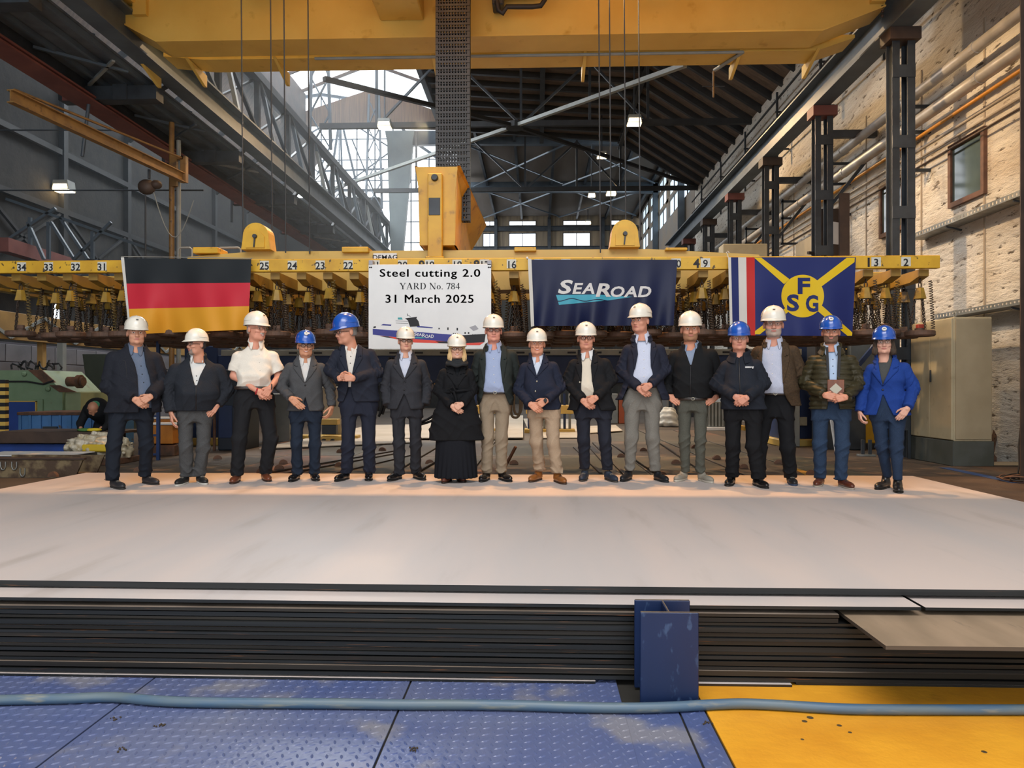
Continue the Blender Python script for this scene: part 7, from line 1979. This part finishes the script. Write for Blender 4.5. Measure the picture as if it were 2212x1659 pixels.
# hoses hanging from the bridge
for n, pts in enumerate(([(842, 772), (838, 800), (832, 850), (824, 885), (818, 900)], [(848, 772), (843, 810), (836, 860), (826, 895)], [(948, 830), (952, 870), (940, 895), (905, 912), (880, 900)], [(956, 830), (958, 875), (944, 903), (905, 918)], [(1106, 830), (1104, 890), (1112, 902), (1122, 895), (1124, 860), (1122, 832)], [(1112, 830), (1110, 880), (1116, 895), (1126, 885), (1128, 832)])):
    P3 = [at(u, v, 15.7) for u, v in pts]; sm = []
    for i in range(len(P3) - 1):
        p0, p1, p2, p3 = P3[max(i - 1, 0)], P3[i], P3[i + 1], P3[min(i + 2, len(P3) - 1)]
        for t in np.linspace(0, 1, 5)[:-1]: sm.append(.5 * ((2 * p1) + (-p0 + p2) * t + (2 * p0 - 5 * p1 + 4 * p2 - p3) * t * t + (-p0 + 3 * p1 - 3 * p2 + p3) * t ** 3))
    sm.append(P3[-1])
    MB().tube([q - Vector((0, BYB, FZ)) for q in sm], .028, 7).build('supply_hose', m_cable if n < 4 else M('tan_hose', '#8a7860', .6), e)
# cutting carriages under the bridge
for n, (u, lab) in enumerate(((1045, 'left'), (1160, 'middle'), (1215, 'right'))):
    p = at(u, 840, 20)
    c = empty('cutting_carriage', (p.x, 20, FZ)); tag(c, 'yellow and grey torch carriage far under the bridge, %s one' % lab, 'carriage', 'torch carriages')
    MB().bbox(-.3, .3, 0, .5, .55, .78, .01).build('carriage_body', m_yel, c)
    MB().bbox(-.34, .34, 0, .5, 0, .14, .01).build('carriage_base', m_yel, c)
    for q in range(4): MB().cyl((-.22 + .14 * q, .1, .1), (-.22 + .14 * q, .1, 1.1), .035, 8).build('torch_tube', m_grey if q % 2 else m_blue, c)
# grey cabinet, yellow base rails left of centre
p = at(597, 925, 16.8); tag(MB().bbox(p.x - .32, p.x + .32, 16.8, 17.4, FZ, at(597, 850, 16.8).z, .02).build('grey_cabinet', m_grey), 'low grey cabinet behind the person in the white short-sleeved shirt', 'cabinet')
p = at(690, 930, 17.2); tag(MB().bbox(p.x - 1.2, p.x + .9, 17.2, 17.5, FZ, FZ + .14, .01).build('base_rail', m_yel), 'yellow floor rail behind the persons in grey blazer and navy suit', 'rail')
p = at(716, 890, 17.6); tag(MB().bbox(p.x - .22, p.x + .26, 17.55, 17.9, FZ + .0, at(0, 835, 17.6).z, .02).build('pale_cabinet', M('pale_cabinet_paint', '#b8b3a4', .6)), 'narrow pale cabinet beside the navy suit', 'cabinet')
e = empty('trolley_block', at(712, 905, 16.6)); e.location.z = FZ; tag(e, 'small yellow wheeled trolley block near the navy suit', 'trolley')
MB().bbox(-.2, .2, -.1, .15, .42, .55, .01).build('top_plate', m_yel, e); MB().bbox(-.16, .16, -.06, .1, .2, .42, .01).build('block', m_dsteel, e); MB().bbox(-.3, .3, -.1, .2, 0.05, .16, .01).build('foot', m_yel, e)
for s in (-.1, .1): MB().lathe([(.05, -.03), (.05, .03)], 10, (s, -.12, .06), 'Y').build('wheel', m_dsteel, e)
# dark machine and post left of centre
a, b = at(470, 0, 14.6), at(528, 0, 14.6)
e = empty('control_cubicle', (a.x, 14.6, FZ)); tag(e, 'dark machine cubicle with a pale post, behind the grey jeans', 'machine')
MB().bbox(0, b.x - a.x, 0, .8, 0, 1.62, .02).build('cubicle', M('near_black_blue', '#1d2733', .5), e)
MB().bbox(.02, .3, -.015, 0, .25, .9, .006).build('lower_panel', m_blue, e)
MB().cyl((-.02, -.1, 0), (-.02, -.1, .95), .03, 8).build('post', m_rust, e)
# blue ladder frame
e = empty('ladder', (at(304, 0, 12.6).x, 12.6, FZ)); tag(e, 'blue steel ladder frame behind the leftmost person', 'ladder')
lw = at(342, 0, 12.6).x - at(304, 0, 12.6).x; lh = at(0, 735, 12.6).z - FZ
for x in (0, lw): MB().bar((x, 0, 0), (x, 0, lh), .05, .05).build('rail', m_blue, e)
for q in range(7): MB().bar((0, 0, .1 + q * .33), (lw, 0, .1 + q * .33), .035, .035).build('rung', m_blue, e)
# orange crates with white sheets on a pallet
for n, (u, v0, v1, lab) in enumerate(((344, 955, 918, 'nearer'), (352, 948, 905, 'farther'))):
    Yc = 13.4 + n * .6; p = at(u, v0, Yc)
    e = empty('orange_crate', (p.x, Yc, FZ)); tag(e, 'orange crate behind the ladder, %s one' % lab, 'crate', 'orange crates')
    h_ = at(u, v1, Yc).z - FZ
    MB().bbox(-.25, .25, 0, .4, .22, h_, .01).build('crate_body', M('crate_orange', '#d0842e', .6, col2='#b87127', scale=5), e)
    MB().bbox(-.28, .34, -.04, .44, h_, h_ + .03, .004).build('white_sheet', m_white, e)
    MB().bbox(-.3, .3, -.04, .44, 0, .2, .01).build('pallet_base', m_rust, e)
# ---------------------------------------------------------------- far left: green machine, blue skip, steel table, trough, wrapped sacks
m_green = M('machine_green', '#7d9577', .55, col2='#6e8768', scale=2, col3='#6a5b45', c3scale=4, c3ramp=(.62, .75))
GYM = 15.6
e = empty('green_machine', (at(0, 0, GYM).x, GYM, FZ)); tag(e, 'pale green plate shear machine at the far left', 'machine')
def GP(u, v): q = at(u, v, GYM); return (q.x - e.location.x, q.z - FZ)
MB().prism([(-.5, 0), GP(-50, 800), GP(90, 800), GP(135, 846), GP(135, 990)[:1] + (0,)], (0, 1.4)).build('machine_body', m_green, e)
MB().prism([GP(133, 846), GP(168, 848), (GP(168, 0)[0], 0), (GP(133, 0)[0], 0)], (.1, 1.2)).build('side_housing', M('machine_green_pale', '#94a07c', .55, col2='#899570', scale=3), e)
MB().prism([GP(62, 799), GP(92, 799), GP(122, 826), GP(96, 828)], (-.03, 0)).build('rusty_cover', m_rust, e)
MB().prism([GP(108, 832), GP(130, 832), GP(167, 847), GP(130, 847)], (-.03, 0)).build('rusty_cover', m_rust, e)
for (u, v, r) in ((54, 808, .05), (105, 840, .055)):
    c = GP(u, v); MB().lathe([(.0, .05), (r * .5, .05), (r, .03), (r, 0)], 12, (c[0], -.01, c[1]), 'Y').build('round_cover', m_green, e)
c0_, c1_ = GP(128, 824), GP(163, 822)
MB().lathe([(0, 0), (.11, 0), (.11, .22), (.15, .22), (.15, .3), (.1, .3), (.1, c1_[0] - c0_[0]), (0, c1_[0] - c0_[0])], 14, (c0_[0], .3, c0_[1]), 'X').build('motor_drum', m_rust, e)
MB().tube([(*GP(-10, 824)[:1], -.03, GP(0, 824)[1]), (GP(60, 824)[0], -.03, GP(60, 824)[1]), (GP(95, 830)[0], -.03, GP(95, 830)[1]), (GP(118, 826)[0], -.03, GP(118, 822)[1])], .02, 6).build('pipe_run', m_cable, e)
random.seed(9)
for q in range(6):
    MB().tube([(GP(5 + 13 * q + random.uniform(-8, 8), 0)[0] + .25 * t, .3 + .2 * q * .3, GP(0, 800)[1] + .03 + .22 * math.sin(math.pi * t) * random.uniform(.3, 1)) for t in np.linspace(0, 1, 7)], .022, 6).build('hose', m_cable, e)
o = MB(); a_, b_ = GP(17, 862), GP(95, 862); o.bbox(a_[0], b_[0], -.05, 0, 0, a_[1], .01); o.build('front_door_frame', m_green, e)
a_, b_ = GP(24, 868), GP(82, 868)
pnl = MB().bbox(a_[0], b_[0], -.085, -.055, .18, a_[1], .006).build('blue_panel', M('panel_blue', '#27468f', .5, col2='#233f80', scale=3), e)
for (x0, x1, z0, z1) in ((a_[0] - .02, a_[0], .18, a_[1] + .02), (b_[0], b_[0] + .02, .18, a_[1] + .02), (a_[0] - .02, b_[0] + .02, a_[1], a_[1] + .02)): MB().box(x0, x1, -.09, -.05, z0, z1).build('yellow_edge', m_yel, pnl)
# striped post
e2 = empty('striped_post', (at(4, 0, 13.2).x, 13.2, FZ)); tag(e2, 'black and yellow striped guard post at the left edge', 'post')
for q in range(10): MB().bbox(-.08, .06, 0, .1, q * .14, q * .14 + (.07 if q < 9 else .07), .002).build('yellow_band', m_yel, e2); MB().bbox(-.08, .06, 0, .1, q * .14 + .07, q * .14 + .14, .002).build('black_band', m_black, e2)
# blue skip
m_skip = M('skip_blue', '#4a7ab0', .55, col2='#41709f', scale=3, col3='#5a5044', c3scale=7, c3ramp=(.64, .72))
a, b = at(42, 0, 13.9), at(222, 0, 13.9)
e = empty('blue_skip', (a.x, 13.9, FZ)); tag(e, 'pale blue steel skip container behind the steel table', 'container')
zt = at(0, 890, 13.9).z - FZ; Ls = b.x - a.x
MB().bbox(0, Ls, 0, 1.1, .02, zt - .04, .01).build('tub', m_skip, e)
MB().bbox(-.03, Ls + .03, -.04, 1.14, zt - .06, zt, .01).build('rim', m_rust, e)
for q in range(9): MB().bbox(q * Ls / 8.3, q * Ls / 8.3 + .05, -.035, 0, .04, zt - .06, .005).build('side_rib', m_skip, e)
MB().bar((Ls * .3, -.04, zt * .62), (Ls * .47, -.04, zt * .62), .03, .05).build('latch', m_dsteel, e)
# steel table
a, b = at(-40, 0, 12.2), at(214, 0, 12.2)
zt = at(0, 935, 12.2).z - FZ
e = empty('steel_table', (a.x, 12.2, FZ)); tag(e, 'long brown steel beam table with blue frame at the far left', 'table'); L_ = b.x - a.x
MB().bbox(0, L_, 0, 1.3, zt - .05, zt, .006).build('table_top', m_brown, e)
MB().bbox(0, L_ + .05, -.06, 0, zt - .17, zt + .02, .006).build('front_beam', m_brown, e)
MB().bbox(.2, L_ - .1, .05, .25, .1, .3, .006).build('blue_beam', M('panel_blue', '#27468f', .5), e)
for x in (.4, L_ * .5, L_ - .3): MB().bbox(x, x + .14, .1, 1.1, 0, zt - .05, .006).build('table_leg', m_dsteel, e)
for (u, c) in ((184, '#4f7a3c'), (203, '#d8c02a')):
    p = at(u, 921, 12.6); o = MB(); o.ball((p.x, 12.6, FZ + zt + .03), (.14, .1, .035), 9, 6)
    tag(o.build('work_glove', M('glove_' + c.strip('#'), c, .8, bump=.4, bscale=30)), ('green' if c == '#4f7a3c' else 'yellow') + ' work glove lying on the steel table', 'glove')
# pale sheets and rusty trough in front
a, b = ground(0, 990, .52), ground(128, 978, .52)
tag(MB().prism([(-8.4, 0), (-6.95, 0), (-6.95, .012), (-8.4, .012)], (10.7, 11.4), fn=lambda p, q, d: (p, d, .52 + q)).build('pale_sheet', m_white), 'pale steel sheet lying beside the trough', 'sheet')
o = MB(); o.box(-8.5, -6.97, 10.72, 11.5, FZ, .52); tag(o.build('sheet_stack', m_dsteel), 'dark stack of sheets under the pale sheet', 'stack')
m_trough = M('rusty_flaked_paint', '#4a3a2c', .8, col2='#7a6a4e', scale=6, detail=8, ramp=(.45, .62), bump=.4)
a, b = at(-30, 0, 10.1), at(180, 0, 10.1)
e = empty('rusty_trough', (a.x, 10.1, FZ)); tag(e, 'rusty steel trough with D-shaped lifting handles at the left', 'trough'); L_ = b.x - a.x
MB().prism([(0, 0), (L_ - .12, 0), (L_, .27), (0, .27)], (0, .03)).build('front_side', m_trough, e)
MB().prism([(0, 0), (L_ - .12, 0), (L_, .27), (0, .27)], (.5, .53)).build('rear_side', m_trough, e)
MB().box(0, L_ - .12, .03, .5, 0, .03).build('trough_floor', m_trough, e)
MB().bbox(0, L_ + .02, -.02, .05, .25, .28, .004).build('rim', m_brown, e)
for u in (32, 50, 8):
    c = at(u, 1012, 10.1).x - a.x; z_ = .15 if u != 50 else .06
    MB().tube([(c - .035, -.012, z_ + .07), (c - .035, -.012, z_), (c - .02, -.012, z_ - .035), (c, -.012, z_ - .045), (c + .02, -.012, z_ - .035), (c + .035, -.012, z_), (c + .035, -.012, z_ + .07)], .009, 6).build('lifting_handle', m_galv, e)
# wrapped sacks on a pallet
a, b = at(120, 0, 11.7), at(250, 0, 11.7)
e = empty('wrapped_sacks', ((a.x + b.x) / 2, 11.7, FZ)); tag(e, 'foil-wrapped sacks of welding flux on a pallet at the left', 'sacks'); hw_ = (b.x - a.x) / 2
m_foil = M('crumpled_foil_wrap', '#c2bba9', .28, col2='#a89c7e', scale=7, detail=6, bump=.8, bscale=9, bdist=.06, col3='#b99d3a', c3scale=3.5, c3ramp=(.6, .7), spec=.7)
g = Grid((-hw_ - .1, -.1, .05), (hw_ + .1, .9, .6), .022)
D = ell(g, (0, .4, .2), (hw_, .42, .3)); D = np.minimum(D, ell(g, (-hw_ * .3, .3, .25), (hw_ * .6, .35, .22))); D = np.minimum(D, cone(g, (hw_ * .45, .2, .3), (hw_ * .5, .2, .5), .12, .02))
D = D + wob(g, .035, 17, 21, 23, 1) + wob(g, .02, -40, 31, 37, 3)
D = np.maximum(D, .09 - g.Z)
link('foil_wrap', to_mesh('foil_wrap', [g.mesh(D)], m_foil), e)
MB().bbox(-hw_, hw_ * .95, 0, .8, .0, .1, .01).build('pallet', m_rust, e)
MB().bbox(-hw_ * .1, hw_ * .9, -.04, .02, .22, .34, .02).build('yellow_sack', M('sack_yellow', '#c8ab2e', .5), e)
# gantry beam, posts and dark green curtain in the left aisle
a, b = at(-40, 0, 19), at(420, 0, 24)
e = empty('aisle_gantry', (X0 + .6, 12, 2.75)); tag(e, 'ochre lattice gantry beam along the left wall', 'gantry')
m_och = M('ochre_beam', '#a8834a', .6, col2='#8f7041', scale=2)
MB().bbox(0, .12, 0, 24, 0, .7, .01).build('beam_web', m_och, e)
for q in range(9):
    MB().bar((-.0 + .14, 1 + q * 2.6, .05), (.14, 2.3 + q * 2.6, .65), .05, .08).build('beam_lacing', m_grey, e); MB().bar((.14, 3.6 + q * 2.6, .05), (.14, 2.3 + q * 2.6, .65), .05, .08).build('beam_lacing', m_grey, e)
for (u, Y, mm, lab) in ((86, 19.6, m_och, 'ochre'), (129, 19.0, m_grey, 'pale green-grey')):
    p = at(u, 0, Y); tag(MB().bbox(p.x - .08, p.x + .08, Y, Y + .16, FZ, 2.76 if mm is m_och else 3.0, .008).build('aisle_post', mm), lab + ' post under the gantry beam in the left aisle', 'post')
o = MB(); q0, q1 = at(178, 765, 20), at(238, 765, 20); o.prism([(q0.x + .3, FZ), (q1.x + .6, FZ), (q1.x + .6, q0.z), (q0.x, q0.z)], (20, 20.5))
tag(o.build('tapered_column', M('dark_green_paint', '#3c4438', .6, col2='#2f372e', scale=2)), 'dark green tapered column behind the leftmost person', 'column')
# ---------------------------------------------------------------- right of centre: control desk, yellow box, props
e = empty('control_desk', (at(1812, 0, 15.0).x, 15.0, FZ)); tag(e, 'black control desk with instrument panel behind the blue blazer', 'control desk')
x0, x1 = at(1762, 0, 15).x - e.location.x, at(1898, 0, 15).x - e.location.x
zt, zm = at(0, 728, 15).z - FZ, at(0, 800, 15).z - FZ
MB().bbox(x0, x1, 0, .5, zm, zt, .02).build('instrument_panel', M('matt_black_panel', '#202226', .5), e)
MB().bbox(x0 + .1, x1 - .2, .1, .5, 0, zm, .02).build('pedestal', m_dsteel, e)
for q in range(8):
    for r in range(2): MB().lathe([(0, .012), (.016, .012), (.016, 0)], 8, (x0 + .25 + q * .07, 0, zt - .16 - r * .12), 'Y').build('push_button', m_grey if (q + r) % 3 else m_yel, e)
MB().bbox(x0 + .62, x1 - .1, -.16, 0, zm - .02, zt - .1, .01).build('screen_hood', m_bsteel, e)
a, b = at(1853, 790, 14.6), at(1893, 742, 14.6)
MB().bar(a - e.location, b - e.location, .08, .08).build('support_strut', m_blue, e)
e = empty('yellow_case', (at(1868, 0, 15.4).x, 15.4, FZ)); tag(e, 'yellow machine case on a black base left of the blue blazer', 'machine')
hw_ = (at(1894, 0, 15.4).x - at(1842, 0, 15.4).x) / 2
MB().bbox(-hw_, hw_, 0, .6, .12, at(0, 852, 15.4).z - FZ, .015).build('case', M('signal_yellow', '#d9a51d', .45, col2='#c99818', scale=3), e)
MB().bbox(-hw_ - .02, hw_ + .02, -.02, .62, 0, .12, .01).build('black_base', m_black, e)
for x in (-hw_ + .05, hw_ - .05):
    for z in (.25, .8): MB().ball((x, -.004, z), .012, 6, 4).build('bolt', m_dsteel, e)
e = empty('clamp_stub', (at(1872, 0, 13.6).x, 13.6, FZ + .015)); tag(e, 'small steel clamp with two upright stubs on the floor', 'clamp')
MB().bbox(-.16, .14, -.06, .06, 0, .04, .006).build('clamp_base', m_galv, e)
for x in (-.07, .06): MB().bbox(x - .025, x + .025, -.03, .03, .04, .30, .005).build('upright_stub', m_dsteel, e)
for n, (ua, ub) in enumerate(((1794, 1806), (1797, 1812))):
    a, b = at(ub, 965, 14.4), at(ua, 900, 14.5); a.z = FZ
    tag(MB().cyl(a, b, .022, 7).build('leaning_pipe', m_white), 'white pipe leaning between the olive jacket and yellow case, %s' % ('left one' if n == 0 else 'right one'), 'pipe')
# far floor: white bag, crate, grey machine, curb
p = at(1443, 915, 24); g = Grid((-.45, -.35, 0), (.45, .35, .75), .03)
D = np.minimum(ell(g, (0, 0, .28), (.3, .28, .36)), ell(g, (0, 0, .1), (.34, .3, .16))) + wob(g, .03, 13, 17, 19, 4); D = np.maximum(D, .01 - g.Z)
tag(link('white_bag', to_mesh('white_bag', [g.mesh(D)], M('bag_white', '#d3d2c8', .8, bump=.4, bscale=14)), None, (p.x, 24, FZ)), 'big white bag on the floor between the grey and grey-green trousers', 'bag')
p = at(1550, 905, 22); e = empty('grey_crate', (p.x, 22, FZ)); tag(e, 'grey slatted crate behind the navy softshell jacket', 'crate')
MB().bbox(-.3, .35, 0, .5, .1, at(0, 868, 22).z - FZ, .01).build('crate_box', m_plin, e)
for q in range(6): MB().bbox(-.27 + q * .1, -.22 + q * .1, -.02, 0, .12, at(0, 868, 22).z - FZ - .02, .004).build('slat', m_grey, e)
MB().bbox(-.5, .6, -.1, .6, 0, .1, .01).build('crate_base', m_white, e)
a, b = ground(1530, 912, FZ), ground(1612, 930, FZ)
tag(MB().bar((a.x, a.y, FZ + .06), (b.x, b.y, FZ + .06), .16, .12).build('floor_curb', M('curb_yellow', '#c79a2a', .6, col2='#a98330', scale=6)), 'yellow kerb running back behind the navy softshell jacket', 'kerb')
p = at(1326, 890, 26); tag(MB().bbox(p.x - .2, p.x + .15, 26, 26.6, FZ, at(0, 850, 26).z, .02).build('grey_cubicle', m_grey), 'far grey cubicle between the black and navy blazers', 'cabinet')
p = at(1342, 890, 26); tag(MB().bbox(p.x - .08, p.x + .14, 26, 26.5, FZ, at(0, 856, 26).z, .02).build('orange_cubicle', M('orange_red_paint', '#a9512d', .6)), 'far orange cubicle beside the grey one', 'cabinet')
# ---------------------------------------------------------------- plates, strips, pins on the floor behind the group
m_pale = M('pale_floor_plate', '#c4b9a8', .55, col2='#b5a893', scale=1.2, detail=7)
for n, (c4, z, lab) in enumerate((([(560, 968), (895, 955), (980, 915), (800, 918)], .35, 'pale steel plate on the floor behind the navy suit'), ([(850, 946), (1130, 945), (1130, 897), (935, 897)], .37, 'large pale steel plate on the floor behind the black coat'),
        ([(1150, 946), (1270, 945), (1250, 905), (1130, 904)], .345, 'pale steel plate behind the navy blazer and chinos'), ([(1275, 935), (1345, 930), (1330, 918), (1270, 920)], .35, 'small pale plate behind the black blazer'))):
    q = [ground(u, v, z) for u, v in c4]
    o = MB(); o.add([p[:] for p in q] + [(p.x, p.y, z - .02) for p in q], [(0, 1, 2, 3), (7, 6, 5, 4), (0, 4, 5, 1), (1, 5, 6, 2), (2, 6, 7, 3), (3, 7, 4, 0)])
    tag(o.build('floor_plate', m_pale), lab, 'steel plate')
m_strip = M('dark_steel_strip', '#4b4038', .5, metal=.4, col2='#382f29', scale=8)
for n, (ua, va, ub, vb, w, lab) in enumerate(((500, 1034, 862, 972, .05, 'left of the navy suit, upper'), (545, 1036, 866, 977, .05, 'left of the navy suit, lower'), (690, 1030, 900, 980, .04, 'between navy suit and grey suit'), (905, 1016, 960, 985, .05, 'beside the grey suit, short'),
        (1270, 958, 1342, 1036, .10, 'behind the black blazer, wide'), (1282, 956, 1362, 1036, .06, 'behind the black blazer, narrow'), (1240, 966, 1298, 1022, .04, 'between chinos and black blazer'), (1322, 960, 1440, 1036, .035, 'behind the grey trousers'), (1400, 940, 1560, 1046, .03, 'behind the grey-green trousers'))):
    a, b = ground(ua, va, FZ + .05), ground(ub, vb, FZ + .05)
    tag(MB().bar(a, b, w, .02).build('steel_strip', m_strip), 'dark steel strip on the floor ' + lab, 'steel strip', 'steel strips on the floor')
a, b = ground(1084, 1022, FZ + .03), at(1114, 965, 10.4)
tag(MB().bar(a, b, .035, .03).build('rusty_bar', m_rust), 'thin rusty bar sticking up beside the beige trousers', 'bar')
o = MB(); o.prism([(.07 * math.cos(t), .07 * math.sin(t)) for t in np.linspace(0, math.pi, 9)], (-.025, .025)); pin_me = o.mesh('floor_pin', m_rust)
for n, (u, v) in enumerate(((240, 1004), (300, 1018), (612, 1002), (603, 1014), (735, 978), (733, 1008), (826, 974), (928, 1002), (470, 992), (430, 1013), (115, 1030), (565, 1022), (1342, 988), (1460, 1002), (1548, 992), (1606, 1012), (1682, 1002), (1752, 1026), (1390, 975), (1430, 1030), (1500, 968), (1110, 1003))):
    g_ = ground(u, v, FZ + .035)
    pn = link('floor_pin', pin_me, None, (g_.x, g_.y, FZ + .036)); pn.rotation_euler = (0, 0, .3 * math.sin(n))
    tag(pn, 'small half-round rusty pin on the slab floor', 'floor pin', 'half-round pins on the slab floor')
# bending worker behind the leftmost person
e = empty('person', (at(226, 0, 13.2).x, 13.2, FZ)); tag(e, 'person in black work clothes bending down behind the leftmost person', 'person')
g = Grid((-.5, -.6, -.0), (.5, .5, 1.25), .016)
hz = at(226, 880, 13.2).z - FZ
D = smin(cone(g, (-.0, .1, .72), (-.02, -.2, .88), .19, .2), cone(g, (.1, .1, .72), (.13, .0, .4), .11, .09), .05)
for s in (-1, 1):
    D = smin(D, smin(cone(g, (s * .11, .12, .7), (s * .13, -.05, .42), .11, .085), cone(g, (s * .13, -.05, .42), (s * .13, .08, .06), .08, .055), .03), .04)
    D = smin(D, smin(cone(g, (s * .2, -.18, .88), (s * .26, -.3, .62), .08, .065), cone(g, (s * .26, -.3, .62), (s * .16, -.46, .45), .06, .045), .03), .03)
    D = smin(D, cone(g, (s * .13, .06, .04), (s * .14, -.14, .03), .05, .04), .02)
link('work_clothes', to_mesh('work_clothes', [g.mesh(D)], fabric('#1b1d20', .85)), e)
V, Q = head_mesh({}); V = rotz(rotx(V * 1.02, math.radians(55)), .5) + np.array([0.0, -.34, hz - .02])
hv_, hq_ = hand_mesh((.16, -.46, .45), (-.2, -.4, -.8), (1, -.2, 0), 1, .5, 1.0); hv2, hq2 = hand_mesh((-.16, -.46, .45), (.2, -.4, -.8), (-1, -.2, 0), -1, .5, 1.0)
link('body', to_mesh('body', [(V, Q), (hv_, hq_), (hv2, hq2)], skin_mat('#b98468')), e)
o = MB(); o.smooth = True; o.ball((0.02, -.30, hz + .04), (.1, .115, .09), 12, 8); o.build('green_cap', M('cap_green', '#3f8f6a', .6), e)
# ================================================================ scatter volume in the left aisle standing in for veiling glare of the gable
hz_ = MB(); hz_.box(X0 + .02, -3.9, 15.2, 39.4, 3.9, 13.2)
hm = bpy.data.materials.new('glare_haze'); hm.use_nodes = True
nt = hm.node_tree; nt.nodes.clear()
vo = nt.nodes.new('ShaderNodeVolumeScatter'); vo.inputs['Color'].default_value = (.82, .92, 1, 1); vo.inputs['Density'].default_value = .006; vo.inputs['Anisotropy'].default_value = .3
ou = nt.nodes.new('ShaderNodeOutputMaterial'); nt.links.new(vo.outputs[0], ou.inputs['Volume'])
hob = hz_.build('haze', hm)
tag(hob, 'thin bluish haze over the left aisle, standing in for window glare', 'haze', kind='stuff')
SC.cycles.volume_bounces = 0
